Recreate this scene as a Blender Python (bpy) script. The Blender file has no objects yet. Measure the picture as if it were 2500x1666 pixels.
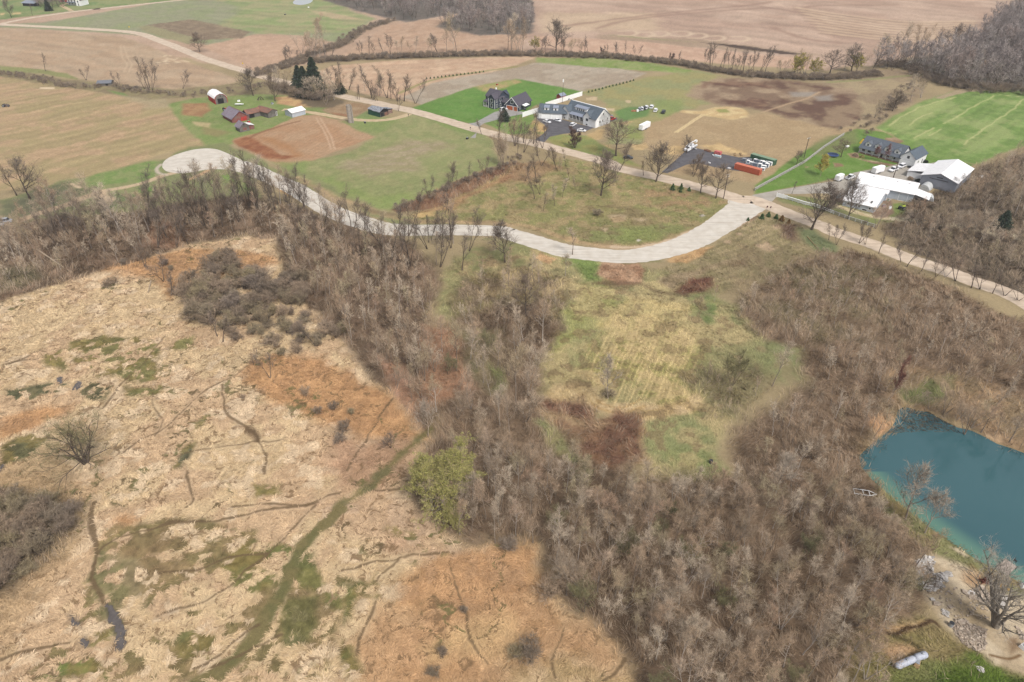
import bpy, bmesh, math, random
import numpy as np
from mathutils import Vector, Matrix

# ------------------------------------------------------------------ camera, sky, sun, exposure
S = bpy.context.scene
COL = S.collection
PITCH = math.radians(35.0); CAMH = 115.0; FV = 1569.0
SP, CP = math.sin(PITCH), math.cos(PITCH)
cd = bpy.data.cameras.new('camera'); cam = bpy.data.objects.new('camera', cd); COL.objects.link(cam)
cam.location = (0, 0, CAMH); cam.rotation_euler = (math.radians(90) - PITCH, 0, 0)
cd.sensor_width = 36.0; cd.lens = 36.0 * 1667.0 / 2500.0; cd.clip_start = 1.0; cd.clip_end = 30000.0
S.camera = cam
SUN_EL, SUN_AZ = math.radians(52), math.radians(150)
w = bpy.data.worlds.new('World'); S.world = w; w.use_nodes = True
wn = w.node_tree; wn.nodes.clear()
sky = wn.nodes.new('ShaderNodeTexSky'); sky.sky_type = 'NISHITA'; sky.sun_disc = False
sky.sun_elevation = SUN_EL; sky.sun_rotation = SUN_AZ; sky.air_density = 1.0; sky.dust_density = 4.0; sky.ozone_density = 1.0
hs = wn.nodes.new('ShaderNodeHueSaturation'); hs.inputs['Saturation'].default_value = 0.3   # a thin white overcast in front of the blue
bg = wn.nodes.new('ShaderNodeBackground'); bg.inputs[1].default_value = 0.105
wo = wn.nodes.new('ShaderNodeOutputWorld')
wn.links.new(sky.outputs[0], hs.inputs['Color']); wn.links.new(hs.outputs[0], bg.inputs[0]); wn.links.new(bg.outputs[0], wo.inputs[0])
sd = bpy.data.lights.new('sun', 'SUN'); sd.energy = 1.5; sd.angle = math.radians(10); sd.color = (1.0, 0.95, 0.88)
sun = bpy.data.objects.new('sun', sd); COL.objects.link(sun)
sun.rotation_euler = (math.radians(90) - SUN_EL, 0, math.pi - SUN_AZ)
S.view_settings.view_transform = 'Standard'; S.view_settings.look = 'None'
S.view_settings.exposure = 0.90; S.view_settings.gamma = 1.0; S.view_settings.use_curve_mapping = False
S.render.engine = 'CYCLES'
S.cycles.max_bounces = 4; S.cycles.diffuse_bounces = 2; S.cycles.glossy_bounces = 2; S.cycles.transmission_bounces = 2
S.cycles.use_denoising = True; S.cycles.denoiser = 'OPENIMAGEDENOISE'; S.cycles.denoising_input_passes = 'RGB_ALBEDO_NORMAL'; S.cycles.denoising_prefilter = 'NONE'; S.cycles.use_adaptive_sampling = False

# ------------------------------------------------------------------ helpers
KREF = 0.60     # photograph colour (linear) -> surface albedo
def lin(c, k=KREF):
    r, g, b = c
    if g >= r and g > b + 20: c = (r + .26 * (g - r) + 4, g, b + .18 * (g - b))      # spring turf is duller than it looks
    return tuple(k * ((v / 255 / 12.92) if v <= 10.3 else ((v / 255 + 0.055) / 1.055) ** 2.4) for v in c)
CR = dict(A=(0,0,3.677),B=(620,0,3.677),C=(1240,0,3.677),D=(1860,0,3.677),E=(0,380,3.677),F=(620,380,3.677),G=(1240,380,3.677),H=(1860,380,3.677),
 I=(0,800,2.825),J=(833,800,2.825),K=(1666,800,2.8225),L=(0,1226,2.825),M=(833,1226,2.825),N=(1666,1226,2.8225),
 h1=(1160,200,6.92),h2=(2020,320,5.8825),h3=(1640,330,8.404),h4=(480,210,7.843),h5=(780,230,10.695),h6=(2180,1330,4.666),h7=(1450,240,7.843),
 h8=(0,0,7.843),h9=(350,330,5.8825),h10=(1700,430,5.8825))
def V(k, x, y):
    a = CR[k]; return ((a[0] + x / a[2]) / 1.0625, (a[1] + y / a[2]) / 1.0625)
def G(p, z=0.0):
    """survey point of the photograph -> place on the ground (metres)"""
    x = (p[0] - 1176.5) / FV; y = -(p[1] - 784) / FV; t = (CAMH - z) / (SP - y * CP)
    return (t * x, t * (CP + y * SP))
def GC(k, x, y, z=0.0): return G(V(k, x, y), z)
def height(b, t):
    X, Y = G(b); y = -(t[1] - 784) / FV
    return (y * (Y * CP + CAMH * SP) + CAMH * CP - Y * SP) / (CP + y * SP)

rs = np.random.RandomState(7)
_T = [rs.rand(256, 256).astype(np.float32) for _ in range(12)]
def vn(x, y, s=0):
    T = _T[s % 12]; xi = np.floor(x).astype(np.int64); yi = np.floor(y).astype(np.int64)
    fx = (x - xi).astype(np.float32); fy = (y - yi).astype(np.float32)
    fx = fx * fx * (3 - 2 * fx); fy = fy * fy * (3 - 2 * fy)
    a = T[xi & 255, yi & 255]; b = T[(xi + 1) & 255, yi & 255]; c = T[xi & 255, (yi + 1) & 255]; d = T[(xi + 1) & 255, (yi + 1) & 255]
    return (a * (1 - fx) + b * fx) * (1 - fy) + (c * (1 - fx) + d * fx) * fy
def fbm(x, y, sc, s=0, o=4):
    r = np.zeros_like(x, dtype=np.float32); a = .5; t = 0
    for i in range(o):
        r += a * vn(x / sc + 17 * i, y / sc - 9 * i, s + i); t += a; a *= .55; sc *= .5
    return r / t
def sstep(a, b, x):
    t = np.clip((x - a) / (b - a), 0, 1); return t * t * (3 - 2 * t)
def psd(px, py, poly):
    """signed distance to polygon, + inside"""
    d = np.full(px.shape, 1e18); ins = np.zeros(px.shape, bool); n = len(poly)
    for i in range(n):
        ax, ay = poly[i]; bx, by = poly[(i + 1) % n]
        ex, ey = bx - ax, by - ay; wx, wy = px - ax, py - ay
        t = np.clip((wx * ex + wy * ey) / (ex * ex + ey * ey + 1e-9), 0, 1)
        d = np.minimum(d, (wx - t * ex) ** 2 + (wy - t * ey) ** 2)
        if ay != by:
            c = ((ay > py) != (by > py)) & (px < (bx - ax) * (py - ay) / (by - ay) + ax); ins ^= c
    d = np.sqrt(d); return np.where(ins, d, -d)
def pld(px, py, pl):
    d = np.full(px.shape, 1e18)
    for (ax, ay), (bx, by) in zip(pl, pl[1:]):
        ex, ey = bx - ax, by - ay; wx, wy = px - ax, py - ay
        t = np.clip((wx * ex + wy * ey) / (ex * ex + ey * ey + 1e-9), 0, 1)
        d = np.minimum(d, (wx - t * ex) ** 2 + (wy - t * ey) ** 2)
    return np.sqrt(d)
def smooth(pl, n=8, closed=False):
    P = [np.array(p, float) for p in pl]; out = []; m = len(P)
    for i in range(m if closed else m - 1):
        if closed: a, b, c, d = P[(i - 1) % m], P[i], P[(i + 1) % m], P[(i + 2) % m]
        else: a, b, c, d = P[max(i - 1, 0)], P[i], P[i + 1], P[min(i + 2, m - 1)]
        for k in range(n):
            t = k / n
            out.append(.5 * (2 * b + (c - a) * t + (2 * a - 5 * b + 4 * c - d) * t * t + (3 * b - a - 3 * c + d) * t ** 3))
    if not closed: out.append(P[-1])
    return [tuple(q) for q in out]

# ---- objects
def tag(o, label=None, cat=None, group=None, kind=None):
    if label: o['label'] = label
    if cat: o['category'] = cat
    if group: o['group'] = group
    if kind: o['kind'] = kind
    return o
def empty(name, loc, rz=0.0, label=None, cat=None, group=None):
    o = bpy.data.objects.new(name, None); COL.objects.link(o); o.empty_display_size = 0.5
    o.location = loc; o.rotation_euler = (0, 0, rz); return tag(o, label, cat, group)
def link_mesh(name, me, parent=None):
    o = bpy.data.objects.new(name, me); COL.objects.link(o)
    if parent: o.parent = parent
    return o
def copy_tree(o, parent=None):
    c = o.copy(); COL.objects.link(c); c.parent = parent
    for ch in list(o.children): copy_tree(ch, c)
    return c
def np_mesh(name, v, tris=None, quads=None, mat=None, col=None, smooth_=False):
    me = bpy.data.meshes.new(name); v = np.asarray(v, np.float32)
    nt = 0 if tris is None else len(tris); nq = 0 if quads is None else len(quads)
    me.vertices.add(len(v)); me.vertices.foreach_set('co', v.ravel())
    me.loops.add(nt * 3 + nq * 4); me.polygons.add(nt + nq)
    idx = []
    if nt: idx.append(np.asarray(tris, np.int32).ravel())
    if nq: idx.append(np.asarray(quads, np.int32).ravel())
    me.loops.foreach_set('vertex_index', np.concatenate(idx))
    st = np.concatenate([np.arange(nt, dtype=np.int32) * 3, nt * 3 + np.arange(nq, dtype=np.int32) * 4])
    me.polygons.foreach_set('loop_start', st)
    if smooth_: me.polygons.foreach_set('use_smooth', np.ones(nt + nq, bool))
    if col is not None:
        a = me.attributes.new('Col', 'FLOAT_COLOR', 'POINT'); c4 = np.ones((len(v), 4), np.float32); c4[:, :3] = col
        a.data.foreach_set('color', c4.ravel())
    me.update(calc_edges=True)
    if mat: me.materials.append(mat)
    return me

class MB:
    def __init__(s): s.v = []; s.f = []
    def face(s, pts): n = len(s.v); s.v += [tuple(p) for p in pts]; s.f.append(tuple(range(n, n + len(pts))))
    def hull(s, a, b):
        """closed prism between two equal outlines"""
        n = len(a); k = len(s.v); s.v += [tuple(p) for p in a] + [tuple(p) for p in b]
        s.f.append(tuple(range(k, k + n))[::-1]); s.f.append(tuple(range(k + n, k + 2 * n)))
        for i in range(n): j = (i + 1) % n; s.f.append((k + i, k + j, k + n + j, k + n + i))
        return s
    def box(s, x0, x1, y0, y1, z0, z1):
        return s.hull([(x0, y0, z0), (x1, y0, z0), (x1, y1, z0), (x0, y1, z0)], [(x0, y0, z1), (x1, y0, z1), (x1, y1, z1), (x0, y1, z1)])
    def prism(s, pts2, a, b, axis='y'):
        if axis == 'y': return s.hull([(x, a, z) for x, z in pts2], [(x, b, z) for x, z in pts2])
        if axis == 'x': return s.hull([(a, y, z) for y, z in pts2], [(b, y, z) for y, z in pts2])
        return s.hull([(x, y, a) for x, y in pts2], [(x, y, b) for x, y in pts2])
    def tube(s, p, q, r0, r1=None, n=8):
        r1 = r0 if r1 is None else r1; p = Vector(p); q = Vector(q); d = (q - p).normalized()
        u = d.orthogonal().normalized(); w_ = d.cross(u)
        c = [(math.cos(2 * math.pi * i / n), math.sin(2 * math.pi * i / n)) for i in range(n)]
        return s.hull([p + (u * a + w_ * b) * r0 for a, b in c], [q + (u * a + w_ * b) * r1 for a, b in c])
    def build(s, name, mat, parent=None, shade=False):
        me = bpy.data.meshes.new(name); me.from_pydata([tuple(p) for p in s.v], [], s.f)
        bm = bmesh.new(); bm.from_mesh(me); bmesh.ops.recalc_face_normals(bm, faces=bm.faces); bm.to_mesh(me); bm.free()
        me.materials.append(mat); me.update()
        if shade: me.polygons.foreach_set('use_smooth', [True] * len(me.polygons))
        return link_mesh(name, me, parent)

# ---- materials
def mat_base(name):
    m = bpy.data.materials.new(name); m.use_nodes = True; nt = m.node_tree; p = nt.nodes['Principled BSDF']
    return m, nt, p
def mat(name, c, rough=0.8, var=0.12, scale=1.5, metal=0.0, stretch=None, c2=None, spec=0.3, bump=0.0, k=1.0):
    """colour with mottled noise wear; c in photograph sRGB"""
    m, nt, p = mat_base(name); N = nt.nodes; L = nt.links
    a = lin(c, KREF * k); b = lin(c2, KREF * k) if c2 else tuple(x * (1 - var) ** 2 for x in a)
    tc = N.new('ShaderNodeTexCoord'); mp = N.new('ShaderNodeMapping'); no = N.new('ShaderNodeTexNoise'); rp = N.new('ShaderNodeValToRGB')
    if stretch: mp.inputs['Scale'].default_value = stretch
    no.inputs['Scale'].default_value = scale; no.inputs['Detail'].default_value = 5
    rp.color_ramp.elements[0].position = .35; rp.color_ramp.elements[1].position = .65
    rp.color_ramp.elements[0].color = (*b, 1); rp.color_ramp.elements[1].color = (*a, 1)
    L.new(tc.outputs['Object'], mp.inputs[0]); L.new(mp.outputs[0], no.inputs[0]); L.new(no.outputs[0], rp.inputs[0]); L.new(rp.outputs[0], p.inputs['Base Color'])
    p.inputs['Roughness'].default_value = rough; p.inputs['Metallic'].default_value = metal; p.inputs['Specular IOR Level'].default_value = spec
    if bump:
        bp = N.new('ShaderNodeBump'); bp.inputs['Strength'].default_value = bump; bp.inputs['Distance'].default_value = .1
        L.new(no.outputs[0], bp.inputs['Height']); L.new(bp.outputs[0], p.inputs['Normal'])
    return m
def mat_ribs(name, c, pitch=0.6, amp=.18, axis='X', rough=.5, c2=None, var=.06, k=1.0, metal=0.0):
    """ribbed metal or board siding: stripes in object space"""
    m = mat(name, c, rough, var, .6, metal, c2=c2, k=k); nt = m.node_tree; N = nt.nodes; L = nt.links; p = N['Principled BSDF']
    src = p.inputs['Base Color'].links[0].from_socket
    wv = N.new('ShaderNodeTexWave'); wv.wave_type = 'BANDS'; wv.bands_direction = axis; wv.inputs['Scale'].default_value = 0.314 / pitch; wv.inputs['Distortion'].default_value = 0
    mr = N.new('ShaderNodeMapRange'); mr.inputs[3].default_value = 1 - amp; mr.inputs[4].default_value = 1.0
    mx = N.new('ShaderNodeVectorMath'); mx.operation = 'SCALE'
    L.new([n for n in N if n.type == 'TEX_COORD'][0].outputs['Object'], wv.inputs[0]); L.new(wv.outputs['Fac'], mr.inputs[0])
    L.new(src, mx.inputs[0]); L.new(mr.outputs[0], mx.inputs['Scale']); L.new(mx.outputs[0], p.inputs['Base Color'])
    return m
def mat_attr(name, fine=((2.5, .22), (9, .22)), bump=.35, rough=1.0):
    m, nt, p = mat_base(name); N = nt.nodes; L = nt.links
    at = N.new('ShaderNodeAttribute'); at.attribute_name = 'Col'; tc = N.new('ShaderNodeTexCoord'); cur = at.outputs['Color']; hh = None
    for sc, amp in fine:
        no = N.new('ShaderNodeTexNoise'); no.inputs['Scale'].default_value = sc; no.inputs['Detail'].default_value = 4; no.inputs['Roughness'].default_value = .65
        mr = N.new('ShaderNodeMapRange'); mr.inputs[1].default_value = .3; mr.inputs[2].default_value = .7; mr.inputs[3].default_value = 1 - amp; mr.inputs[4].default_value = 1 + amp
        mx = N.new('ShaderNodeVectorMath'); mx.operation = 'SCALE'
        L.new(tc.outputs['Object'], no.inputs[0]); L.new(no.outputs[0], mr.inputs[0]); L.new(cur, mx.inputs[0]); L.new(mr.outputs[0], mx.inputs['Scale']); cur = mx.outputs[0]; hh = no.outputs[0]
    L.new(cur, p.inputs['Base Color']); p.inputs['Roughness'].default_value = rough; p.inputs['Specular IOR Level'].default_value = .1
    if bump and hh:
        bp = N.new('ShaderNodeBump'); bp.inputs['Strength'].default_value = bump; bp.inputs['Distance'].default_value = .15
        L.new(hh, bp.inputs['Height']); L.new(bp.outputs[0], p.inputs['Normal'])
    return m
# ------------------------------------------------------------------ the ground: one sheet to the horizon
def hw(Y): return .75 * (np.maximum(Y, 40) * CP + CAMH * SP)
def v2Y(v): y = -(v - 784) / FV; return CAMH * (CP + y * SP) / (SP - y * CP)
rowsY = np.concatenate([[-400, -200, -100, -40, 0, 20, 35, 45, 52], v2Y(np.arange(1600, -24, -2.0)), v2Y(np.arange(-40, -250, -12.0)), v2Y(np.array([-255, -275, -290, -300, -306, -310]))])
sc_ = np.concatenate([[-40, -20, -10, -6, -4, -3, -2.4, -2, -1.7, -1.5, -1.35, -1.25], np.arange(-1.18, 1.1801, .0019), [1.25, 1.35, 1.5, 1.7, 2, 2.4, 3, 4, 6, 10, 20, 40]])
GY, GS = np.meshgrid(rowsY, sc_, indexing='ij'); GX = (GS * hw(GY)).astype(np.float64); GY = GY.astype(np.float64)
nr, nc = GX.shape
X = GX.ravel(); Y = GY.ravel()
N40 = fbm(X, Y, 40, 0); N12 = fbm(X, Y, 12, 2); N4 = fbm(X, Y, 4, 4, 5); N1 = fbm(X, Y, 1.2, 6, 3); W1 = fbm(X, Y, 9, 8, 5) - .5; W2 = fbm(X + 99, Y, 9, 9, 5) - .5
C0 = np.empty((len(X), 3), np.float32); C0[:] = lin((168, 150, 116))
C0 = C0 * (0.8 + .4 * N12[:, None])
REED = np.zeros(len(X), np.float32); GRASS = np.zeros(len(X), np.float32); BRUSH = np.zeros(len(X), np.float32)
def W(poly): return [G(p) for p in poly]
def region(poly, pad):
    a = np.array(poly); lo = a.min(0) - pad; hi = a.max(0) + pad
    return np.nonzero((X > lo[0]) & (X < hi[0]) & (Y > lo[1]) & (Y < hi[1]))[0]
def alpha_poly(poly, soft, warp):
    wp = W(poly); i = region(wp, soft + warp)
    d = psd(X[i] + W1[i] * warp * 2, Y[i] + W2[i] * warp * 2, wp)
    return i, sstep(-soft, soft, d).astype(np.float32)
def mixc(i, a, c, c2=None, nz=None):
    col = np.array(lin(c), np.float32)[None]
    if c2 is not None:
        n = (N4 if nz is None else nz)[i]; n = sstep(.38, .62, n)[:, None]; col = col * (1 - n) + np.array(lin(c2), np.float32)[None] * n
    C0[i] = C0[i] * (1 - a[:, None]) + col * a[:, None]
def paint(poly, c, c2=None, soft=1.0, warp=1.0, op=1.0, nz=None, patchy=None, reed=None, grass=None, brush=None, jit=.16):
    i, a = alpha_poly(poly, soft, warp)
    if patchy is not None:      # (noise, threshold, softness)
        n, t, s = patchy; a = a * sstep(t - s, t + s, n[i])
    a = a * op; col = C0[i].copy(); mixc(i, a, c, c2, nz)
    C0[i] *= 1 + (a * jit * (N1[i] - .5) * 2 + a * jit * (N12[i] - .5) * 1.5)[:, None]
    for arr, v in ((REED, reed), (GRASS, grass), (BRUSH, brush)):
        if v is not None: arr[i] = arr[i] * (1 - a) + v * a
    return i, a
def line(pl, wd, c, op=1.0, soft=.3, warp=.6, c2=None, reed=None, vary=0.0):
    wp = W(smooth(pl, 6)); i = region(wp, wd + warp + 2)
    d = pld(X[i] + W1[i] * warp * 2, Y[i] + W2[i] * warp * 2, wp)
    ww = wd / 2 * (1 + vary * (N4[i] - .5) * 2)
    a = (op * (1 - sstep(ww - soft, ww + soft, d))).astype(np.float32); mixc(i, a, c, c2)
    if reed is not None: REED[i] = REED[i] * (1 - a) + reed * a
def stripes(poly, p, q, wl, amp, warp=2.0, power=1.0, tint=None, soft=1.0):
    """tillage or mowing rows parallel to p->q"""
    i, a = alpha_poly(poly, soft, 1.0); p = np.array(G(p)); q = np.array(G(q)); d = (q - p) / np.hypot(*(q - p)); n = np.array([-d[1], d[0]])
    u = (X[i] * n[0] + Y[i] * n[1]) + warp * (N40[i] - .5) * 8 + (N12[i] - .5) * warp
    s = np.sin(2 * np.pi * u / wl) * .6 + np.sin(2 * np.pi * u / (wl * 2.63) + 1.3) * .4
    s = s * (.4 + 1.2 * vn(X[i] / 14, Y[i] / 14, 3))
    if tint is None: C0[i] *= (1 + amp * s * a)[:, None]
    else:
        b = a * amp * sstep(0, .8, s); mixc(i, b.astype(np.float32), tint)

# ---- far fields (beyond the hedgerow)
FAR = [(-2500, -310), (5000, -310), (5000, 160), (2353, 100), (1900, 160), (1560, 140), (1110, 125), (760, 140), (600, 165), (0, 60), (-2500, 60)]
paint(FAR, (196, 168, 145), (186, 158, 134), soft=4, warp=6, nz=N40)
fa = [(1150, -200), (2700, -200), (2700, 30), (2353, 10), (2250, 100), (1990, 152), (1850, 150), (1700, 135), (1560, 120), (1400, 112), (1230, 110), (1110, 120), (1215, 70)]
paint(fa, (196, 169, 148), (182, 154, 134), soft=2, warp=4, nz=N40)
paint([(1250, 30), (1500, 30), (1520, 70), (1240, 75)], (212, 188, 156), soft=8, warp=10, op=.6)
stripes([(1400, 15), (2353, -10), (2200, 60), (2100, 100), (1900, 120), (1700, 90), (1500, 60)], (1600, 30), (2150, 90), 24.0, .12, 5)
stripes([(1250, -40), (1800, -40), (1800, 20), (1250, 40)], (1300, 0), (1700, 20), 30.0, .09, 4)
for pl in ([V('C',500,235),V('C',1050,165),V('C',1500,110),V('C',2100,55),V('C',2353,20)], [V('C',800,255),V('C',1100,180),V('C',1700,115),V('C',2353,70)],
           [V('D',0,60),V('D',350,120),V('D',600,220),V('D',900,300),V('D',1300,340)], [V('D',100,250),V('D',400,350),V('D',700,390)], [V('D',320,90),V('D',520,140),V('D',420,60),V('D',1200,45)]):
    line(pl, 7, (160, 130, 112), op=.7, soft=3, warp=3)
for k in range(9):
    y = 90 + k * 28
    line([V('D', 330 + k * 30, y - 20), V('D', 700 + k * 45, y + 40), V('D', 1300, y + 105 - k * 6), V('D', 1900, y + 100 - k * 9)], 6, (222, 196, 164), op=.6, soft=3, warp=3)
    line([V('D', 300 + k * 30, y - 10), V('D', 720 + k * 45, y + 52), V('D', 1300, y + 118 - k * 6), V('D', 1900, y + 112 - k * 9)], 5, (152, 124, 106), op=.55, soft=2.5, warp=3)
paint([(1380, 78), (1620, 92), (1800, 115), (1900, 130), (1700, 118), (1500, 100), (1370, 92)], (168, 146, 122), soft=4, warp=6, op=.8)
for cx_, cy_ in ((1080, 295), (1230, 308), (1360, 300), (1560, 300), (1700, 318), (1860, 340), (2080, 345)):
    line([V('C', cx_ - 70, cy_ - 14), V('C', cx_ + 40, cy_ - 16), V('C', cx_ + 85, cy_ + 4), V('C', cx_ + 30, cy_ + 26), V('C', cx_ - 80, cy_ + 22)], 3.6, (216, 192, 164), op=.8, soft=1.5, warp=1)
paint([V('C',920,320),V('C',1100,325),V('C',1700,385),V('C',1250,350)], (150, 150, 96), soft=2, warp=2, op=.8)
paint([(1610, 98), (1690, 103), (1790, 117), (1858, 125), (1800, 126), (1700, 112)], (92, 76, 66), soft=1.2, warp=2)
paint([(1235, 82), (1480, 96), (1700, 122), (1860, 135), (1860, 160), (1700, 150), (1560, 136), (1400, 124), (1230, 122)], (207, 175, 150), (198, 164, 140), soft=2, warp=2)
paint([(770, 132), (830, 105), (880, 62), (960, 48), (1070, 40), (1010, 62), (1060, 78), (1215, 82), (1190, 120), (1000, 128), (850, 130)], (196, 166, 140), (186, 154, 128), soft=2, warp=3)
stripes([(770, 132), (860, 70), (1060, 60), (1215, 82), (1190, 120), (850, 130)], (800, 120), (1100, 60), 16, .08, 2)
paint([(690, 182), (760, 152), (900, 140), (1240, 128), (1200, 146), (1090, 178), (985, 212), (950, 235), (830, 215), (780, 200)], (206, 177, 148), (196, 164, 136), soft=1.5, warp=1.5)
stripes([(690, 182), (760, 152), (1240, 128), (1090, 178), (950, 235)], (760, 170), (1200, 140), 13, .08, 2)
paint([(455, 100), (560, 82), (640, 84), (720, 92), (735, 112), (650, 155), (600, 167), (560, 150), (490, 120)], (202, 170, 144), (192, 160, 134), soft=2, warp=2)
paint([(-600, 80), (0, 56), (100, 52), (430, -5), (1000, -60), (760, 5), (860, 45), (780, 100), (690, 82), (600, 76), (480, 103), (330, 82), (0, 62), (-600, 90)], (152, 156, 118), (140, 152, 104), soft=3, warp=3, nz=N12)
paint([(430, -20), (700, -20), (860, 45), (800, 75), (600, 78), (500, 60), (560, 20)], (140, 160, 96), (158, 158, 108), soft=4, warp=6, nz=N12)
stripes([(430, 0), (760, 5), (860, 45), (780, 90), (600, 72), (480, 45)], (480, 40), (800, 60), 18, .12, 3)
stripes([(100, 52), (430, 0), (500, 40), (330, 70)], (150, 50), (420, 30), 7, .06, 3)
paint([V('A',1320,225),V('A',1720,175),V('A',2250,290),V('A',2180,345),V('A',1800,360)], (152, 134, 110), (136, 118, 98), soft=2, warp=3)
stripes([V('A',1320,225),V('A',1720,175),V('A',2250,290),V('A',1800,360)], V('A',1320,225), V('A',2200,340), 5, .10, 1)
paint([V('A',1230,240),V('A',1340,230),V('A',1800,360),V('A',1700,400),V('A',1300,290)], (156, 148, 112), soft=2, warp=2)
paint([V('B',480,90),V('B',720,120),V('B',980,180),V('B',700,170)], (196, 172, 140), soft=2, warp=3, op=.8)
paint([(-700, 70), (0, 46), (200, 22), (430, -2), (1200, -120), (-700, -60)], (112, 146, 78), (138, 150, 92), soft=2, warp=2, nz=N12)
paint([V('h8',0,255),V('h8',90,250),V('h8',60,285),V('h8',0,290)], (216, 188, 140), soft=1, warp=1)
paint([V('h8',230,250),V('h8',400,248),V('h8',400,275),V('h8',240,285)], (216, 188, 140), soft=1, warp=1)
# left fields
paint([(-400, 60), (0, 64), (280, 84), (345, 106), (430, 142), (545, 182), (535, 192), (400, 205), (330, 200), (230, 188), (150, 178), (0, 150), (-400, 100)], (190, 166, 138), (180, 154, 126), soft=1.5, warp=2, nz=N12)
stripes([(-100, 62), (280, 84), (545, 182), (400, 205), (230, 188), (0, 150)], (0, 80), (330, 130), 15, .10, 3)
for dx in (0, 16): line([V('A',1080+dx*2,410),V('A',1100+dx*3,520),V('A',1140+dx*2.5,580),V('A',1110+dx*3,650)], 1.1, (206, 182, 152), op=.7, soft=.5, warp=.3)
for s in range(14): 
    r_ = random.Random(s); x_ = 1430 + r_.random() * 240; y_ = 500 + r_.random() * 70
    line([V('A', x_ - 60, y_ + 14 * (r_.random() - .5)), V('A', x_ + 40, y_ + 30 * (r_.random() - .5))], 1.0, (226, 204, 172), op=.75, soft=.5, warp=.6)
paint([(-500, 105), (0, 152), (130, 180), (235, 192), (345, 202), (400, 208), (540, 192), (600, 185), (640, 200), (650, 215), (560, 228), (450, 222), (330, 232), (250, 215), (110, 197), (0, 178), (-500, 150)], (140, 124, 98), (152, 140, 104), soft=1.5, warp=2, brush=.3)
paint([V('A',0,590),V('A',330,620),V('A',600,660),V('A',720,715),V('A',520,690),V('A',380,660),V('A',0,640)], (140, 146, 86), soft=1, warp=2)
paint([V('A',960,805),V('A',1120,840),V('A',1150,865),V('A',1060,850)], (112, 146, 72), soft=1, warp=1)
paint([(-600, 130), (0, 176), (110, 195), (240, 214), (330, 232), (396, 245), (420, 285), (455, 322), (480, 335), (420, 346), (380, 352), (260, 392), (130, 425), (0, 440), (-600, 560)], (188, 160, 126), (168, 150, 112), soft=1.5, warp=3, nz=N12)
stripes([(-300, 150), (110, 195), (396, 245), (480, 335), (260, 392), (0, 440), (-300, 500)], (0, 400), (420, 290), 9.0, .11, 2)
stripes([(-300, 150), (110, 195), (396, 245), (480, 335), (260, 392), (0, 440), (-300, 500)], (0, 400), (420, 290), 19.0, .30, 2, tint=(166, 154, 110))
paint([V('A',360,785),V('A',490,785),V('A',490,800),V('A',360,798)], (222, 200, 168), soft=.6, warp=.5)
paint([V('A',1060,850),V('A',1500,905),V('A',1550,960),V('A',1350,980),V('A',1150,900)], (176, 162, 128), soft=3, warp=4, op=.7)
# farmyard
paint([(388, 240), (450, 226), (600, 216), (700, 222), (775, 250), (800, 272), (740, 272), (620, 308), (545, 328), (500, 340), (470, 335), (430, 300)], (132, 150, 84), (118, 146, 72), soft=1.5, warp=2)
paint([V('A',1640,930),V('A',1850,925),V('A',1900,990),V('A',1800,1050),V('A',1640,1030)], (160, 122, 88), (172, 138, 100), soft=1.5, warp=2)
paint([V('A',1730,1090),V('A',1880,1110),V('A',1900,1145),V('A',1760,1130)], (200, 178, 136), soft=1, warp=1.5, op=.8)
paint([V('A',1840,1130),V('A',2080,1190),V('A',1950,1230),V('A',1820,1200)], (150, 136, 96), soft=2, warp=2, op=.8)
paint([V('h4',1480,210),V('h4',1800,190),V('h4',2200,300),V('h4',2280,400),V('h4',1900,400),V('h4',1560,340)], (206, 172, 124), (190, 150, 112), soft=1.5, warp=2)
paint([V('h5',0,420),V('h5',700,190),V('h5',1300,260),V('h5',1250,560),V('h5',900,620),V('h5',400,560)], (168, 144, 114), (158, 130, 100), soft=1.5, warp=1.5)
paint([V('h5',280,480),V('h5',720,530),V('h5',740,600),V('h5',400,540)], (160, 118, 90), soft=1, warp=1)
paint([V('h5',880,640),V('h5',1250,440),V('h5',1600,640),V('h5',1300,700)], (122, 146, 84), soft=1, warp=1)
# garden plot
paint([V('A',2070,1270),V('h4',700,1010),V('B',60,1190),V('B',400,1040),V('B',560,1030),V('B',800,1090),V('B',1080,1230),V('B',700,1370),V('B',500,1470),V('B',280,1500),V('B',60,1420)], (186, 154, 122), (176, 140, 108), soft=1, warp=1.2, nz=N12)
paint([V('h9',1270,90),V('h9',1450,30),V('h9',1600,50),V('h9',2000,290),V('h9',2290,290),V('h9',2050,350),V('h9',1750,340)], (146, 96, 68), (160, 112, 80), soft=1.2, warp=1.5)
line([V('B',-40,1240),V('B',60,1190),V('B',250,1130),V('B',410,1090)], 2.0, (142, 100, 74), op=.8, soft=.6)
line([V('B',100,1240),V('B',300,1330),V('B',420,1400)], 5, (170, 122, 80), op=.6, soft=2.5, warp=2)
for o in (0, 35): line([V('B',560+o,1060),V('B',640+o,1200),V('B',690+o,1340)], 1.0, (206, 176, 146), op=.7, soft=.4)
stripes([V('A',2070,1270),V('B',400,1040),V('B',1080,1230),V('B',280,1500)], V('B',0,1250), V('B',400,1060), 2.6, .05, .5)
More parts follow.
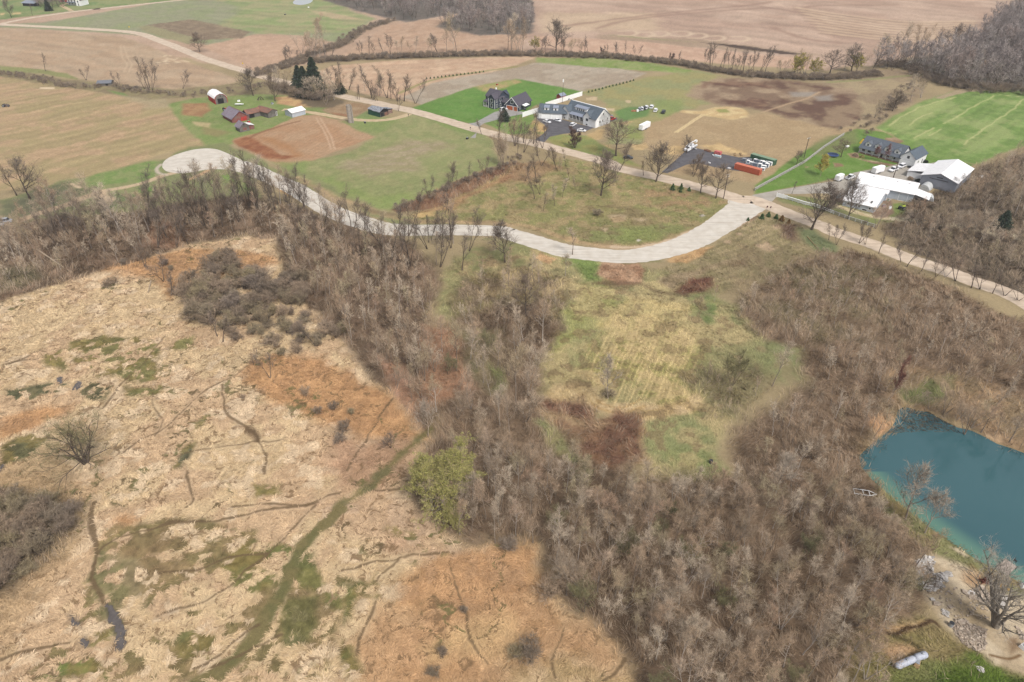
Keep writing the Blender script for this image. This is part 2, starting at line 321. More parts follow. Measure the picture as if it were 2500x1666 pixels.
# centre green fields
paint([V('B',780,1090),V('B',1050,1080),V('B',1390,1030),V('B',1500,1040),V('B',2000,1190),V('B',2150,1260),V('B',2200,1500),V('F',2100,100),V('F',1600,340),V('F',1240,500),V('F',700,330),V('F',250,100),V('F',700,20),V('B',900,1330),V('B',1080,1230)], (156, 154, 108), (136, 148, 88), soft=1.5, warp=3, nz=N4)
paint([V('B',860,1050),V('B',1340,1060),V('B',1100,1200),V('B',950,1180)], (120, 152, 74), soft=3, warp=3, op=.6)
paint([V('B',950,1400),V('B',1400,1260),V('B',1700,1280),V('B',1800,1340),V('B',1500,1420),V('F',1500,120),V('F',1000,200),V('F',800,110)], (172, 156, 128), (158, 146, 112), soft=4, warp=6, op=.95)
stripes([V('B',880,1400),V('B',1400,1240),V('B',2100,1300),V('F',1700,200),V('F',900,250)], V('F',900,150), V('B',1800,1300), 4.0, .5, 1.5, tint=(150, 152, 96))
stripes([V('F',300,60),V('F',1000,20),V('F',1700,300),V('F',1240,500),V('F',700,330)], V('F',500,260), V('F',1500,60), 5, .06, 2)
paint([V('F',700,200),V('F',1100,380),V('F',1400,330),V('F',1500,400),V('F',1250,490),V('F',750,350),V('F',450,200)], (124, 154, 72), soft=3, warp=3, op=.6)
paint([V('h9',1850,400),V('h9',2353,380),V('h9',2353,620),V('F',300,130)], (122, 150, 74), soft=2, warp=2, op=.7)
paint([V('B',1600,1080),V('B',2000,1180),V('B',1960,1230),V('B',1700,1140)], (122, 150, 76), soft=1, warp=1, op=.8)
# brushy boundary strip and meadow east of it
paint([V('B',2100,1520),V('B',2353,1450),V('G',200,100),V('F',2350,150),V('F',1960,330),V('F',1650,470),V('F',1300,510),V('F',1240,490),V('F',1700,290)], (126, 94, 74), (140, 108, 84), soft=1, warp=1.5, brush=.5)
paint([V('F',1400,520),V('F',1650,460),V('F',1980,320),V('F',2353,90),V('G',500,20),V('G',750,60),V('G',1000,150),V('G',1480,240),V('G',1900,380),V('G',2040,440),V('G',1850,620),V('G',1500,760),V('G',1100,830),V('G',600,790),V('G',0,610),V('F',1960,600),V('F',1500,600)], (168, 150, 110), (146, 142, 94), soft=1.5, warp=3, nz=N4, grass=.5)
paint([V('F',1450,520),V('F',1700,440),V('F',2000,320),V('F',2353,110),V('F',2330,200),V('F',1980,350),V('F',1800,480)], (164, 128, 96), (176, 144, 106), soft=2, warp=2)
paint([V('G',0,100),V('G',300,40),V('G',500,100),V('G',200,240),V('G',0,230)], (166, 134, 104), soft=3, warp=3, op=.8)
paint([V('G',1150,290),V('G',1700,320),V('G',1950,420),V('G',1600,480),V('G',1250,420)], (166, 138, 104), (150, 140, 96), soft=3, warp=3, op=.8)
paint([V('G',700,420),V('G',1200,470),V('G',1500,560),V('G',1100,640),V('G',700,520)], (138, 124, 90), (156, 146, 100), soft=3, warp=4, op=.7)
paint([V('G',880,540),V('G',1030,535),V('G',1050,590),V('G',950,610)], (206, 184, 150), (186, 160, 124), soft=1.2, warp=2.5, op=.9)
paint([V('G',620,680),V('G',1000,640),V('G',1450,620),V('G',1700,640),V('G',1300,740),V('G',950,790),V('G',700,740)], (128, 120, 84), (136, 146, 82), soft=3, warp=3, op=.75)
paint([V('G',980,660),V('G',1350,660),V('G',1300,760),V('G',1000,780)], (134, 152, 76), soft=3, warp=3, op=.7)
paint([V('G',1100,560),V('G',1280,570),V('G',1200,590)], (206, 184, 150), soft=.8, warp=2, op=.7)
paint([V('G',820,650),V('G',900,655),V('G',880,690)], (206, 184, 150), soft=.8, warp=1, op=.7)
for p in ((1170, 760), (1745, 540), (2160, 640)): paint([V('G',p[0]-25,p[1]),V('G',p[0],p[1]-12),V('G',p[0]+25,p[1]),V('G',p[0],p[1]+12)], (206, 196, 182), soft=.4, warp=.5)
stripes([V('G',1000,300),V('G',1900,400),V('G',2000,460),V('G',1500,740),V('G',900,700)], V('G',1000,560), V('G',1900,430), 2.6, .08, 1.5)
# north of the road
paint([V('B',1335,880),V('B',1600,745),V('B',2000,672),V('B',2353,612),V('C',250,565),V('C',900,600),V('C',1250,660),V('C',1100,720),V('C',650,830),V('C',0,715),V('B',1900,800),V('B',1500,940)], (186, 172, 152), (168, 152, 132), soft=1, warp=1.5, nz=N12)
stripes([V('B',1500,940),V('B',2353,700),V('C',250,560),V('C',900,600),V('C',1250,660),V('C',650,830)], V('B',1500,920), V('C',300,600), 9, .06, 2)
line([V('B',1300,840),V('B',1600,720),V('B',2000,650),V('B',2353,600)], 3, (150, 148, 94), op=.8, soft=1)
paint([V('C',250,520),V('C',900,525),V('C',1300,570),V('C',1700,640),V('C',1900,690),V('C',1300,640),V('C',700,600),V('C',250,560)], (146, 160, 92), (122, 154, 70), soft=1.5, warp=2)
paint([V('B',1330,1000),V('B',1500,940),V('B',1900,800),V('B',2353,710),V('C',250,740),V('C',700,830),V('C',520,900),V('C',250,950),V('C',120,1060),V('C',-60,1080),V('B',1950,1110),V('B',1600,1050)], (98, 146, 60), (86, 142, 52), soft=1.2, warp=1.5)
paint([V('B',1950,780),V('B',2353,715),V('C',120,740),V('B',2250,790),V('B',2100,830)], (160, 158, 100), (186, 158, 116), soft=1.5, warp=2.5, op=.85)
paint([V('C',640,820),V('C',1250,700),V('C',1700,640),V('C',1950,690),V('C',1650,760),V('C',1570,850),V('C',1800,930),V('C',1560,1000),V('C',1200,1150),V('C',1200,1290),V('C',900,1290),V('C',950,1080),V('C',840,900)], (150, 156, 100), (160, 152, 104), soft=2, warp=4, nz=N12)
paint([V('C',960,1000),V('C',1100,960),V('C',1300,970),V('C',1250,1050),V('C',1000,1100)], (94, 138, 70), soft=2, warp=2)
paint([V('C',1300,900),V('C',1560,900),V('C',1560,1010),V('C',1350,1060)], (124, 152, 78), soft=3, warp=3, op=.7)
for q in ([(700,880),(800,870),(800,900),(710,905)], [(860,970),(960,975),(960,1000),(850,995)], [(1050,900),(1110,905),(1100,925),(1060,920)]):
    paint([V('C', *p) for p in q], (206, 184, 150), soft=.6, warp=.8)
paint([V('C',1250,1130),V('C',1560,1000),V('C',1900,1070),V('C',2353,1010),V('D',0,1010),V('D',600,1150),V('D',850,1150),V('D',430,1330),V('D',200,1500),V('G',2300,260),V('G',1450,160),V('G',1480,120),V('C',1500,1390),V('C',1200,1330)], (184, 160, 124), (172, 148, 114), soft=2, warp=3, nz=N12)
paint([V('C',1600,860),V('C',1650,770),V('C',1920,700),V('D',0,700),V('D',700,770),V('D',950,800),V('D',900,950),V('D',950,1030),V('D',800,1110),V('D',600,1150),V('D',0,1000),V('C',1800,930)], (140, 116, 96), (168, 146, 120), soft=4, warp=9, nz=N12)
for q in ([(1650,780),(1850,730),(2353,740),(2353,790),(1950,770),(1720,790)], [(1850,880),(2353,900),(2353,985),(2000,930)]):
    paint([V('C', *p) for p in q], (112, 84, 70), (140, 112, 92), soft=3, warp=8, nz=N12)
for q in ([(0,930),(350,870),(700,850),(900,920),(850,1080),(600,1140),(100,1000)], [(100,740),(450,760),(730,790),(500,810),(200,800)]):
    paint([V('D', *p) for p in q], (114, 88, 74), (150, 128, 104), soft=3, warp=9, nz=N12)
for q in ([(250,830),(500,830),(480,870),(280,870)], [(480,870),(640,850),(620,910),(500,910)]):
    paint([V('D', *p) for p in q], (158, 150, 140), soft=2, warp=2, op=.8)
line([V('D',0,1010),V('D',250,930),V('D',420,880),V('D',520,825)], 1.6, (190, 162, 130), op=.8, soft=.6)
paint([V('D',450,760),V('D',900,620),V('D',1560,640),V('D',1500,760),V('D',1400,900),V('D',1000,1120),V('D',850,1140),V('D',900,900),V('D',800,780)], (158, 138, 112), (170, 152, 120), soft=2, warp=4, nz=N12)
line([V('D',600,740),V('D',900,720),V('D',1200,690),V('D',1480,670)], 3, (134, 150, 82), op=.7, soft=1.5)
# sand ring
line([V('C',1880,1010),V('C',1900,985),V('C',1990,970),V('C',2090,990),V('C',2110,1040),V('C',2000,1058),V('C',1900,1040),V('C',1760,1020),V('C',1600,1005)], 5.0, (222, 198, 150), soft=1.5, warp=1.5, c2=(206, 178, 130))
paint([V('C',1720,1000),V('C',1860,965),V('C',2080,980),V('C',2130,1050),V('C',1980,1070),V('C',1760,1040)], (220, 196, 148), (204, 176, 130), soft=1.5, warp=1.5, op=.9)
paint([V('C',1860,985),V('C',1960,980),V('C',2000,1010),V('C',1900,1015)], (158, 156, 96), soft=.8, warp=.8)
for o in (0, 22): line([V('C',1740+o,1030),V('C',1650+o,1090),V('C',1500+o,1190)], .9, (224, 200, 154), soft=.3, warp=.3)
for q in ([(1000,1100),(1160,1090),(1100,1130)], [(660,1240),(780,1170),(860,1160),(850,1250),(720,1270)], [(820,1300),(920,1290),(940,1350)], [(1090,1290),(1240,1280),(1250,1350),(1130,1350)], [(1340,1310),(1560,1310),(1560,1360),(1460,1400)], [(1700,1300),(1900,1290),(2150,1370),(2150,1400),(1800,1340)]):
    paint([V('C', *p) for p in q], (216, 186, 136), (190, 162, 116), soft=1.2, warp=3.5, op=.85)
paint([V('C',1050,1130),V('C',1180,1140),V('C',1200,1240),V('C',1060,1250)], (124, 146, 70), soft=2, warp=2, op=.7)
paint([V('C',330,1250),V('C',430,1200),V('C',700,1220),V('C',950,1350),V('C',1200,1500),V('C',900,1450),V('C',500,1340)], (128, 146, 76), (152, 148, 92), soft=1.5, warp=2)
paint([V('C',-100,1060),V('C',130,1060),V('C',250,1010),V('C',190,1200),V('C',0,1210),V('B',2050,1100)], (110, 146, 66), soft=1, warp=1.5)
paint([V('C',190,1170),V('C',230,1080),V('C',330,1130),V('C',350,1180),V('C',270,1230)], (200, 168, 118), (150, 146, 90), soft=1, warp=1.5)
# right crop field and ranch lawn
paint([V('D',1020,1150),V('D',1130,1080),V('D',1400,930),V('D',1700,830),V('D',2000,800),V('D',2353,800),V('D',2700,790),V('D',2700,1300),V('D',2353,1310),V('D',2100,1400),V('D',1950,1480),V('D',1600,1440),V('D',1400,1370),V('D',1280,1280),V('D',1150,1200)], (120, 156, 76), (104, 146, 62), soft=1.5, warp=2, nz=N4); paint([V('D',1100,1100),V('D',1500,900),V('D',2353,830),V('D',2353,1300),V('D',1600,1400)], (150, 168, 98), None, soft=4, warp=6, patchy=(N12, .54, .05), op=.6)
stripes([V('D',1020,1150),V('D',1400,930),V('D',2000,800),V('D',2700,800),V('D',2353,1310),V('D',1600,1400),V('D',1280,1280)], V('D',1400,1260), V('D',2100,860), 6, .10, .6)
paint([V('D',1100,1130),V('D',1400,960),V('D',1700,880),V('D',1500,1060),V('D',1250,1180)], (150, 168, 96), soft=3, warp=3, op=.7)
paint([V('D',1550,880),V('D',1800,800),V('D',2120,790),V('D',2120,810),V('D',1850,825),V('D',1620,890)], (176, 158, 128), soft=.8, warp=1)
for pl in ([(1140,1130),(1330,1010),(1520,930),(1740,875)], [(1320,1130),(1430,1050),(1520,1010)], [(1370,1240),(1540,1150)], [(1500,1220),(1610,1160)], [(1830,1300),(1900,1230),(2200,1020),(2345,890)], [(1640,1110),(1900,960),(2090,860)], [(1060,1160),(1110,1190),(1220,1210)], [(2150,855),(2353,870)]):
    line([V('D', *p) for p in pl], .9, (206, 202, 144), op=.6, soft=.45, warp=1.2, vary=1)
paint([V('D',170,1500),V('D',430,1330),V('D',720,1200),V('D',850,1160),V('D',1100,1190),V('D',1300,1290),V('D',1600,1430),V('D',1900,1480),V('D',1800,1540),V('H',1600,70),V('H',1000,120),V('H',400,260),V('H',-60,350),V('H',-60,270)], (92, 140, 48), (106, 146, 62), soft=1, warp=1.2)
paint([V('D',430,1330),V('D',560,1230),V('D',850,1170),V('D',850,1280),V('D',700,1380),V('D',520,1400)], (124, 134, 78), soft=2, warp=2, op=.8)
for q in ([(1100,1240),(1200,1235),(1280,1270),(1230,1290),(1130,1275)], [(760,1380),(860,1370),(880,1420),(800,1420)], [(640,1460),(720,1470),(735,1495),(650,1500)], [(390,1490),(430,1500),(400,1510)]):
    paint([V('D', *p) for p in q], (172, 148, 120), (150, 120, 96), soft=.5, warp=.6)
paint([V('D',840,1420),V('D',960,1440),V('D',1200,1480),V('D',1200,1500),V('D',1000,1470)], (140, 112, 92), (196, 172, 140), soft=.5, warp=.5)
# verge around the corner, yards
paint([V('h10',1150,340),V('h10',1250,270),V('h10',1900,350),V('H',700,420),V('H',1000,520),V('H',1200,560),V('H',1250,600),V('H',900,620),V('H',700,540),V('H',420,480),V('H',200,430)], (140, 136, 96), (128, 142, 78), soft=1, warp=1.5)
paint([V('H',1120,560),V('H',1150,430),V('H',1330,430),V('H',1300,520),V('H',1180,575)], (116, 142, 66), soft=1, warp=1.5)
line([V('h10',1950,400),V('H',700,460),V('H',960,540),V('H',1180,570),V('H',1500,600),V('H',1900,680),V('H',2353,760),V('H',2700,830)], 3.2, (212, 196, 160), soft=.5, warp=.7, c2=(196, 176, 138))
paint([V('h2',640,1180),V('h2',820,960),V('h2',930,1000),V('h2',960,1190),V('h2',850,1250),V('h2',700,1250)], (136, 112, 96), (158, 140, 120), soft=.8, warp=1)
# slopes south-east of the junction
paint([(1490, 632), (1560, 596), (1650, 560), (1720, 505), (1760, 492), (1830, 520), (1900, 560), (1880, 600), (1760, 640), (1700, 670), (1640, 680), (1560, 672)], (160, 144, 110), (146, 134, 98), soft=1.5, warp=3, grass=.6)
stripes([(1500, 632), (1720, 505), (1880, 590), (1700, 650), (1560, 672)], (1530, 650), (1820, 540), 3.0, .14, 1)
paint([V('h10',1200,700),V('h10',1450,720),V('h10',1450,940),V('h10',1250,900)], (120, 96, 80), soft=2, warp=2, brush=.6)
paint([V('h10',1480,760),V('h10',1700,760),V('h10',2000,1000),V('h10',2000,1100),V('h10',1700,1050),V('h10',1550,950)], (116, 130, 84), soft=2, warp=2)
paint([V('h10',400,1240),V('h10',700,1180),V('h10',750,1294),V('h10',400,1294)], (126, 108, 82), soft=2, warp=2)
for q in ([(740,560),(860,520),(940,560),(820,640),(640,740),(540,780)], [(1090,700),(1200,700),(1190,760),(1100,760)], [(820,980),(1050,960),(1150,1060),(1050,1100)], [(560,820),(660,830),(650,860),(580,860)], [(750,720),(830,725),(800,745)], [(400,930),(500,940),(480,975),(400,970)]):
    paint([V('h10', *p) for p in q], (198, 172, 142), (150, 124, 104), soft=.8, warp=1.5, op=.75)
# meadow
paint([(1000, 640), (1060, 590), (1160, 575), (1260, 565), (1400, 600), (1500, 625), (1640, 672), (1710, 730), (1760, 780), (1740, 850), (1690, 930), (1660, 1010), (1630, 1080), (1560, 1095), (1480, 1080), (1470, 960), (1280, 920), (1250, 830), (1200, 760), (1060, 780), (1010, 720)], (168, 158, 114), (150, 150, 96), soft=4, warp=8, nz=N4, grass=1.0)
paint([V('G',150,950),V('G',420,1000),V('G',700,1150),V('G',600,1250),V('G',350,1250),V('G',100,1100)], (158, 146, 108), soft=4, warp=5, op=.8)
paint([V('G',820,1120),V('G',1000,1150),V('G',1200,1280),V('G',950,1290),V('G',750,1240)], (162, 146, 112), soft=4, warp=5, op=.7)
paint([V('G',420,900),V('G',560,900),V('G',820,950),V('G',830,1000),V('G',800,1120),V('G',680,1120),V('G',640,1020)], (120, 148, 72), soft=2, warp=2)
paint([V('G',130,770),V('G',430,860),V('G',430,900),V('G',250,900),V('G',120,820)], (134, 148, 84), soft=1.5, warp=2)
paint([(1090, 560), (1200, 545), (1240, 600), (1150, 620), (1060, 650), (1030, 620)], (142, 140, 96), (156, 140, 104), soft=3, warp=4)
for q in ([(1690, 1120), (1300, 1260), (1400, 1280), (1700, 1300)],): pass
paint([V('G',1640,1240),V('G',1850,1250),V('G',2000,1400),V('G',2050,1540),V('G',1700,1540),V('G',1650,1400)], (112, 136, 72), (140, 144, 92), soft=5, warp=6, nz=N4)
paint([(1700, 790), (1740, 770), (1850, 800), (1870, 860), (1780, 890), (1720, 850)], (134, 142, 88), (146, 136, 100), soft=4, warp=6)
paint([(1500, 1000), (1560, 950), (1620, 960), (1660, 1000), (1640, 1070), (1560, 1090), (1510, 1060)], (140, 148, 92), (160, 158, 110), soft=4, warp=6)
paint([(1560, 1040), (1650, 1045), (1640, 1090), (1560, 1090)], (120, 142, 76), soft=4, warp=4, op=.6)
paint([V('G',880,1400),V('G',1100,1290),V('G',1350,1270),V('G',1680,1380),V('G',1560,1544),V('G',760,1544)], (196, 178, 120), (160, 160, 96), soft=3, warp=4, nz=N4)
paint([(1370, 800), (1420, 720), (1540, 740), (1600, 760), (1600, 900), (1580, 930), (1490, 925), (1420, 870), (1390, 900), (1300, 880), (1330, 830)], (200, 178, 130), (172, 164, 104), soft=5, warp=7)
stripes([(1340, 820), (1440, 690), (1590, 700), (1610, 900), (1560, 940), (1400, 930)], (1400, 860), (1475, 700), 1.25, .5, .5, tint=(214, 190, 138))
stripes([(1340, 820), (1440, 690), (1590, 700), (1610, 900), (1560, 940), (1400, 930)], (1400, 860), (1475, 700), 1.25, .10, .5)
paint([(1280, 890), (1350, 880), (1400, 930), (1500, 930), (1600, 900), (1610, 930), (1480, 975), (1490, 1060), (1450, 980), (1350, 930), (1250, 925)], (214, 188, 146), (190, 164, 118), soft=1.5, warp=2.5)
line([(1345, 900), (1370, 935), (1430, 950), (1480, 935)], 1.0, (190, 160, 112), op=.8, soft=.4); line([(1350, 890), (1378, 925), (1430, 938), (1470, 920)], .6, (186, 156, 108), op=.8, soft=.3)
paint([(1330, 650), (1400, 640), (1420, 700), (1350, 760), (1290, 820), (1260, 830), (1290, 740)], (152, 158, 92), (166, 164, 102), soft=3, warp=4, op=.8)
paint([V('F',1960,1150),V('F',2100,1150),V('F',2200,1230),V('F',2000,1250)], (196, 176, 140), soft=1, warp=1.5)
paint([V('F',1740,1320),V('F',1950,1260),V('F',2120,1280),V('F',2110,1400),V('F',1900,1480),V('F',1780,1400)], (104, 86, 72), (132, 124, 88), soft=1.5, warp=2, brush=1.2)
paint([(1060, 640), (1180, 610), (1290, 640), (1310, 740), (1270, 800), (1130, 780), (1040, 760)], (140, 122, 98), (150, 138, 98), soft=3, warp=6, nz=N4, brush=.8)
paint([(1590, 850), (1700, 830), (1760, 880), (1700, 960), (1620, 950), (1600, 900)], (136, 124, 90), (150, 140, 104), soft=4, warp=6, nz=N4, brush=.8)
paint([(1060, 590), (1260, 565), (1500, 625), (1710, 730), (1740, 850), (1630, 1080), (1480, 1080), (1470, 960), (1280, 920), (1250, 830), (1100, 700)], (196, 174, 130), None, soft=3, warp=4, patchy=(N12, .53, .05), op=.55); paint([(1060, 590), (1260, 565), (1500, 625), (1710, 730), (1740, 850), (1630, 1080), (1480, 1080), (1280, 920), (1100, 700)], (140, 118, 90), None, soft=3, warp=4, patchy=(N4, .62, .04), op=.6)
# road cuts
paint([V('G',850,940),V('G',1190,960),V('G',1240,1040),V('G',1180,1160),V('G',1000,1170),V('G',800,1070)], (190, 156, 126), (168, 132, 104), soft=1, warp=1.5)
stripes([V('G',850,940),V('G',1190,960),V('G',1240,1040),V('G',1180,1160),V('G',800,1070)], V('G',950,1100), V('G',1100,960), 1.2, .10, .4)
paint([V('G',270,880),V('G',430,920),V('G',380,980),V('G',240,930)], (204, 168, 126), (180, 146, 108), soft=.8, warp=1)
paint([V('G',1380,930),V('G',1700,830),V('G',1850,810),V('G',1700,920),V('G',1600,970),V('G',1450,960)], (202, 166, 120), (182, 146, 104), soft=1, warp=1.2)
paint([V('G',500,740),V('G',560,720),V('G',630,740),V('G',620,790),V('G',520,770)], (212, 182, 132), soft=.8, warp=1)
paint([V('G',1350,1100),V('G',1900,960),V('G',2150,880),V('G',1900,1000),V('G',1650,1090),V('G',1480,1200),V('G',1350,1150)], (166, 146, 116), (152, 134, 104), soft=1.5, warp=2)
paint([V('G',1490,1210),V('G',1660,1100),V('G',1820,1080),V('G',1850,1160),V('G',1780,1220),V('G',1560,1250)], (116, 80, 66), (130, 98, 78), soft=1.5, warp=1.5, brush=.5)
line([V('G',750,1150),V('G',1150,1150),V('G',1350,1220),V('G',1600,1260)], 2.0, (104, 84, 66), op=.6, soft=1, vary=1)
# ---- cul-de-sac surroundings, western lane
paint([V('E',540,240),V('E',1300,70),V('E',1500,20),V('A',1700,1320),V('A',2000,1290),V('F',0,0),V('F',150,110),V('F',400,130),V('F',1060,480),V('F',1250,530),V('F',1500,560),V('F',1960,620),V('F',1300,640),V('F',700,360),V('F',0,200),V('E',2353,450),V('E',1500,560),V('E',900,600),V('E',100,620),V('E',0,400)], (140, 148, 92), (126, 136, 84), soft=1.5, warp=3, nz=N12)
paint([V('E',800,180),V('E',1380,40),V('E',1430,150),V('E',1300,240),V('E',900,270),V('E',850,320)], (112, 146, 70), (132, 150, 86), soft=2, warp=3)
paint([V('E',1230,290),V('E',1400,270),V('E',1380,320),V('E',1250,330)], (102, 148, 60), soft=1.5, warp=1.5)
paint([V('E',1980,170),V('E',2110,180),V('E',2120,240),V('E',2000,240)], (108, 152, 62), soft=1, warp=1)
paint([V('E',2200,200),V('E',2260,230),V('E',2300,330),V('E',2200,300)], (110, 152, 66), soft=1, warp=1)
paint([V('E',0,410),V('E',300,330),V('E',600,250),V('E',850,300),V('E',640,420),V('E',350,560),V('E',0,640)], (112, 118, 82), (102, 106, 78), soft=3, warp=4)
paint([V('E',640,440),V('E',900,400),V('E',1100,350),V('E',1400,350),V('E',1400,420),V('E',900,500),V('E',640,520)], (104, 126, 76), (136, 124, 96), soft=3, warp=3)
line([V('E',0,660),V('E',100,620),V('E',350,520),V('E',600,440),V('E',760,375),V('E',900,330)], 4.5, (192, 166, 138), op=.9, soft=1, warp=1)
line([V('E',860,330),V('E',1100,290),V('E',1300,240),V('E',1430,190),V('E',1600,150)], 3.2, (206, 182, 150), soft=.5, warp=.5)
line([V('E',900,330),V('E',920,375),V('E',1000,395)], 4.5, (208, 182, 150), soft=.8, warp=1)
line([V('E',640,255),V('E',720,285)], 2, (206, 184, 152), soft=.5)
line([V('E',1440,80),V('E',1400,120),V('E',1430,160),V('E',1500,175)], 1.6, (200, 186, 168), soft=.5, warp=.6)
line([V('E',1710,210),V('E',1780,180),V('E',1860,140)], 2.6, (210, 172, 128), soft=.7, warp=.5)
line([V('h9',1990,790),V('h9',2150,860),V('h9',2260,920)], 2.5, (202, 160, 108), soft=.8, warp=1)
line([V('h9',1700,870),V('h9',1900,900),V('h9',2100,980),V('h9',2300,1035)], .8, (90, 80, 64), soft=.3)
# road shoulder banks
SH = [V('F',400,200),V('F',560,300),V('F',760,380),V('F',960,450),V('F',1060,490),V('F',1300,560),V('F',1500,590),V('F',2000,600),V('F',2353,620),V('G',200,640),V('G',500,730),V('G',700,790),V('G',1000,820),V('G',1350,790),V('G',1600,700),V('G',1850,590),V('G',2020,480)]
line(SH, 3.0, (166, 140, 108), op=.75, soft=1.5, warp=2, c2=(196, 166, 130), vary=.8)
line([V('F',760,600),V('F',1000,690),V('F',1300,730),V('F',1700,730),V('F',2353,760),V('G',100,760),V('G',400,870),V('G',700,930),V('G',1100,960),V('G',1400,930)], 2.2, (176, 160, 128), op=.7, soft=1, warp=1.5, c2=(134, 132, 92), vary=.8)
line([V('G',950,825),V('G',1200,815),V('G',1400,780),V('G',1600,700),V('G',1850,590),V('G',1980,510)], 1.8, (214, 190, 162), op=.8, soft=.5, warp=1.2, vary=1)
line([V('F',960,450),V('F',1060,495),V('F',1250,530)], 3, (90, 78, 60), op=.45, soft=1.2, vary=1)
paint([V('F',1420,530),V('F',1600,500),V('F',1620,540),V('F',1450,570)], (204, 176, 124), soft=1, warp=1.5)
paint([V('F',940,860),V('F',1100,720),V('F',1180,700),V('F',1180,820),V('F',1400,780),V('F',1400,880),V('F',1200,900),V('F',1000,900)], (200, 166, 126), (150, 130, 98), soft=1.5, warp=2, op=.85)
# ---- woodland floors
def floor(poly, c=(134, 112, 92), c2=(112, 94, 76), b=1.0, **k): paint(poly, c, c2, soft=3, warp=4, nz=N4, brush=b, jit=.2, **k)
floor([(-300, 620), (0, 520), (130, 500), (300, 490), (430, 460), (560, 450), (660, 470), (760, 500), (940, 560), (1010, 620), (1000, 700), (990, 760), (1010, 860), (1000, 980), (960, 990), (900, 930), (850, 870), (790, 790), (700, 720), (650, 650), (640, 560), (560, 545), (430, 560), (330, 600), (200, 640), (100, 668), (0, 700), (-300, 800)])
paint([V('E',0,1000),V('E',300,1000),V('E',380,1080),V('E',200,1180),V('E',0,1250)], (104, 104, 72), soft=3, warp=3, op=.7)
paint([V('E',1350,620),V('E',1700,660),V('E',1650,800),V('E',1300,830)], (164, 124, 98), (140, 108, 84), soft=4, warp=4, op=.7)
floor([(1000, 760), (1060, 730), (1150, 700), (1240, 700), (1290, 750), (1250, 840), (1260, 950), (1320, 1010), (1420, 1060), (1500, 1090), (1700, 1090), (1700, 990), (1800, 930), (1840, 870), (1840, 800), (1750, 780), (1680, 720), (1740, 650), (1880, 580), (1960, 570), (2060, 610), (2400, 760), (2700, 900), (2700, 1000), (2353, 1035), (2200, 960), (2080, 935), (2050, 985), (1985, 1050), (2000, 1100), (2100, 1180), (2150, 1290), (2110, 1400), (2000, 1520), (2000, 1650), (1480, 1650), (1450, 1540), (1370, 1450), (1270, 1360), (1240, 1260), (1080, 1255), (950, 1180), (930, 1090), (970, 1010), (1000, 980)], (142, 120, 98), (120, 100, 80))
paint([V('J',560,0),V('J',800,0),V('J',840,240),V('J',900,420),V('J',600,560),V('J',480,480),V('J',560,260)], (172, 134, 106), (158, 124, 98), soft=2.5, warp=3)
paint([V('J',280,210),V('J',420,260),V('J',540,560),V('J',540,740),V('J',380,560)], (192, 154, 128), (176, 138, 110), soft=1.5, warp=2)
paint([V('J',700,0),V('J',1060,0),V('J',1100,260),V('J',1020,460),V('J',860,300),V('J',840,100)], (134, 134, 90), (152, 136, 104), soft=3, warp=4, op=.8)
paint([V('J',1040,280),V('J',1160,300),V('J',1120,470),V('J',1040,430)], (126, 140, 76), soft=2, warp=3, op=.8)
paint([V('J',1310,640),V('J',1400,640),V('J',1560,820),V('J',1680,900),V('J',1640,940),V('J',1450,850)], (142, 148, 94), (160, 150, 108), soft=1.5, warp=2)
paint([V('J',1400,500),V('J',1640,480),V('J',1740,560),V('J',1700,660),V('J',1500,620),V('J',1380,560)], (130, 98, 80), (148, 116, 92), soft=2, warp=3, brush=1.2, grass=.2)
paint([V('J',1620,680),V('J',1900,590),V('J',2040,620),V('J',2100,760),V('J',2110,900),V('J',1850,960),V('J',1650,820)], (128, 96, 78), (150, 116, 90), soft=2, warp=3, brush=1.2, grass=.2)
paint([V('J',1380,560),V('J',1620,620),V('J',1850,660),V('J',1700,740),V('J',1560,760),V('J',1420,680)], (184, 158, 122), (150, 120, 94), soft=2, warp=3)
paint([(1690, 560), (2020, 610), (2100, 700), (2000, 800), (1850, 780), (1700, 700)], (126, 118, 86), (140, 120, 96), soft=6, warp=8, op=.6, nz=N12)
# east of the lane
floor([(2020, 530), (2100, 470), (2160, 430), (2240, 390), (2300, 370), (2500, 300), (2900, 300), (2900, 900), (2353, 700), (2200, 640), (2080, 575)], (126, 110, 92), (106, 94, 78))
line([V('H',1180,570),V('H',1500,600),V('H',1900,680),V('H',2353,760),V('H',2700,830)], 3.0, (196, 184, 156), soft=.5, warp=.7)
floor([(1990, 155), (2110, 150), (2160, 190), (2220, 205), (2700, 215), (2700, -40), (2353, 20), (2290, 60), (2240, 110), (2120, 132)], (124, 114, 102), (108, 102, 90), b=.4)
floor([(740, -200), (745, 2), (830, 28), (930, 52), (1060, 30), (1000, 62), (1100, 82), (1220, 78), (1230, 40), (1215, -20), (1300, -200)], (124, 114, 104), (108, 102, 94), b=.4)
# hedge bottoms
for pl, wd in (([(590, 175), (640, 150), (700, 140), (760, 140), (850, 135), (1000, 130), (1110, 127), (1240, 127), (1400, 132), (1560, 147), (1640, 163), (1750, 176), (1900, 180), (2010, 172)], 9), ([(640, 155), (700, 130), (780, 105), (830, 70), (900, 48)], 8), ([(645, 200), (680, 215), (740, 240), (770, 235)], 14)):
    line(pl, wd, (118, 104, 84), soft=2, warp=3, vary=.4)
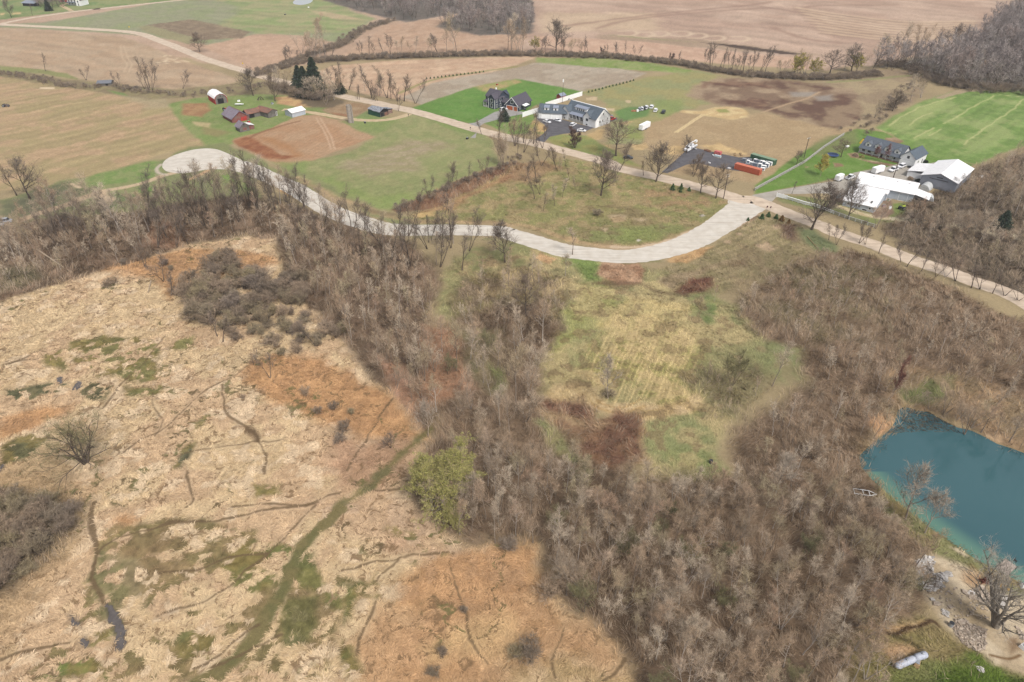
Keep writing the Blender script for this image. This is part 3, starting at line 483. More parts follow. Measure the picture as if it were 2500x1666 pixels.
# ---- the marsh
MARSH = [(-500, 760), (0, 696), (100, 664), (200, 634), (330, 600), (430, 562), (560, 548), (632, 548), (640, 620), (690, 700), (790, 790), (860, 880), (940, 950), (980, 1010), (935, 1085), (950, 1180), (1080, 1258), (1240, 1262), (1265, 1360), (1370, 1452), (1440, 1540), (1480, 1700), (-500, 1700)]
i, a = paint(MARSH, (213, 187, 149), (199, 171, 132), soft=1.5, warp=2.5, nz=N4, reed=1.0, grass=0, brush=0, jit=.12)
FL = .5 * fbm(X, Y, 7, 1, 4) + .5 * fbm(X, Y, 1.8, 3, 4); FL = .5 + (FL - .5) * 1.25
paint(MARSH, (190, 158, 128), None, soft=3, warp=2, patchy=(N12, .53, .06), op=.55); paint(MARSH, (226, 202, 170), None, soft=3, warp=2, patchy=(N4, .58, .05), op=.7)
OR = (196, 152, 108); OR2 = (176, 134, 94)
for q, op in (([(240, 622), (330, 596), (430, 568), (560, 575), (640, 600), (560, 640), (420, 655), (400, 690), (330, 640)], .85), ([(560, 850), (640, 810), (740, 820), (850, 880), (940, 950), (975, 1010), (900, 1010), (760, 980), (620, 920)], .9),
              ([(0, 965), (80, 935), (150, 930), (120, 970), (0, 1010)], .9), ([(250, 1190), (290, 1170), (330, 1180), (300, 1210), (260, 1215)], .8), ([(900, 1330), (1000, 1260), (1230, 1262), (1260, 1370), (1120, 1400), (900, 1400)], .8)):
    paint(q, OR, OR2, soft=2, warp=4, op=op)
paint([(860, 1400), (1260, 1370), (1370, 1455), (1450, 1560), (1460, 1650), (800, 1650), (830, 1480)], (194, 154, 114), (178, 138, 98), soft=3, warp=5, op=.85)
paint([(970, 1460), (1160, 1440), (1200, 1500), (1000, 1540)], (216, 184, 136), soft=3, warp=5, op=.6)
paint([(1150, 1540), (1320, 1520), (1450, 1540), (1480, 1640), (1150, 1640)], (208, 184, 146), (180, 158, 116), soft=3, warp=4, op=.7)
paint([(790, 1000), (960, 1010), (950, 1060), (860, 1130), (760, 1140), (740, 1080)], (184, 148, 120), (170, 134, 106), soft=3, warp=4, op=.8)
paint([(700, 1150), (900, 1130), (960, 1190), (1060, 1260), (900, 1280), (800, 1230)], (190, 156, 128), None, soft=3, warp=4, op=.5)
paint([(0, 1050), (120, 1050), (220, 1120), (180, 1250), (110, 1340), (0, 1500), (-300, 1500), (-300, 1050)], (186, 158, 122), (170, 142, 106), soft=4, warp=4, op=.8)
paint([(-200, 1130), (60, 1130), (190, 1150), (180, 1210), (110, 1290), (20, 1350), (-200, 1400)], (128, 112, 90), (110, 98, 78), soft=3, warp=3, brush=1.2)
# moss and wet ground, patchy
MO = (116, 116, 62); MO2 = (132, 118, 72)
def moss(q, t=.5, s=.03, op=.95, c=MO, c2=MO2): 
    ii, aa = paint([V(q[0], *p) for p in q[1]] if isinstance(q[0], str) else q, c, c2, soft=1.0, warp=3, patchy=(FL, t, s), op=op, jit=.5); REED[ii] *= 1 - .74 * aa
moss(('I', [(500,100),(720,60),(1010,80),(1130,140),(1120,350),(900,370),(690,340),(480,230)]), .46)
moss(('I', [(310,180),(440,160),(440,300),(330,260)]), .44); moss(('I', [(1180,110),(1350,60),(1310,150),(1200,160)]), .46)
moss(('I', [(0,440),(140,420),(640,370),(760,400),(700,500),(300,470),(0,600)]), .48, c=(84, 92, 60), c2=(110, 104, 74))
moss(('I', [(870,400),(1000,400),(1150,400),(1130,460),(900,450)]), .44)
moss(('I', [(0,820),(250,720),(400,730),(160,930),(0,960)]), .44, c=(96, 100, 62)); moss(('I', [(1210,850),(1290,800),(1350,820),(1290,960),(1210,970)]), .42, c=(96, 100, 70))
moss(('I', [(1330,660),(1430,600),(1400,700),(1300,750)]), .42, c=(104, 100, 72)); moss(('I', [(1740,1070),(1930,1080),(1910,1160),(1740,1150)]), .42)
moss(('I', [(1640,720),(1730,700),(1840,860),(1800,900),(1720,800)]), .42, c=(118, 96, 74), c2=(136, 110, 84))
BIGM = [V('L',650,150),V('L',1150,130),V('L',1480,100),V('L',2000,330),V('L',2200,480),V('M',200,600),V('M',300,660),V('L',2353,700),V('L',2250,1240),V('L',1300,1240),V('L',200,1240),V('L',280,1000),V('L',450,800),V('L',650,500),V('L',620,230)]
FL0 = FL; FL = .35 * fbm(X, Y, 9, 6, 3) + .65 * fbm(X, Y, 2.6, 2, 4); FL = .5 + (FL - .5) * 1.3; moss(BIGM, .55, .025, .9, (122, 110, 72), (140, 120, 84))
moss([V('L',900,230),V('L',1250,200),V('L',1300,430),V('L',1000,560),V('L',760,600),V('L',740,380)], .50, .04, .8, (130, 112, 80), (140, 118, 86))
moss([V('L',640,340),V('L',1000,450),V('L',1050,850),V('L',900,950),V('L',700,900),V('L',640,560)], .50, .04, .8, (124, 118, 82), (142, 128, 96))
moss([V('L',1640,300),V('L',1900,250),V('L',2000,400),V('L',1850,560),V('L',1650,640),V('L',1500,500)], .50, .04)
moss([V('L',1960,660),V('L',2180,680),V('L',2200,820),V('L',2100,980),V('L',1970,1010),V('L',1960,800)], .42, .04, .9, (100, 106, 58), (116, 112, 70))
moss([V('L',1850,330),V('L',2150,300),V('L',2200,500),V('L',2230,740),V('L',2353,760),V('L',2353,600),V('L',2130,640),V('L',1950,500)], .48, .04, .9, (100, 108, 56), (114, 112, 66))
moss([V('L',1180,860),V('L',1450,880),V('L',1550,1000),V('L',1330,1120),V('L',1200,1050)], .50, .04, .9, (110, 112, 62))
moss([V('L',400,1080),V('L',650,1030),V('L',700,1240),V('L',300,1240)], .46, .04, .95, (98, 116, 52)); moss([V('L',560,840),V('L',760,860),V('L',740,980),V('L',560,980)], .46, .04, .9, (104, 124, 54))
moss([V('M',0,590),V('M',120,580),V('M',60,830),V('M',0,850)], .40, .04, .95, (104, 110, 56)); moss([V('M',0,960),V('M',110,980),V('M',130,1240),V('M',0,1240)], .46, .04, .95, (102, 112, 52))
moss([V('M',310,180),V('M',520,190),V('M',560,280),V('M',740,340),V('M',500,400),V('M',330,420),V('M',240,550),V('M',230,660),V('M',130,600),V('M',380,400),V('M',420,260)], .50, .04, .9, (110, 108, 62))
# green drainage swale
SW = [V('J',620,690),V('J',480,820),V('J',300,980),V('J',150,1130),V('J',0,1240),V('L',2353,60),V('L',2150,260),V('L',1980,500),V('L',1880,720),V('L',1800,880),V('L',1700,1020),V('L',1560,1130),V('L',1400,1240),(380, 1600)]
line(SW, 2.2, (120, 112, 70), op=.85, soft=.8, warp=1.6, c2=(100, 104, 60), reed=.15, vary=.9)
line(SW[5:], 3.0, (104, 106, 60), op=.9, soft=.6, warp=1.4, c2=(128, 116, 78), reed=.1, vary=.9)
# animal trails and cracks
TR = [('I',[(1730,255),(1600,340),(1450,410),(1330,500),(1240,590),(1150,680),(1060,740),(960,780),(880,850)],.55), ('I',[(1550,380),(1550,580),(1620,650),(1700,700),(1780,800),(1830,880),(1820,1000)],.6),
 ('I',[(2353,1150),(2200,1190),(2000,1225),(1600,1220)],.6), ('L',[(2200,0),(1900,50),(1700,85),(1500,115),(1200,150),(1000,200),(880,240),(700,330),(640,460)],.7), ('L',[(640,0),(630,200),(660,340),(640,500),(730,700)],.9),
 ('L',[(2180,20),(2040,160),(1900,330),(1700,470),(1550,600),(1300,720),(1080,800)],.5), ('L',[(1100,490),(1400,450),(1600,380),(1850,360)],.5), ('L',[(0,1090),(200,1030),(450,970)],.7), ('L',[(1300,1160),(1500,1060),(1700,900),(1790,840)],.5),
 ('L',[(1420,1160),(1700,1040),(1950,900)],.5), ('J',[(360,500),(250,650),(130,820),(20,1000)],.5), ('M',[(0,480),(200,430),(350,410),(520,350),(740,330)],.6), ('M',[(400,390),(320,460),(230,550)],.5), ('M',[(230,690),(190,800),(150,900),(120,1040)],.6),
 ('M',[(740,460),(780,600),(870,780),(920,980),(1000,1120)],.45), ('M',[(1440,1240),(1450,1100),(1500,1000),(1550,860)],.5), ('M',[(1950,1080),(1850,1180),(1750,1240)],.7), ('I',[(0,260),(150,220),(260,160),(330,160)],.6), ('I',[(330,200),(180,220),(0,270)],.5),
 ('I',[(690,550),(870,360),(1000,240),(1140,60)],.5), ('I',[(1200,900),(1320,860),(1500,820),(1750,800),(1950,770)],.5), ('I',[(1310,980),(1320,1180),(1280,1243)],.7), ('I',[(1070,440),(1070,560),(1110,640),(1050,760)],.4), ('J',[(200,1130),(400,1100)],.7), ('K',[(0,0),(10,5)],.3)]
for k, pl, wd in TR:
    line([V(k, *p) for p in pl], wd * 1.05, (112, 92, 68), op=.85, soft=.25, warp=1.6, reed=.0, vary=.9)
    i = region(W([V(k, *p) for p in pl]), 3); d = pld(X[i] + W1[i] * 3.2, Y[i] + W2[i] * 3.2, W(smooth([V(k, *p) for p in pl], 6))); REED[i] *= .1 + .9 * sstep(wd * .5, wd * .5 + .9, d)
# crackle of small breaks in the flattened straw
CK = np.minimum(np.abs(fbm(X, Y, 7.0, 5, 4) - .5), np.abs(fbm(X + 50, Y + 20, 9.0, 7, 4) - .5))
ii = np.nonzero((REED > .5) & (CK < .02))[0]; aa = (1 - sstep(.005, .015, CK[ii])) * .8 * REED[ii]; mixc(ii, aa.astype(np.float32), (128, 102, 74)); REED[ii] *= 1 - .85 * aa
CK = np.abs(fbm(X + 7, Y * 1.3, 16.0, 2, 5) - .5); CKm = fbm(X, Y, 25, 5, 2)
ii = np.nonzero((REED > .3) & (CK < .02) & (CKm > .42))[0]; aa = (1 - sstep(.006, .016, CK[ii])) * .9 * sstep(.42, .5, CKm[ii]) * np.minimum(REED[ii] * 1.5, 1); mixc(ii, aa.astype(np.float32), (104, 88, 62), (116, 112, 70)); REED[ii] *= 1 - .95 * aa
# open water pools in the marsh
POOLS = [[V('L',740,700),V('L',780,740),V('L',850,860),V('L',850,1000),V('L',830,1030),V('L',795,1020),V('L',800,900),V('L',745,800)], [V('L',480,770),V('L',530,820),V('L',545,860),V('L',500,840)], [V('I',400,345),V('I',430,350),V('I',430,390),V('I',400,380)], [V('I',530,375),V('I',570,380),V('I',560,410),V('I',510,430)], [V('I',0,950),V('I',30,940),V('I',20,985),V('I',0,990)], [V('L',550,940),V('L',590,930),V('L',600,990),V('L',560,985)]]
for q in POOLS: ii, aa = paint(q, (84, 78, 74), soft=.8, warp=.8); REED[ii] *= 1 - aa
# ---- pond shore, concrete dump, south-east corner
POND = [(1985, 1050), (2003, 1031), (2025, 1012), (2052, 992), (2066, 972), (2072, 945), (2085, 938), (2108, 946), (2135, 950), (2165, 968), (2200, 985), (2232, 992), (2262, 1006), (2290, 1022), (2325, 1033), (2360, 1046), (2500, 1120), (2600, 1200), (2640, 1320), (2500, 1390), (2380, 1345), (2310, 1310), (2290, 1300), (2246, 1275), (2200, 1245), (2150, 1210), (2110, 1180), (2060, 1140), (2010, 1095), (1990, 1072)]
PW = W(POND)
paint([(2040, 860), (2100, 850), (2250, 870), (2400, 930), (2500, 1060), (2353, 1040), (2300, 1015), (2200, 970), (2130, 940), (2070, 930), (2040, 990), (1990, 1040), (1960, 1030), (2020, 960)], (170, 142, 110), (144, 124, 96), soft=2.5, warp=3, brush=.8)
paint([V('K',1450,380),V('K',1600,400),V('K',1900,330),V('K',1900,460),V('K',1700,520),V('K',1500,500)], (116, 124, 72), (158, 140, 108), soft=1.5, warp=3)
paint([V('K',1270,640),V('K',1500,600),V('K',1530,660),V('K',1350,740)], (196, 156, 118), soft=1, warp=1.5)
paint([V('K',1850,600),V('K',2100,700),V('K',2353,790),V('K',2353,860),V('K',2100,760)], (196, 166, 132), (160, 134, 104), soft=1, warp=1.5)
paint([(2020, 1120), (2060, 1140), (2150, 1210), (2290, 1300), (2400, 1370), (2400, 1420), (2300, 1370), (2180, 1300), (2100, 1240), (2010, 1150)], (134, 136, 84), (158, 140, 96), soft=1.0, warp=1.5, grass=.8)
paint([V('h6',560,100),V('h6',700,60),V('h6',900,200),V('h6',1300,420),V('h6',1493,560),V('h6',1300,600),V('h6',900,330),V('h6',650,240)], (112, 122, 66), (150, 130, 92), soft=1.2, warp=2, patchy=(N4, .48, .06), grass=1)
paint([V('h6',620,30),V('h6',720,40),V('h6',850,130),V('h6',780,130)], (216, 198, 168), (170, 150, 110), soft=.6, warp=1.2)
SAND = [V('h6',240,200),V('h6',450,120),V('h6',700,200),V('h6',1000,330),V('h6',1250,560),V('h6',1493,620),V('h6',1800,900),V('h6',1900,1500),V('h6',1493,1440),V('h6',1150,1370),V('h6',980,1230),V('h6',720,1050),V('h6',560,830),V('h6',380,640),V('h6',260,450)]
paint(SAND, (206, 188, 160), (188, 168, 138), soft=1, warp=1.5, brush=0, nz=N4)
paint([V('h6',760,300),V('h6',980,330),V('h6',1000,420),V('h6',850,480),V('h6',740,380)], (184, 146, 106), soft=1, warp=1.5, op=.8)
paint([V('h6',640,640),V('h6',1000,640),V('h6',1090,800),V('h6',900,880),V('h6',700,800)], (180, 156, 118), (150, 128, 94), soft=1.5, warp=1.5, op=.6)
paint([V('h6',1300,1050),V('h6',1420,1040),V('h6',1440,1180),V('h6',1340,1220)], (138, 112, 86), soft=.8, warp=1, op=.9)
line([V('h6',1100,1250),V('h6',1300,1290),V('h6',1450,1250)], .5, (130, 104, 76), soft=.2, warp=.5)
paint([V('h6',-200,850),V('h6',300,820),V('h6',480,870),V('h6',650,930),V('h6',800,1080),V('h6',1000,1250),V('h6',1100,1500),V('h6',600,1700),V('h6',-600,1700),V('h6',-500,1200)], (150, 134, 94), (134, 124, 80), soft=2, warp=3, brush=.2, grass=1.0)
paint([V('h6',0,900),V('h6',350,870),V('h6',440,880),V('h6',0,1030),V('h6',-250,960),V('h6',-150,890)], (206, 176, 134), (184, 152, 112), soft=.8, warp=1.5)
paint([V('h6',50,1130),V('h6',250,1180),V('h6',310,1240),V('h6',0,1330),V('h6',-100,1200)], (198, 164, 126), (178, 144, 104), soft=1, warp=1.5)
line([V('h6',-250,900),V('h6',0,1020),V('h6',150,950),V('h6',330,920),V('h6',450,865),V('h6',540,930)], .8, (96, 76, 56), soft=.3, warp=.6, vary=1)
line([V('h6',0,1040),V('h6',200,1110),V('h6',320,1200)], .8, (104, 92, 60), soft=.4, warp=.6, vary=1)
paint([V('h6',300,1350),V('h6',600,1380),V('h6',800,1180),V('h6',960,1230),V('h6',1150,1380),V('h6',1493,1450),V('h6',2100,1560),V('h6',2100,2200),V('h6',0,2200),V('h6',-100,1600)], (96, 122, 44), (118, 128, 62), soft=1.2, warp=2.5, grass=1.6)
paint([V('h6',560,1500),V('h6',750,1400),V('h6',1000,1500),V('h6',1493,1460),V('h6',2000,1560),V('h6',2000,2100),V('h6',500,2100)], (86, 118, 34), (70, 100, 30), soft=2, warp=3, grass=2.0)
paint([V('h6',250,1430),V('h6',430,1350),V('h6',600,1400),V('h6',500,1568),V('h6',200,1568)], (140, 146, 84), soft=2, warp=2, op=.7)

RD = [(-900, 20), (-300, 46), V('A',0,222), V('A',300,236), V('A',700,256), V('A',1000,275), V('A',1170,290), V('A',1300,316), V('A',1430,366), V('A',1600,430), V('A',1800,515), V('A',2000,580), V('A',2200,640), V('B',120,700), V('B',300,745), V('B',820,870), V('B',1000,905), V('B',1250,960), V('B',1450,1005), V('B',1700,1075), V('B',2000,1165), V('B',2353,1255), V('C',250,1290), V('C',600,1380), V('C',900,1462), V('G',1000,115), V('G',1500,230), V('G',1900,335), V('G',2100,395), V('h10',800,340), V('h10',1000,410), V('h10',1400,570), V('h10',1800,720), V('h10',2000,810), V('H',1000,800), V('H',1300,920), V('H',1600,1020), V('H',1900,1130), V('H',2353,1310), (2600, 850), (2900, 960)]
LR = [V('h9',1330,430), V('h9',1480,470), V('h9',1700,560), V('h9',2000,690), V('h9',2200,790), V('F',700,500), V('F',1000,610), V('F',1200,660), V('F',1450,672), V('F',1800,668), V('F',2200,680), V('G',0,700), V('G',250,775), V('G',500,850), V('G',800,890), V('G',1100,905), V('G',1400,855), V('G',1650,770), V('G',1850,660), V('G',2000,560), V('G',2120,470), V('G',2170,415)]
for pl, wd in ((LR, 12), (RD, 9)):
    wp = W(pl); ii = region(wp, 9); d = pld(X[ii], Y[ii], wp); k = sstep(wd / 2, wd / 2 + 1.5, d); GRASS[ii] *= k; BRUSH[ii] *= k
# heights: flat, lowered under the pond, softly uneven in reed and brush
pdist = np.full(len(X), -99.0); ii = region(PW, 12); pdist[ii] = psd(X[ii], Y[ii], PW)
Z = np.zeros(len(X)); Z += .30 * REED * (N4 - .5) * 2 * (REED > .1) + .12 * np.minimum(BRUSH, 1) * (N4 - .5)
Z = np.where(pdist > -4, Z * np.clip((-pdist) / 4, 0, 1), Z)
Z -= .55 * sstep(-2.5, 0, pdist) + 2.2 * sstep(0, 9, pdist)
ii = np.nonzero(pdist > -.3)[0]; a_ = sstep(-.3, 1.5, pdist[ii]).astype(np.float32); mixc(ii, a_ * .9, (112, 104, 84))
ii = np.nonzero((pdist > -1.2) & (pdist < .3))[0]; mixc(ii, np.full(len(ii), .5, np.float32), (110, 96, 76), (160, 140, 100))
q = np.arange(nr * nc).reshape(nr, nc)
quads = np.stack([q[:-1, :-1], q[:-1, 1:], q[1:, 1:], q[1:, :-1]], -1).reshape(-1, 4)
M_ground = mat_attr('earth_and_turf', ((1.2, .14), (5, .18)), .25)
me = np_mesh('ground', np.stack([X, Y, Z], 1), quads=quads, mat=M_ground, col=np.clip(C0, 0.004, .8), smooth_=True)
tag(link_mesh('ground', me), kind='structure')

# ground colour / height at any place (for things that stand on it)
def gidx(x, y):
    r = np.clip(np.searchsorted(rowsY, y), 0, nr - 1); c = np.clip(np.searchsorted(sc_, x / hw(np.asarray(y, float))), 0, nc - 1); return r * nc + c
def gz(x, y): return float(Z[gidx(x, y)])

# ---- water
m_, nt_, p_ = mat_base('pond_water'); N_ = nt_.nodes; L_ = nt_.links
tc_ = N_.new('ShaderNodeTexCoord'); no_ = N_.new('ShaderNodeTexNoise'); no_.inputs['Scale'].default_value = .05; rp_ = N_.new('ShaderNodeValToRGB')
rp_.color_ramp.elements[0].color = (*lin((58, 102, 110), .52), 1); rp_.color_ramp.elements[1].color = (*lin((72, 114, 120), .52), 1)
L_.new(tc_.outputs['Object'], no_.inputs[0]); L_.new(no_.outputs[0], rp_.inputs[0])
at_ = N_.new('ShaderNodeAttribute'); at_.attribute_name = 'Col'; mx_ = N_.new('ShaderNodeMix'); mx_.data_type = 'RGBA'
sx_ = N_.new('ShaderNodeSeparateColor'); L_.new(at_.outputs['Color'], sx_.inputs[0]); L_.new(sx_.outputs[0], mx_.inputs['Factor']); mx_.inputs['B'].default_value = (*lin((84, 148, 126), .52), 1)
L_.new(rp_.outputs[0], mx_.inputs['A']); L_.new(mx_.outputs['Result'], p_.inputs['Base Color'])
p_.inputs['Roughness'].default_value = .04; p_.inputs['IOR'].default_value = 1.4; p_.inputs['Specular IOR Level'].default_value = .8
n2_ = N_.new('ShaderNodeTexNoise'); n2_.inputs['Scale'].default_value = 1.6; bp_ = N_.new('ShaderNodeBump'); bp_.inputs['Strength'].default_value = .06; bp_.inputs['Distance'].default_value = .03
L_.new(tc_.outputs['Object'], n2_.inputs[0]); L_.new(n2_.outputs[0], bp_.inputs['Height']); L_.new(bp_.outputs[0], p_.inputs['Normal'])
M_water = m_
xs = np.linspace(min(p[0] for p in PW) - 1, max(p[0] for p in PW) + 1, 150); ys = np.linspace(min(p[1] for p in PW) - 1, max(p[1] for p in PW) + 1, 130)
gx, gy = np.meshgrid(xs, ys, indexing='ij'); dd = psd(gx.ravel(), gy.ravel(), PW)
shal = (1 - sstep(.5, 5.5, dd)) * (gy.ravel() < PW[18][1] * 0 + 112).astype(float)
qq = np.arange(gx.size).reshape(gx.shape); qd = np.stack([qq[:-1, :-1], qq[1:, :-1], qq[1:, 1:], qq[:-1, 1:]], -1).reshape(-1, 4); qd = qd[(dd[qd] > -.9).any(1)]
me = np_mesh('pond', np.stack([gx.ravel(), gy.ravel(), np.full(gx.size, -.38)], 1), quads=qd, mat=M_water, col=np.stack([shal] * 3, 1))
tag(link_mesh('pond', me), kind='structure')
M_pool = mat('pool_water', (112, 104, 100), rough=.12, var=.15, spec=.6)
mb = MB()
for q in POOLS: mb.face([(x, y, gz(x, y) * 0 + .10) for x, y in [(a + 1.2 * (vn(np.array([a * 1.3]), np.array([b * 1.3]), 2)[0] - .5), b + 1.4 * (vn(np.array([a * 1.1]), np.array([b * 1.7]), 3)[0] - .5)) for a, b in W(smooth(q, 9, True))]])
for q in ([(300, 20), (460, -12), (480, 8), (560, -4), (510, 18), (360, 46)],): pass
tag(mb.build('marsh_pools', M_pool), kind='structure')
mb = MB(); mb.face([(x, y, .03) for x, y in W(smooth([V('B',350,30),V('B',390,-10),V('B',520,-40),V('B',530,0),V('B',500,30),V('B',420,46)], 4, True))])
tag(mb.build('far_pond', mat('far_pond_water', (196, 200, 204), rough=.3, spec=.9)), kind='structure')

# ---- roads: sheets on the ground
def strip(name, pl, wd, m, z=.02, jit=.25, n=10, seed=1):
    r = random.Random(seed); c = smooth([G(p) for p in pl], n); out = []; v = []; f = []
    wds = wd if isinstance(wd, list) else [wd] * len(pl)
    for k, p in enumerate(c):
        a = np.array(c[max(k - 1, 0)]); b = np.array(c[min(k + 1, len(c) - 1)]); t = (b - a) / (np.hypot(*(b - a)) + 1e-9); nn = np.array([-t[1], t[0]])
        u = k / (len(c) - 1) * (len(wds) - 1); i0 = min(int(u), len(wds) - 2) if len(wds) > 1 else 0; ww = wds[i0] * (1 - (u - i0)) + wds[min(i0 + 1, len(wds) - 1)] * (u - i0)
        for s in (-1, -.5, 0, .5, 1): q = np.array(p) + nn * s * (ww / 2 + (jit * (r.random() - .5) * 2 if abs(s) == 1 else 0)); v.append((q[0], q[1], z))
    for k in range(len(c) - 1):
        for j in range(4): f.append((k * 5 + j, k * 5 + j + 1, (k + 1) * 5 + j + 1, (k + 1) * 5 + j))
    me = bpy.data.meshes.new(name); me.from_pydata(v, [], f); me.materials.append(m); o = link_mesh(name, me); return tag(o, kind='structure')
def roadmat(name, c, c2, ang, wl=2.2, amp=.10, rough=.95):
    m = mat(name, c, rough, .1, .35, c2=c2, spec=.1, bump=.2); nt = m.node_tree; N = nt.nodes; L = nt.links; p = N['Principled BSDF']; src = p.inputs['Base Color'].links[0].from_socket
    tc = [n for n in N if n.type == 'TEX_COORD'][0]; n2 = N.new('ShaderNodeTexNoise'); n2.inputs['Scale'].default_value = 1.0; n2.inputs['Detail'].default_value = 4
    mp = N.new('ShaderNodeMapping'); mp.inputs['Rotation'].default_value = (0, 0, -math.radians(ang)); mp.inputs['Scale'].default_value = (.06, 1.1, 1)
    mr = N.new('ShaderNodeMapRange'); mr.inputs[1].default_value = .3; mr.inputs[2].default_value = .7; mr.inputs[3].default_value = 1 - amp; mr.inputs[4].default_value = 1 + amp; mx = N.new('ShaderNodeVectorMath'); mx.operation = 'SCALE'
    L.new(tc.outputs['Object'], mp.inputs[0]); L.new(mp.outputs[0], n2.inputs[0]); L.new(n2.outputs[0], mr.inputs[0]); L.new(src, mx.inputs[0]); L.new(mr.outputs[0], mx.inputs['Scale']); L.new(mx.outputs[0], p.inputs['Base Color'])
    return m
M_dirt = roadmat('dirt_road_surface', (226, 206, 184), (208, 188, 166), -41, amp=.12)
M_lime = roadmat('limestone_gravel', (228, 220, 208), (214, 204, 190), -30, amp=.12)
M_asph = roadmat('asphalt_surface', (112, 110, 114), (98, 96, 100), -40, amp=.10)
M_yard = roadmat('grey_gravel', (190, 183, 172), (176, 168, 156), -35, amp=.05)
M_lane = roadmat('sandy_lane', (214, 192, 158), (200, 176, 140), 0, amp=.08)
M_conc = roadmat('pale_drive', (176, 172, 168), (162, 158, 154), 40, amp=.05)
strip('dirt_road', RD, 8.0, M_dirt, .024)
strip('far_road', [V('A',20,215), V('h8',150,430), V('h8',600,345), V('h8',1340,235), V('h8',1900,170), V('A',900,80), V('A',1600,5), (1000, -60)], 6.0, M_dirt, .020, seed=2)
strip('farm_lane', [V('h8',1380,215), V('h8',1250,150), V('h8',1180,110), V('h8',1240,80), V('h8',1330,60)], 4.0, M_lane, .016, seed=3)
strip('farm_track', [V('h5',2350,520), V('h5',2200,575), V('h5',1900,650), V('h5',1500,690), V('h5',950,670), V('h5',400,590), V('h5',0,515), V('h4',1900,470), V('h4',1650,455)], 4.2, M_lane, .016, seed=4)
CDS = [V('h9',270,450), V('h9',290,390), V('h9',360,330), V('h9',500,270), V('h9',700,215), V('h9',900,193), V('h9',1040,205), V('h9',1150,240), V('h9',1350,330), V('h9',1480,400), V('h9',1600,470), V('h9',1500,540), V('h9',1350,510), V('h9',1100,492), V('h9',900,500), V('h9',750,525), V('h9',600,548), V('h9',450,545), V('h9',330,520), V('h9',285,480)]
strip('gravel_road', LR, [12, 11, 10, 9.5, 9.5, 9.5, 10, 10, 9.5, 9, 9, 9.2, 9.5, 10, 10, 10, 10.5, 11, 11.5, 12.5, 14, 19], M_lime, .020, seed=5)
mb = MB(); c = [G(p) for p in smooth(CDS, 5, True)]; mb.face([(x, y, .028) for x, y in c]); tag(mb.build('turning_circle', M_lime), kind='structure')
def sheet(name, pts, m, z): mb = MB(); mb.face([(x, y, z) for x, y in W(pts)]); return tag(mb.build(name, m), kind='structure')
sheet('gravel_yard', [V('h10',800,275), V('h10',1000,235), V('h10',1500,150), V('h10',2000,70), V('h2',380,600), V('h2',600,560), V('h2',850,520), V('h2',1020,470), V('h2',1230,545), V('h2',1400,480), V('h2',1600,440), V('h2',1560,520), V('h2',1300,760), V('h2',900,1000), V('h2',200,1010), V('h2',60,930), V('h2',0,900), V('h10',1750,250), V('h10',1450,260), V('h10',1280,255), V('h10',1180,280), V('h10',1120,330), V('h10',1080,380), V('h10',1000,390)], M_yard, .012)
sheet('asphalt_pad', [V('h3',260,355), V('h3',520,270), V('h3',800,340), V('h3',1380,460), V('h3',1600,450), V('h3',2080,600), V('h3',1790,790), V('h3',1230,720), V('h3',850,655), V('h3',560,580), V('h3',300,610), V('G',1430,160), V('G',1380,150)], M_asph, .014)
sheet('house_drive_asphalt', [V('h1',1000,985), V('h1',1150,880), V('h1',1220,800), V('h1',1170,720), V('h1',1050,640), V('h1',1030,600), V('h1',1480,640), V('h1',1850,740), V('h1',1975,750), V('h1',2130,665), V('h1',2352,610), V('h1',2400,600), V('h1',2400,640), V('h1',2050,760), V('h1',1860,840), V('h1',1500,880), V('h1',1260,930), V('h1',1160,1030), V('h1',1060,1030)], M_asph, .014)
sheet('pale_driveway', [V('h1',0,690), V('h1',330,510), V('h1',520,470), V('h1',720,500), V('h1',800,500), V('h1',800,545), V('h1',530,600), V('h1',150,700), V('h1',40,780), V('B',1990,1240), V('B',1940,1240), V('B',2000,1190), V('B',1930,1110)], M_conc, .012)
# ------------------------------------------------------------------ plants
def mat_bark(name, cols, rnd=True, k=1.0):
    """ramp of bark colours, picked per object / per tree, mottled by noise"""
    m, nt, p = mat_base(name); N = nt.nodes; L = nt.links
    oi = N.new('ShaderNodeObjectInfo'); at = N.new('ShaderNodeAttribute'); at.attribute_name = 'Col'; rp = N.new('ShaderNodeValToRGB')
    ad = N.new('ShaderNodeMath'); ad.operation = 'ADD'; fr = N.new('ShaderNodeMath'); fr.operation = 'FRACT'
    sx = N.new('ShaderNodeSeparateColor'); L.new(at.outputs['Color'], sx.inputs[0]); L.new(oi.outputs['Random'], ad.inputs[0]); L.new(sx.outputs[0], ad.inputs[1]); L.new(ad.outputs[0], fr.inputs[0]); L.new(fr.outputs[0], rp.inputs[0])
    els = rp.color_ramp.elements
    while len(els) < len(cols): els.new(.5)
    for i, c in enumerate(cols): els[i].position = i / (len(cols) - 1); els[i].color = (*lin(c, KREF * k), 1)
    no = N.new('ShaderNodeTexNoise'); no.inputs['Scale'].default_value = .9; tc = N.new('ShaderNodeTexCoord'); L.new(tc.outputs['Object'], no.inputs[0])
    mr = N.new('ShaderNodeMapRange'); mr.inputs[1].default_value = .3; mr.inputs[2].default_value = .7; mr.inputs[3].default_value = .75; mr.inputs[4].default_value = 1.25
    mx = N.new('ShaderNodeVectorMath'); mx.operation = 'SCALE'; L.new(no.outputs[0], mr.inputs[0]); L.new(rp.outputs[0], mx.inputs[0]); L.new(mr.outputs[0], mx.inputs['Scale']); L.new(mx.outputs[0], p.inputs['Base Color'])
    p.inputs['Roughness'].default_value = .9; p.inputs['Specular IOR Level'].default_value = .15
    return m
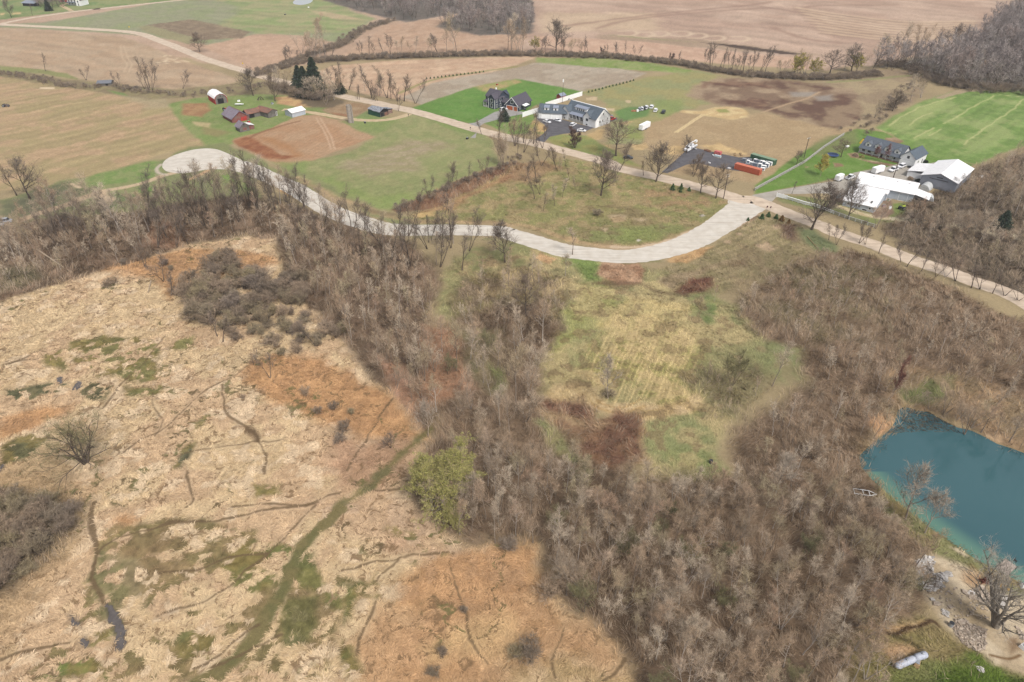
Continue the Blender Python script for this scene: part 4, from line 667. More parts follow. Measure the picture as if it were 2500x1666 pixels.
M_bark = mat_bark('grey_brown_bark', [(182, 168, 152), (150, 134, 118), (206, 194, 182), (138, 122, 108), (188, 170, 150)])
M_twig = mat_bark('bare_twigs', [(192, 168, 142), (170, 146, 120), (204, 188, 166), (178, 150, 126), (182, 168, 136), (158, 138, 116), (206, 190, 168), (150, 132, 112)], k=1.28)
M_dark = mat_bark('dark_bark', [(112, 98, 86), (98, 86, 76), (128, 114, 100)])
M_dtwig = mat_bark('dark_twigs', [(142, 126, 114), (128, 116, 106), (152, 134, 116)])
M_brush = mat_bark('purple_grey_brush', [(168, 148, 128), (190, 166, 140), (148, 132, 116), (176, 160, 126), (156, 140, 128)])
M_olive = mat_bark('olive_twigs', [(150, 144, 106), (136, 132, 98), (160, 150, 110)])
M_red = mat_bark('red_budding_twigs', [(150, 96, 88), (140, 100, 90), (158, 104, 92)])
M_farwood = mat_bark('far_bare_twigs', [(156, 144, 138), (136, 126, 122), (176, 166, 160), (150, 132, 122)], k=1.35)

class TreeGen:
    def __init__(s, seed): s.r = np.random.RandomState(seed); s.tv = []; s.tq = []; s.cv = []; s.ct = []; s.nt = 0; s.ncv = 0; s.tips = []
    def tube(s, pts, rad, sides):
        pts = np.array(pts); d = np.gradient(pts, axis=0); d /= np.linalg.norm(d, axis=1, keepdims=True) + 1e-9
        ref = np.where(np.abs(d[:, 2:3]) < .9, np.array([[0, 0, 1.]]), np.array([[1., 0, 0]])); u = np.cross(d, ref); u /= np.linalg.norm(u, axis=1, keepdims=True) + 1e-9; w_ = np.cross(d, u)
        a = np.arange(sides) * 2 * np.pi / sides
        ring = pts[:, None] + (u[:, None] * np.cos(a)[None, :, None] + w_[:, None] * np.sin(a)[None, :, None]) * np.array(rad)[:, None, None]
        n = len(pts); k = s.nt; s.tv.append(ring.reshape(-1, 3)); s.nt += n * sides
        q = [(k + i * sides + j, k + i * sides + (j + 1) % sides, k + (i + 1) * sides + (j + 1) % sides, k + (i + 1) * sides + j) for i in range(n - 1) for j in range(sides)]
        s.tq += q
    def branch(s, p, d, L, n, up=.15, wob=.12):
        pts = [p]; d = d / np.linalg.norm(d)
        for i in range(n):
            d = d + s.r.randn(3) * wob + np.array([0, 0, up]) / n; d /= np.linalg.norm(d); pts.append(pts[-1] + d * L / n)
        return pts
    def twigs(s, P, D, L, w_):
        """many flat tapering shoots at once: triangles"""
        n = len(P); D = D / (np.linalg.norm(D, axis=1, keepdims=True) + 1e-9); R = s.r.randn(n, 3); side = np.cross(D, R); side /= np.linalg.norm(side, axis=1, keepdims=True) + 1e-9
        v = np.stack([P - side * w_ / 2, P + side * w_ / 2, P + D * L[:, None]], 1).reshape(-1, 3)
        s.cv.append(v); s.ct.append(np.arange(n * 3).reshape(-1, 3) + s.ncv); s.ncv += n * 3
def rdir(r, ang, base=None):
    a = r.rand() * 2 * np.pi; return np.array([math.sin(ang) * math.cos(a), math.sin(ang) * math.sin(a), math.cos(ang)])
def dev(r, d, ang):
    d = d / np.linalg.norm(d); t = r.randn(3); t -= d * t.dot(d); t /= np.linalg.norm(t) + 1e-9; return d * math.cos(ang) + t * math.sin(ang)
def grow(seed, H=14, stems=1, fork=.35, n1=12, n2=6, n3=5, n4=5, spread=3.2, a1=.75, up=.5, r0=.17, tw=(.7, .022), lod=0, lean=.06, curve=.1):
    g = TreeGen(seed); r = g.r; P3 = []; D3 = []; L3 = []
    for st in range(stems):
        d0 = rdir(r, (.22 + .2 * r.rand()) if stems > 1 else lean * r.rand()); p0 = np.array([0, 0, -.15]) + (np.array([d0[0], d0[1], 0]) * .5 if stems > 1 else 0)
        hs_ = H * (1 if st == 0 else .75 + .25 * r.rand()); tr = g.branch(p0, d0, hs_, 7, .25, .05); ra = [r0 * (1 - .88 * (i / 7) ** .9) * (1.25 if i == 0 else 1) for i in range(8)]
        if stems > 1: ra = [x * .72 for x in ra]
        g.tube(tr, ra, 6 if lod == 0 else 4); tr = np.array(tr)
        for i in range(n1):
            t = fork + (1 - fork) * ((i + r.rand()) / n1) ** .9; f = t * 7; k = min(int(f), 6); p = tr[k] * (1 - (f - k)) + tr[k + 1] * (f - k)
            rb = (ra[k] * (1 - (f - k)) + ra[k + 1] * (f - k)) * .62; L1 = spread * (1.15 - .62 * (t - fork) / (1 - fork)) * (.75 + .5 * r.rand()); ang = a1 * (1.1 - .5 * (t - fork) / (1 - fork)) * (.8 + .4 * r.rand())
            b = g.branch(p, dev(r, tr[k + 1] - tr[k], ang), L1, 4, up, curve); b = np.array(b); g.tube(b, [rb * (1 - .8 * j / 4) + .008 for j in range(5)], 4 if lod == 0 else 3)
            for j in range(n2):
                t2 = .25 + .75 * (j + r.rand()) / n2; f2 = min(t2, .999) * 4; k2 = int(f2); q = b[k2] * (1 - (f2 - k2)) + b[k2 + 1] * (f2 - k2); d2 = dev(r, b[k2 + 1] - b[k2], .5 + .4 * r.rand()); L2 = L1 * .5 * (.6 + .6 * r.rand())
                c = g.branch(q, d2, L2, 2, up * .6, .18); c = np.array(c)
                if lod < 2: g.tube(c, [rb * .35 + .008, rb * .22 + .006, .006], 3)
                else: g.twigs(c[:1], (c[2] - c[0])[None], np.array([L2]), rb * .8 + .03)
                for m in range(n3):
                    t3 = .15 + .85 * (m + r.rand()) / n3; q3 = c[0] * (1 - t3) + c[2] * t3; P3.append(q3); D3.append(dev(r, c[2] - c[0], .45 + .5 * r.rand()) + np.array([0, 0, .25])); L3.append(L2 * .55 * (.6 + .8 * r.rand()) + .25)
    P3 = np.array(P3); D3 = np.array(D3); D3 /= np.linalg.norm(D3, axis=1, keepdims=True); L3 = np.array(L3); g.twigs(P3, D3, L3, tw[1] * 1.5)
    if n4:
        t = r.rand(len(P3), n4) * .9 + .1; P4 = (P3[:, None] + D3[:, None] * (L3[:, None] * t)[..., None]).reshape(-1, 3); T = r.randn(len(P4), 3); D4 = np.repeat(D3, n4, 0) + T * .5; D4[:, 2] += .15
        L4 = tw[0] * (.5 + r.rand(len(P4))); g.twigs(P4, D4, L4, tw[1]); g.P4 = P4
    g.TV = np.concatenate(g.tv); g.TQ = np.array(g.tq, np.int32); g.CV = np.concatenate(g.cv); g.CT = np.concatenate(g.ct); return g
def tree_proto(name, g, mt, mc):
    return (np_mesh(name + '_trunk', g.TV, quads=g.TQ, mat=mt, smooth_=True), np_mesh(name + '_crown', g.CV, tris=g.CT, mat=mc))
def put_tree(name, protos, x, y, sc=1.0, rz=None, label='', cat='tree', group=None, z=None, sxy=None, tilt=(0, 0), crown_label=None):
    rz = random.random() * 6.283 if rz is None else rz
    e = empty(name, (x, y, gz(x, y) - .05 if z is None else z), rz, label, cat, group); e.scale = (sxy or sc, sxy or sc, sc); e.rotation_euler = (tilt[0], tilt[1], rz)
    link_mesh('trunk', protos[0], e); link_mesh('crown', protos[1], e); return e
random.seed(11)
TALL = [tree_proto('tall', grow(100 + i, 14, 1, .38, 13, 6, 5, 4, 3.3, .75, .5, .17, (.75, .028)), M_bark, M_twig) for i in range(6)]
MULTI = [tree_proto('multi', grow(200 + i, 12, 3, .35, 8, 5, 5, 4, 3.2, .7, .5, .19, (.75, .028)), M_bark, M_twig) for i in range(4)]
WIDE = [tree_proto('wide', grow(300 + i, 13, 1, .18, 19, 7, 6, 7, 6.6, .95, .5, .32, (.8, .055), curve=.12), M_dark, M_dtwig) for i in range(3)]
DARKW = [tree_proto('darkwide', grow(320 + i, 13, 1, .20, 16, 7, 6, 5, 6.2, 1.0, .45, .34, (.8, .05), curve=.14), M_dark, M_dtwig) for i in range(3)]
SLIM = [tree_proto('slim', grow(400 + i, 15, 1 if i % 2 else 2, .3, 9, 5, 5, 2, 3.8, .5, .75, .23, (.85, .05), curve=.08), M_dark, M_dtwig) for i in range(5)]
SHRUB = [tree_proto('brushy', grow(500 + i, 3.0 + .5 * i, 8, .1, 6, 4, 4, 3, 1.7, .7, .5, .05, (.5, .035)), M_dark, M_brush) for i in range(5)]
REDT = [tree_proto('redbud', grow(600, 7, 2, .25, 10, 6, 5, 6, 2.6, .7, .5, .1, (.5, .04)), M_bark, M_red)]
OLIVE = [tree_proto('olivet', grow(620, 8, 3, .2, 9, 6, 5, 5, 2.8, .8, .3, .1, (.7, .03)), M_dark, M_olive)]
VINE = [tree_proto('viney', grow(640, 9, 3, .1, 14, 6, 5, 6, 1.6, .8, .2, .22, (.6, .045)), M_dark, mat_bark('vine_mass', [(122, 96, 86), (112, 90, 80)]))]
SAP = [tree_proto('sapling', grow(660 + i, 5, 1, .2, 9, 4, 4, 3, 1.1, .6, .6, .05, (.4, .03)), M_dark, M_twig) for i in range(2)]
GREY = [tree_proto('greyt', grow(680 + i, 8, 1, .3, 13, 6, 5, 5, 3.0, .8, .5, .13, (.6, .032)), M_bark, mat_bark('pale_grey_twigs', [(198, 184, 166), (186, 170, 152)])) for i in range(2)]
def leafy(seed, g, n, size, mt, mc, leafmat):
    r = np.random.RandomState(seed); P = g.P4[r.randint(0, len(g.P4), n)] + r.randn(n, 3) * .18; A = r.randn(n, 3); A /= np.linalg.norm(A, axis=1, keepdims=True); B = np.cross(A, r.randn(n, 3)); B /= np.linalg.norm(B, axis=1, keepdims=True); s_ = size * (.6 + .8 * r.rand(n))[:, None]
    v = np.stack([P - A * s_, P + B * s_ * .6, P + A * s_, P - B * s_ * .6], 1).reshape(-1, 3)
    return tree_proto('l', g, mt, mc) + (np_mesh('leaves', v, quads=np.arange(n * 4).reshape(-1, 4), mat=leafmat),)
def put_leafy(name, pr, x, y, sc, rz, label, cat='tree', group=None, tilt=(0, 0), sxy=None):
    e = put_tree(name, pr[:2], x, y, sc, rz, label, cat, group, tilt=tilt, sxy=sxy); o = link_mesh('leaves', pr[2], e); return e
def mat_leaf(name, c1, c2):
    m, nt, p = mat_base(name); N = nt.nodes; L = nt.links; ge = N.new('ShaderNodeNewGeometry'); rp = N.new('ShaderNodeValToRGB'); rp.color_ramp.elements[0].color = (*lin(c1), 1); rp.color_ramp.elements[1].color = (*lin(c2), 1)
    L.new(ge.outputs['Random Per Island'], rp.inputs[0]); L.new(rp.outputs[0], p.inputs['Base Color']); p.inputs['Roughness'].default_value = .8; p.inputs['Specular IOR Level'].default_value = .2; return m
M_ylw = mat_leaf('fresh_yellow_green_leaves', (190, 184, 106), (146, 146, 84)); M_wil = mat_leaf('willow_yellow', (206, 190, 84), (176, 166, 70)); M_fir = mat_leaf('spruce_needles', (62, 82, 58), (40, 58, 46))
M_arb = mat_leaf('arborvitae_green', (84, 128, 66), (58, 96, 50)); M_rust = mat_leaf('rusty_conifer', (150, 110, 60), (120, 90, 50))
BUD = leafy(1, grow(700, 15.0, 4, .15, 14, 7, 6, 5, 5.0, .85, .35, .2, (.8, .03)), 80000, .11, M_bark, M_twig, M_ylw)
YTREE = leafy(2, grow(701, 6.5, 1, .18, 16, 6, 5, 4, 3.0, .8, .6, .12, (.5, .03)), 5200, .13, M_bark, M_twig, M_wil)
WILL = leafy(3, grow(702, 11, 2, .2, 10, 6, 5, 4, 5.0, .95, .3, .25, (.9, .05)), 3000, .20, M_dark, M_dtwig, M_wil)
def conifer(seed, H, R, n, m, full=0.05, droop=.35):
    r = np.random.RandomState(seed); mb = MB(); mb.tube((0, 0, -.2), (0, 0, H * .97), .03 * H * .6, .02, 6)
    t = full + (1 - full) * r.rand(n) ** 1.25; z = H * t; rad = R * (1 - t) ** .8 * (.35 + .75 * r.rand(n)) * (1 + .25 * np.sin(t * 60)); a = r.rand(n) * 6.283
    P = np.stack([np.cos(a) * rad, np.sin(a) * rad, z - rad * droop], 1); L = (.22 + .4 * r.rand(n)) * (.4 + R * .22); D = np.stack([np.cos(a), np.sin(a), -droop + .25 * r.randn(n)], 1); S_ = np.cross(D, r.randn(n, 3)); S_ /= np.linalg.norm(S_, axis=1, keepdims=True)
    v = np.stack([P - D * L[:, None] * .5, P + S_ * L[:, None] * .3, P + D * L[:, None], P - S_ * L[:, None] * .3], 1).reshape(-1, 3)
    me = bpy.data.meshes.new('trunk'); me.from_pydata(mb.v, [], mb.f); me.materials.append(M_dark)
    return me, np_mesh('crown', v, quads=np.arange(n * 4).reshape(-1, 4), mat=m)

# ---- trees one can point to: (kind, protos, base, top or height, label)
def at(k, x, y): return V(k, x, y)
def htree(name, protos, H0, base, top, label, group=None, rz=None, wide=1.0, cat='tree'):
    x, y = G(base); h = height(base, top) if isinstance(top, tuple) else top; sc = h / H0; wide *= 1.3 if protos in WIDE + DARKW else 1
    return put_tree(name, protos, x, y, sc, rz, label, cat, group, sxy=sc * wide)
MARSHT = tree_proto('marsht', grow(905, 9, 4, .08, 8, 7, 6, 4, 6.0, 1.0, .1, .34, (.8, .024), curve=.12), M_dark, M_olive)
ONE = [
 ('bare_tree', MARSHT, 11.5, at('I',592,940), at('I',550,650), 'lone spreading dark tree standing in the pale marsh grass at the left', 1.15),
 ('bare_tree', WIDE[0], 14.5, at('G',835,360), at('G',840,30), 'dense fan-shaped bare tree alone in the meadow south of the dirt road', .8),
 ('bare_tree', WIDE[1], 14.5, at('G',1330,235), at('G',1320,-60), 'large bare roadside tree beside the mouth of the dark asphalt drive', .9),
 ('bare_tree', WIDE[2], 14.5, at('h10',1655,770), at('h10',1740,170), 'big round-crowned bare tree on the near road edge facing the white fence', .95),
 ('bare_tree', WIDE[1], 14.5, at('h2',290,1260), at('h2',420,780), 'open-branched bare tree in front of the small white metal shed', .75),
 ('bare_tree', GREY[0], 9, at('J',1840,490), at('J',1850,200), 'bare tree in the middle of the mown straw meadow with a tangle at its foot', .8),
 ('bare_tree', DARKW[1], 14.5, at('G',165,1440), at('G',170,1110), 'olive-tinged tree with a dark short trunk at the west edge of the green meadow', .8),
 ('bare_tree', WIDE[2], 14.5, at('F',2255,960), at('F',2270,640), 'fan-shaped many-branched tree just below the bend of the pale gravel road', .7),
 ('bare_tree', DARKW[2], 14.5, at('E',270,390), at('E',190,70), 'larger reddish-brown bare tree by the left edge, beside the brown field', .9),
 ('bare_tree', SLIM[1], 15, at('E',150,360), at('E',70,90), 'slimmer left neighbour of the reddish-brown tree by the left edge', 1.4),
 ('bare_tree', SLIM[0], 15, at('G',1660,190), at('G',1680,-20), 'slim dark tree between the road and the asphalt pad', 1.1),
 ('bare_tree', DARKW[0], 14.5, at('G',1730,335), at('G',1720,120), 'bent dark tree on the near road verge, left of the forked one', .7),
 ('bare_tree', DARKW[1], 14.5, at('G',1865,385), at('G',1870,110), 'forked dark tree on the road verge next to the utility pole', .75),
 ('bare_tree', SLIM[2], 15, at('F',460,460), at('F',400,170), 'bare ditch tree whose crown covers the pale gravel road below the turning circle', 1.5),
 ('bare_tree', TALL[0], 14, at('B',1000,820), at('B',940,640), 'bare tree in the row north of the dirt road, broadest crown', 1.2),
 ('bare_tree', WIDE[1], 14.5, at('B',190,910), at('B',170,690), 'round bare tree behind the farm buildings, near the brown heap', .75),
 ('bare_tree', WIDE[0], 14.5, at('A',2275,860), at('A',2230,650), 'grey round tree west of the dark evergreens by the brown ditch', .9),
 ('bare_tree', SLIM[3], 15, at('A',410,640), at('A',360,490), 'leaning bare tree at the left end of the ditch hedge', 1.2),
 ('bare_tree', SLIM[4], 15, at('A',775,720), at('A',730,610), 'small bare tree between the ditch bushes and the grey field shelter', 1.6),
 ('bare_tree', SLIM[0], 15, at('A',1075,765), at('A',1045,650), 'bare tree just right of the grey field shelter', 1.4),
 ('bare_tree', SLIM[2], 15, at('A',1640,800), at('A',1590,650), 'bare tree at the right end of the ditch brush', 1.5),
 ('bare_tree', WIDE[2], 14.5, at('A',1795,470), at('A',1740,310), 'small dark tree beside the far bend of the dirt road', .9),
 ('bare_tree', DARKW[0], 14.5, at('h8',225,340), at('h8',130,30), 'bushy dark tree at the top left corner beside the far road', .8),
 ('bare_tree', SLIM[1], 15, at('h8',620,300), at('h8',560,90), 'thin bare tree in front of the pale-roofed far shed', 1.2),
 ('bare_tree', VINE[0], 9.5, at('C',600,1330), at('C',590,1140), 'tree wrapped in brown vines in front of the white house drive', 1.0),
 ('bare_tree', SLIM[1], 15, at('h1',395,1000), at('h1',370,500), 'tall upright tree at the road below the pale driveway', 1.3),
 ('bare_tree', SLIM[2], 15, at('h1',110,890), at('h1',110,660), 'small slim tree at the corner of road and pale driveway', 1.2),
 ('bare_tree', SLIM[3], 15, at('h1',820,1030), at('h1',790,680), 'slender tree by the road between the pale and the asphalt driveway', 1.6),
 ('bare_tree', SLIM[3], 15, at('h1',985,1050), at('h1',985,480), 'tall heavy-limbed tree at the roadside in front of the white house', 1.0),
 ('bare_tree', SLIM[4], 15, at('h1',680,1060), at('h1',670,860), 'thin sapling-like tree left of the tall heavy-limbed roadside tree', 1.0),
 ('bare_tree', DARKW[1], 14.5, at('C',970,1400), at('C',950,1110), 'brownish many-stemmed tree between the white house lawn and the road', 1.1),
 ('bare_tree', SLIM[0], 15, at('C',1000,1530), at('C',990,1290), 'dark-stemmed tree on the road verge below the brownish many-stemmed one', 1.3),
 ('bare_tree', SLIM[1], 15, at('G',1215,180), at('G',1200,60), 'small bare tree on the verge left of the big asphalt-drive tree', 1.3),
 ('bare_tree', WIDE[0], 14.5, at('C',430,480), at('C',430,230), 'tallest round-crowned tree of the far hedgerow', .9),
 ('bare_tree', SLIM[3], 15, at('C',717,490), at('C',725,340), 'thin pole-like tree in the far hedgerow', .9),
 ('bare_tree', MULTI[2], 12.5, at('C',650,490), at('C',650,350), 'open bare tree in the far hedgerow left of the pole-like one', 1.1),
 ('bare_tree', MULTI[3], 12.5, at('C',550,480), at('C',560,340), 'broad bushy tree in the far hedgerow', 1.3),
 ('bare_tree', MULTI[0], 12.5, at('C',100,475), at('C',90,210), 'tall tree standing before the dark top wood', 1.0),
 ('bare_tree', DARKW[1], 14.5, at('D',610,660), at('D',660,470), 'spreading dark tree between two yellow willows in the right hedgerow', 1.1),
 ('bare_tree', WIDE[1], 14.5, at('D',1680,450), at('D',1720,260), 'round bare tree standing against the tan field at the wood edge', 1.1),
 ('bare_tree', MULTI[1], 12.5, at('D',1430,500), at('D',1440,250), 'cluster of tall dark trees before the tan field, wood edge', 1.2),
 ('bare_tree', TALL[1], 14, at('D',1920,740), at('D',1940,560), 'solitary dark-trunked tree at the top edge of the bright green field', 1.1),
 ('bare_tree', WIDE[2], 14.5, at('D',1170,1000), at('D',1200,830), 'round twiggy tree on the strip left of the bright green field', .9),
 ('bare_tree', MULTI[2], 12.5, at('D',1010,1060), at('D',1030,880), 'bushy tree nearest the left end of the bright green field', 1.1),
 ('bare_tree', TALL[2], 14, at('D',1330,910), at('D',1340,690), 'tall tree on the strip left of the bright green field', 1.1),
 ('bare_tree', MULTI[3], 12.5, at('D',1430,880), at('D',1460,700), 'broad dark tree right of the tall one beside the bright green field', 1.2),
 ('bare_tree', DARKW[2], 14.5, at('D',710,1410), at('D',730,1270), 'bare tree just behind the blue trampoline', 1.1),
 ('bare_tree', DARKW[0], 14.5, at('D',310,1480), at('D',320,1370), 'small bushy tree by the lane fence and the tall pole', 1.0),
 ('bare_tree', REDT[0], 8, at('h2',760,440), at('h2',800,190), 'reddish budding tree in front of the long grey-roofed house', .9),
 ('bare_tree', SLIM[1], 15, at('D',270,1740), at('D',290,1640), 'thin young tree on the lawn by the lane fence', 1.2),
 ('bare_tree', SLIM[3], 15, at('H',600,760), at('H',620,610), 'crooked small tree on the near road verge right of the big round-crowned one', 1.4),
 ('bare_tree', SLIM[0], 15, at('H',670,800), at('H',810,600), 'leaning dark tree at the near verge of the dirt road', 1.0),
 ('bare_tree', MULTI[0], 12.5, at('H',1020,660), at('H',1060,420), 'bare tree beside the sandy lane below the white sheds', .9),
 ('bare_tree', SLIM[4], 15, at('h2',1860,850), at('h2',1960,640), 'thin bare tree against the corner of the largest white shed', 1.6),
 ('bare_tree', TALL[4], 14, at('K',620,405), at('K',600,130), 'single bare tree on the green grass at the east side of the meadow', .9),
 ('bare_tree', OLIVE[0], 8, at('K',340,400), at('K',330,180), 'olive-twigged small-trunked tree at the east edge of the meadow', .75),
 ('bare_tree', TALL[5], 14, at('J',795,300), at('J',790,0), 'light-trunked tree in the leaf-strewn gap west of the meadow', 1.0),
 ('bare_tree', TALL[1], 14, at('J',1205,575), at('J',1190,180), 'dark-footed tree at the south end of the grove west of the meadow', 1.0),
 ('bare_tree', TALL[0], 14, at('J',1388,98), at('J',1385,-180), 'slim dark-trunked tree at the western meadow edge', .9),
 ('bare_tree', GREY[0], 9, at('J',600,750), at('J',610,540), 'pale grey tree at the head of the green drainage swale', 1.0),
 ('bare_tree', GREY[1], 9, at('K',640,1150), at('K',690,890), 'pale grey round tree at the corner of the thicket west of the pond', 1.1),
 ('bare_tree', SLIM[2], 15, at('J',345,830), at('J',330,680), 'thin bare tree among the orange reeds near the swale', 1.3),
 ('bare_tree', SAP[0], 5.3, at('I',1750,265), at('I',1740,160), 'small grey shrub-like tree at the end of the long marsh trail', 1.4),
 ('bare_tree', TALL[2], 14, at('K',2120,600), at('K',2140,380), 'bare tree on the leaf-strewn far bank of the pond', .8),
 ('bare_tree', MULTI[3], 12.5, at('K',1950,725), at('K',2080,470), 'tree leaning over the far bank of the pond', .9),
 ('bare_tree', GREY[0], 9, (2080, 1195), (2115, 1075), 'pale-twigged spreading tree at the near pond bank reaching over the water', .9),
 ('bare_tree', GREY[1], 9, (2125, 1225), (2175, 1140), 'small pale tree on the sloping pond bank', 1.0),
 ('bare_tree', REDT[0], 8, at('K',1430,490), at('K',1420,240), 'crimson-budding slender tree near the corner of the pond', .45),
 ('bare_tree', DARKW[2], 14.5, at('h6',320,530), at('h6',420,330), 'dark bare tree beside the pile of pale concrete slabs', .8),
]
for i, (nm, pr, H0, b, t, lb, wd) in enumerate(ONE): htree(nm, pr, H0, b, t, lb, None, rz=(i * 2.4) % 6.28, wide=wd)
# rows of look-alikes
def row(pts, protos, H0, h, label, group, seed=0, nm='row_tree', wide=1.0, var=.25, cat='tree'):
    r = random.Random(seed)
    for i, p in enumerate(pts):
        x, y = G(p); hh = h * (1 + var * (r.random() * 2 - 1)); put_tree(nm, protos[i % len(protos)], x, y, hh / H0, r.random() * 6.28, label, cat, group, sxy=hh / H0 * wide * (.85 + .3 * r.random()))
BC = lambda k, L: [V(k, *p) for p in L]
row(BC('B', [(430,480),(510,520),(540,540),(590,540),(600,470),(640,500)]), MULTI + TALL, 13, 19, 'tall bare tree in the clump behind the dark evergreens', 'clump behind the evergreens', 1)
row(BC('B', [(270,580),(390,560),(330,540),(700,530),(650,520)]), SLIM, 15, 9, 'short bare tree in the brushy ditch behind the evergreens', 'ditch trees behind the evergreens', 2, wide=1.5)
row(BC('B', [(970,500),(1035,500),(1075,500),(1165,495),(1225,490),(1290,485),(1330,485),(1410,485),(1560,485),(1450,480),(1600,480),(1650,475)]), SLIM + TALL, 14.5, 11, 'bare tree in the far hedgerow west of the dark top wood', 'far hedgerow trees, western run', 3, wide=1.3)
row(BC('B', [(1730,490),(1800,490),(1820,480)]), TALL, 14, 20, 'tall bare tree of the three in the middle of the far hedgerow', 'three tall hedgerow trees', 4)
row(BC('B', [(2280,480),(2310,470)]) + BC('C', [(40,480),(130,470)]), TALL + MULTI, 13.5, 19, 'tall bare hedgerow tree below the dark top wood', 'hedgerow trees below the top wood', 5)
row(BC('C', [(290,460),(335,465),(480,470),(690,485),(500,475)]), SLIM, 15, 9, 'small bare tree between the taller ones of the far hedgerow', 'small hedgerow trees', 6, wide=1.5)
row(BC('C', [(845,500),(880,500),(965,510),(990,510),(1055,515),(1150,520),(1460,560),(1520,570)]), VINE + SLIM, 12, 8, 'stunted vine-hung tree in the far hedgerow above the pasture', 'stunted hedgerow trees', 7)
row(BC('C', [(1760,600),(1810,610),(1830,615),(1900,625),(1930,630),(1980,640),(2010,640),(2050,645),(2080,650),(2110,650),(2160,655),(2200,660),(2250,665),(2300,670)]), SLIM, 15, 13, 'slim bare tree in the close-set row above the brown field', 'close-set row above the brown field', 8, wide=1.0)
row(BC('D', [(170,680),(330,680),(380,670),(740,640),(800,650),(900,600)]), MULTI + DARKW[:1], 13, 12, 'dark bushy tree in the hedgerow leading to the right-hand wood', 'right hedgerow trees', 9, wide=1.3)
row(BC('D', [(1090,560),(1010,590),(1220,450),(1290,440),(1370,540),(1540,500),(1240,560)]), TALL + MULTI, 13, 15, 'bare tree along the hedge between tan field and right-hand wood', 'trees at the tan field hedge', 10, wide=1.2)
row(BC('B', [(740,800),(785,790),(850,810),(1060,880),(1080,890),(1130,860),(1195,880),(1230,890),(1295,910),(1350,910),(1450,930),(1145,840)]), SLIM + TALL[:1], 14.5, 14, 'bare tree in the row on the far verge of the dirt road', 'trees along the far verge', 11, wide=1.3)
row(BC('B', [(270,800),(220,760),(380,820),(560,880),(600,900),(640,900),(700,880),(760,850),(650,940),(720,900)]), MULTI, 12.5, 13, 'brown bare tree crowding around the dark evergreens', 'bare trees around the evergreens', 12, wide=1.2)
row(BC('B', [(1070,900),(1090,910),(1110,905),(930,890),(950,895),(1295,1000)]), SLIM, 15, 9, 'thin bare tree by the road behind the dilapidated green shed', 'thin trees behind the green shed', 13)
row(BC('A', [(1300,800),(1340,820),(1365,825),(1345,790)]), SLIM, 15, 15, 'thin bare tree of the clump in the ditch brush right of the grey shelter', 'clump in the ditch brush', 14, wide=1.0)
row(BC('C', [(65,1310),(90,1390),(140,1370),(265,1400),(310,1330)]) + BC('G', [(150,230),(255,240),(290,350),(240,390),(300,90),(440,120)]), SLIM, 15, 10, 'slim bare tree scattered on the rough ground south of the road', 'slim trees on the rough ground', 15, wide=1.2)
row(BC('B', [(2340,1310),(2230,1480),(2200,1490)]) + BC('F', [(2250,100)]), MULTI, 12.5, 16, 'tall dark bare tree at the upper end of the bramble strip', 'trees of the bramble strip, upper end', 16)
row(BC('F', [(1735,300),(1785,230),(1840,260),(1930,260),(2080,190)]), SLIM, 15, 9, 'short bare tree in the middle of the bramble strip', 'trees of the bramble strip, middle', 17, wide=1.1)
row(BC('F', [(1565,380)]) + BC('F', [(1570,780),(1590,760)]), SLIM, 15, 12, 'slim tree near the lower end of the bramble strip', 'trees at the lower end of the brambles', 18, wide=1.1)
row(BC('F', [(1385,720),(1395,980),(1560,840),(1700,820),(1770,830),(1790,790),(1640,980),(1670,1000),(1870,1030),(1930,860),(1770,760),(1230,920),(1165,890),(1275,960)]), SLIM + TALL[:2], 14.8, 15, 'tall slim tree standing beside the bend of the pale gravel road', 'tall trees at the gravel road bend', 19, wide=1.1)
row(BC('G', [(320,495),(420,450),(490,375),(605,305),(550,220),(470,150),(515,95)]), SAP, 5.3, 7, 'small bare sapling in the meadow south of the dirt road', 'saplings in the south meadow', 20, wide=1.2)
row(BC('G', [(515,1080),(580,890)]), TALL, 14, 10, 'bare tree on the near verge of the pale gravel road', 'trees on the gravel road verge', 21, wide=1.2)
row(BC('E', [(2240,460),(2310,430),(1725,480),(1620,540),(1770,470),(1860,470),(1960,480),(2060,450),(2140,480),(1480,560),(1500,600),(1320,590),(1340,640),(1130,690),(1180,640),(950,690),(900,640),(780,680),(700,640),(1250,740),(940,860),(560,640),(480,650),(2000,640),(2150,600),(1400,560)]), SLIM + TALL, 14.5, 15.5, 'tall slender tree in the belt below the turning circle', 'tall slender trees below the turning circle', 22, wide=1.15)
rb = random.Random(77); BP = smooth([(400, 505), (480, 482), (560, 462), (640, 458), (700, 505), (790, 545), (880, 580), (940, 610)], 6); row([(BP[i][0] + rb.random() * 10, BP[i][1] + rb.random() * 40) for i in range(0, 25)] + [(BP[i][0] + rb.random() * 14, BP[i][1] + 10 + rb.random() * 30) for i in range(26, len(BP), 3)], SLIM, 15, 14.5, 'tall slender tree in the belt below the turning circle', 'tall slender trees below the turning circle', 30, wide=1.0, var=.3)
row([((30 + 370 * i / 19 + rb.random() * 12), 545 - 25 * i / 19 + rb.random() * 50) for i in range(20)], TALL + SLIM, 14.5, 14, 'tall grey tree in the belt above the left part of the marsh', 'tall trees above the left marsh', 31, wide=1.1)
row(BC('K', [(1700,560),(1800,600),(1880,640),(1990,690),(2060,720),(2150,745),(2250,790),(2330,820)]), MULTI + TALL, 13, 7.5, 'bare brown tree on the far bank of the pond', 'trees on the far pond bank', 32, wide=1.2)
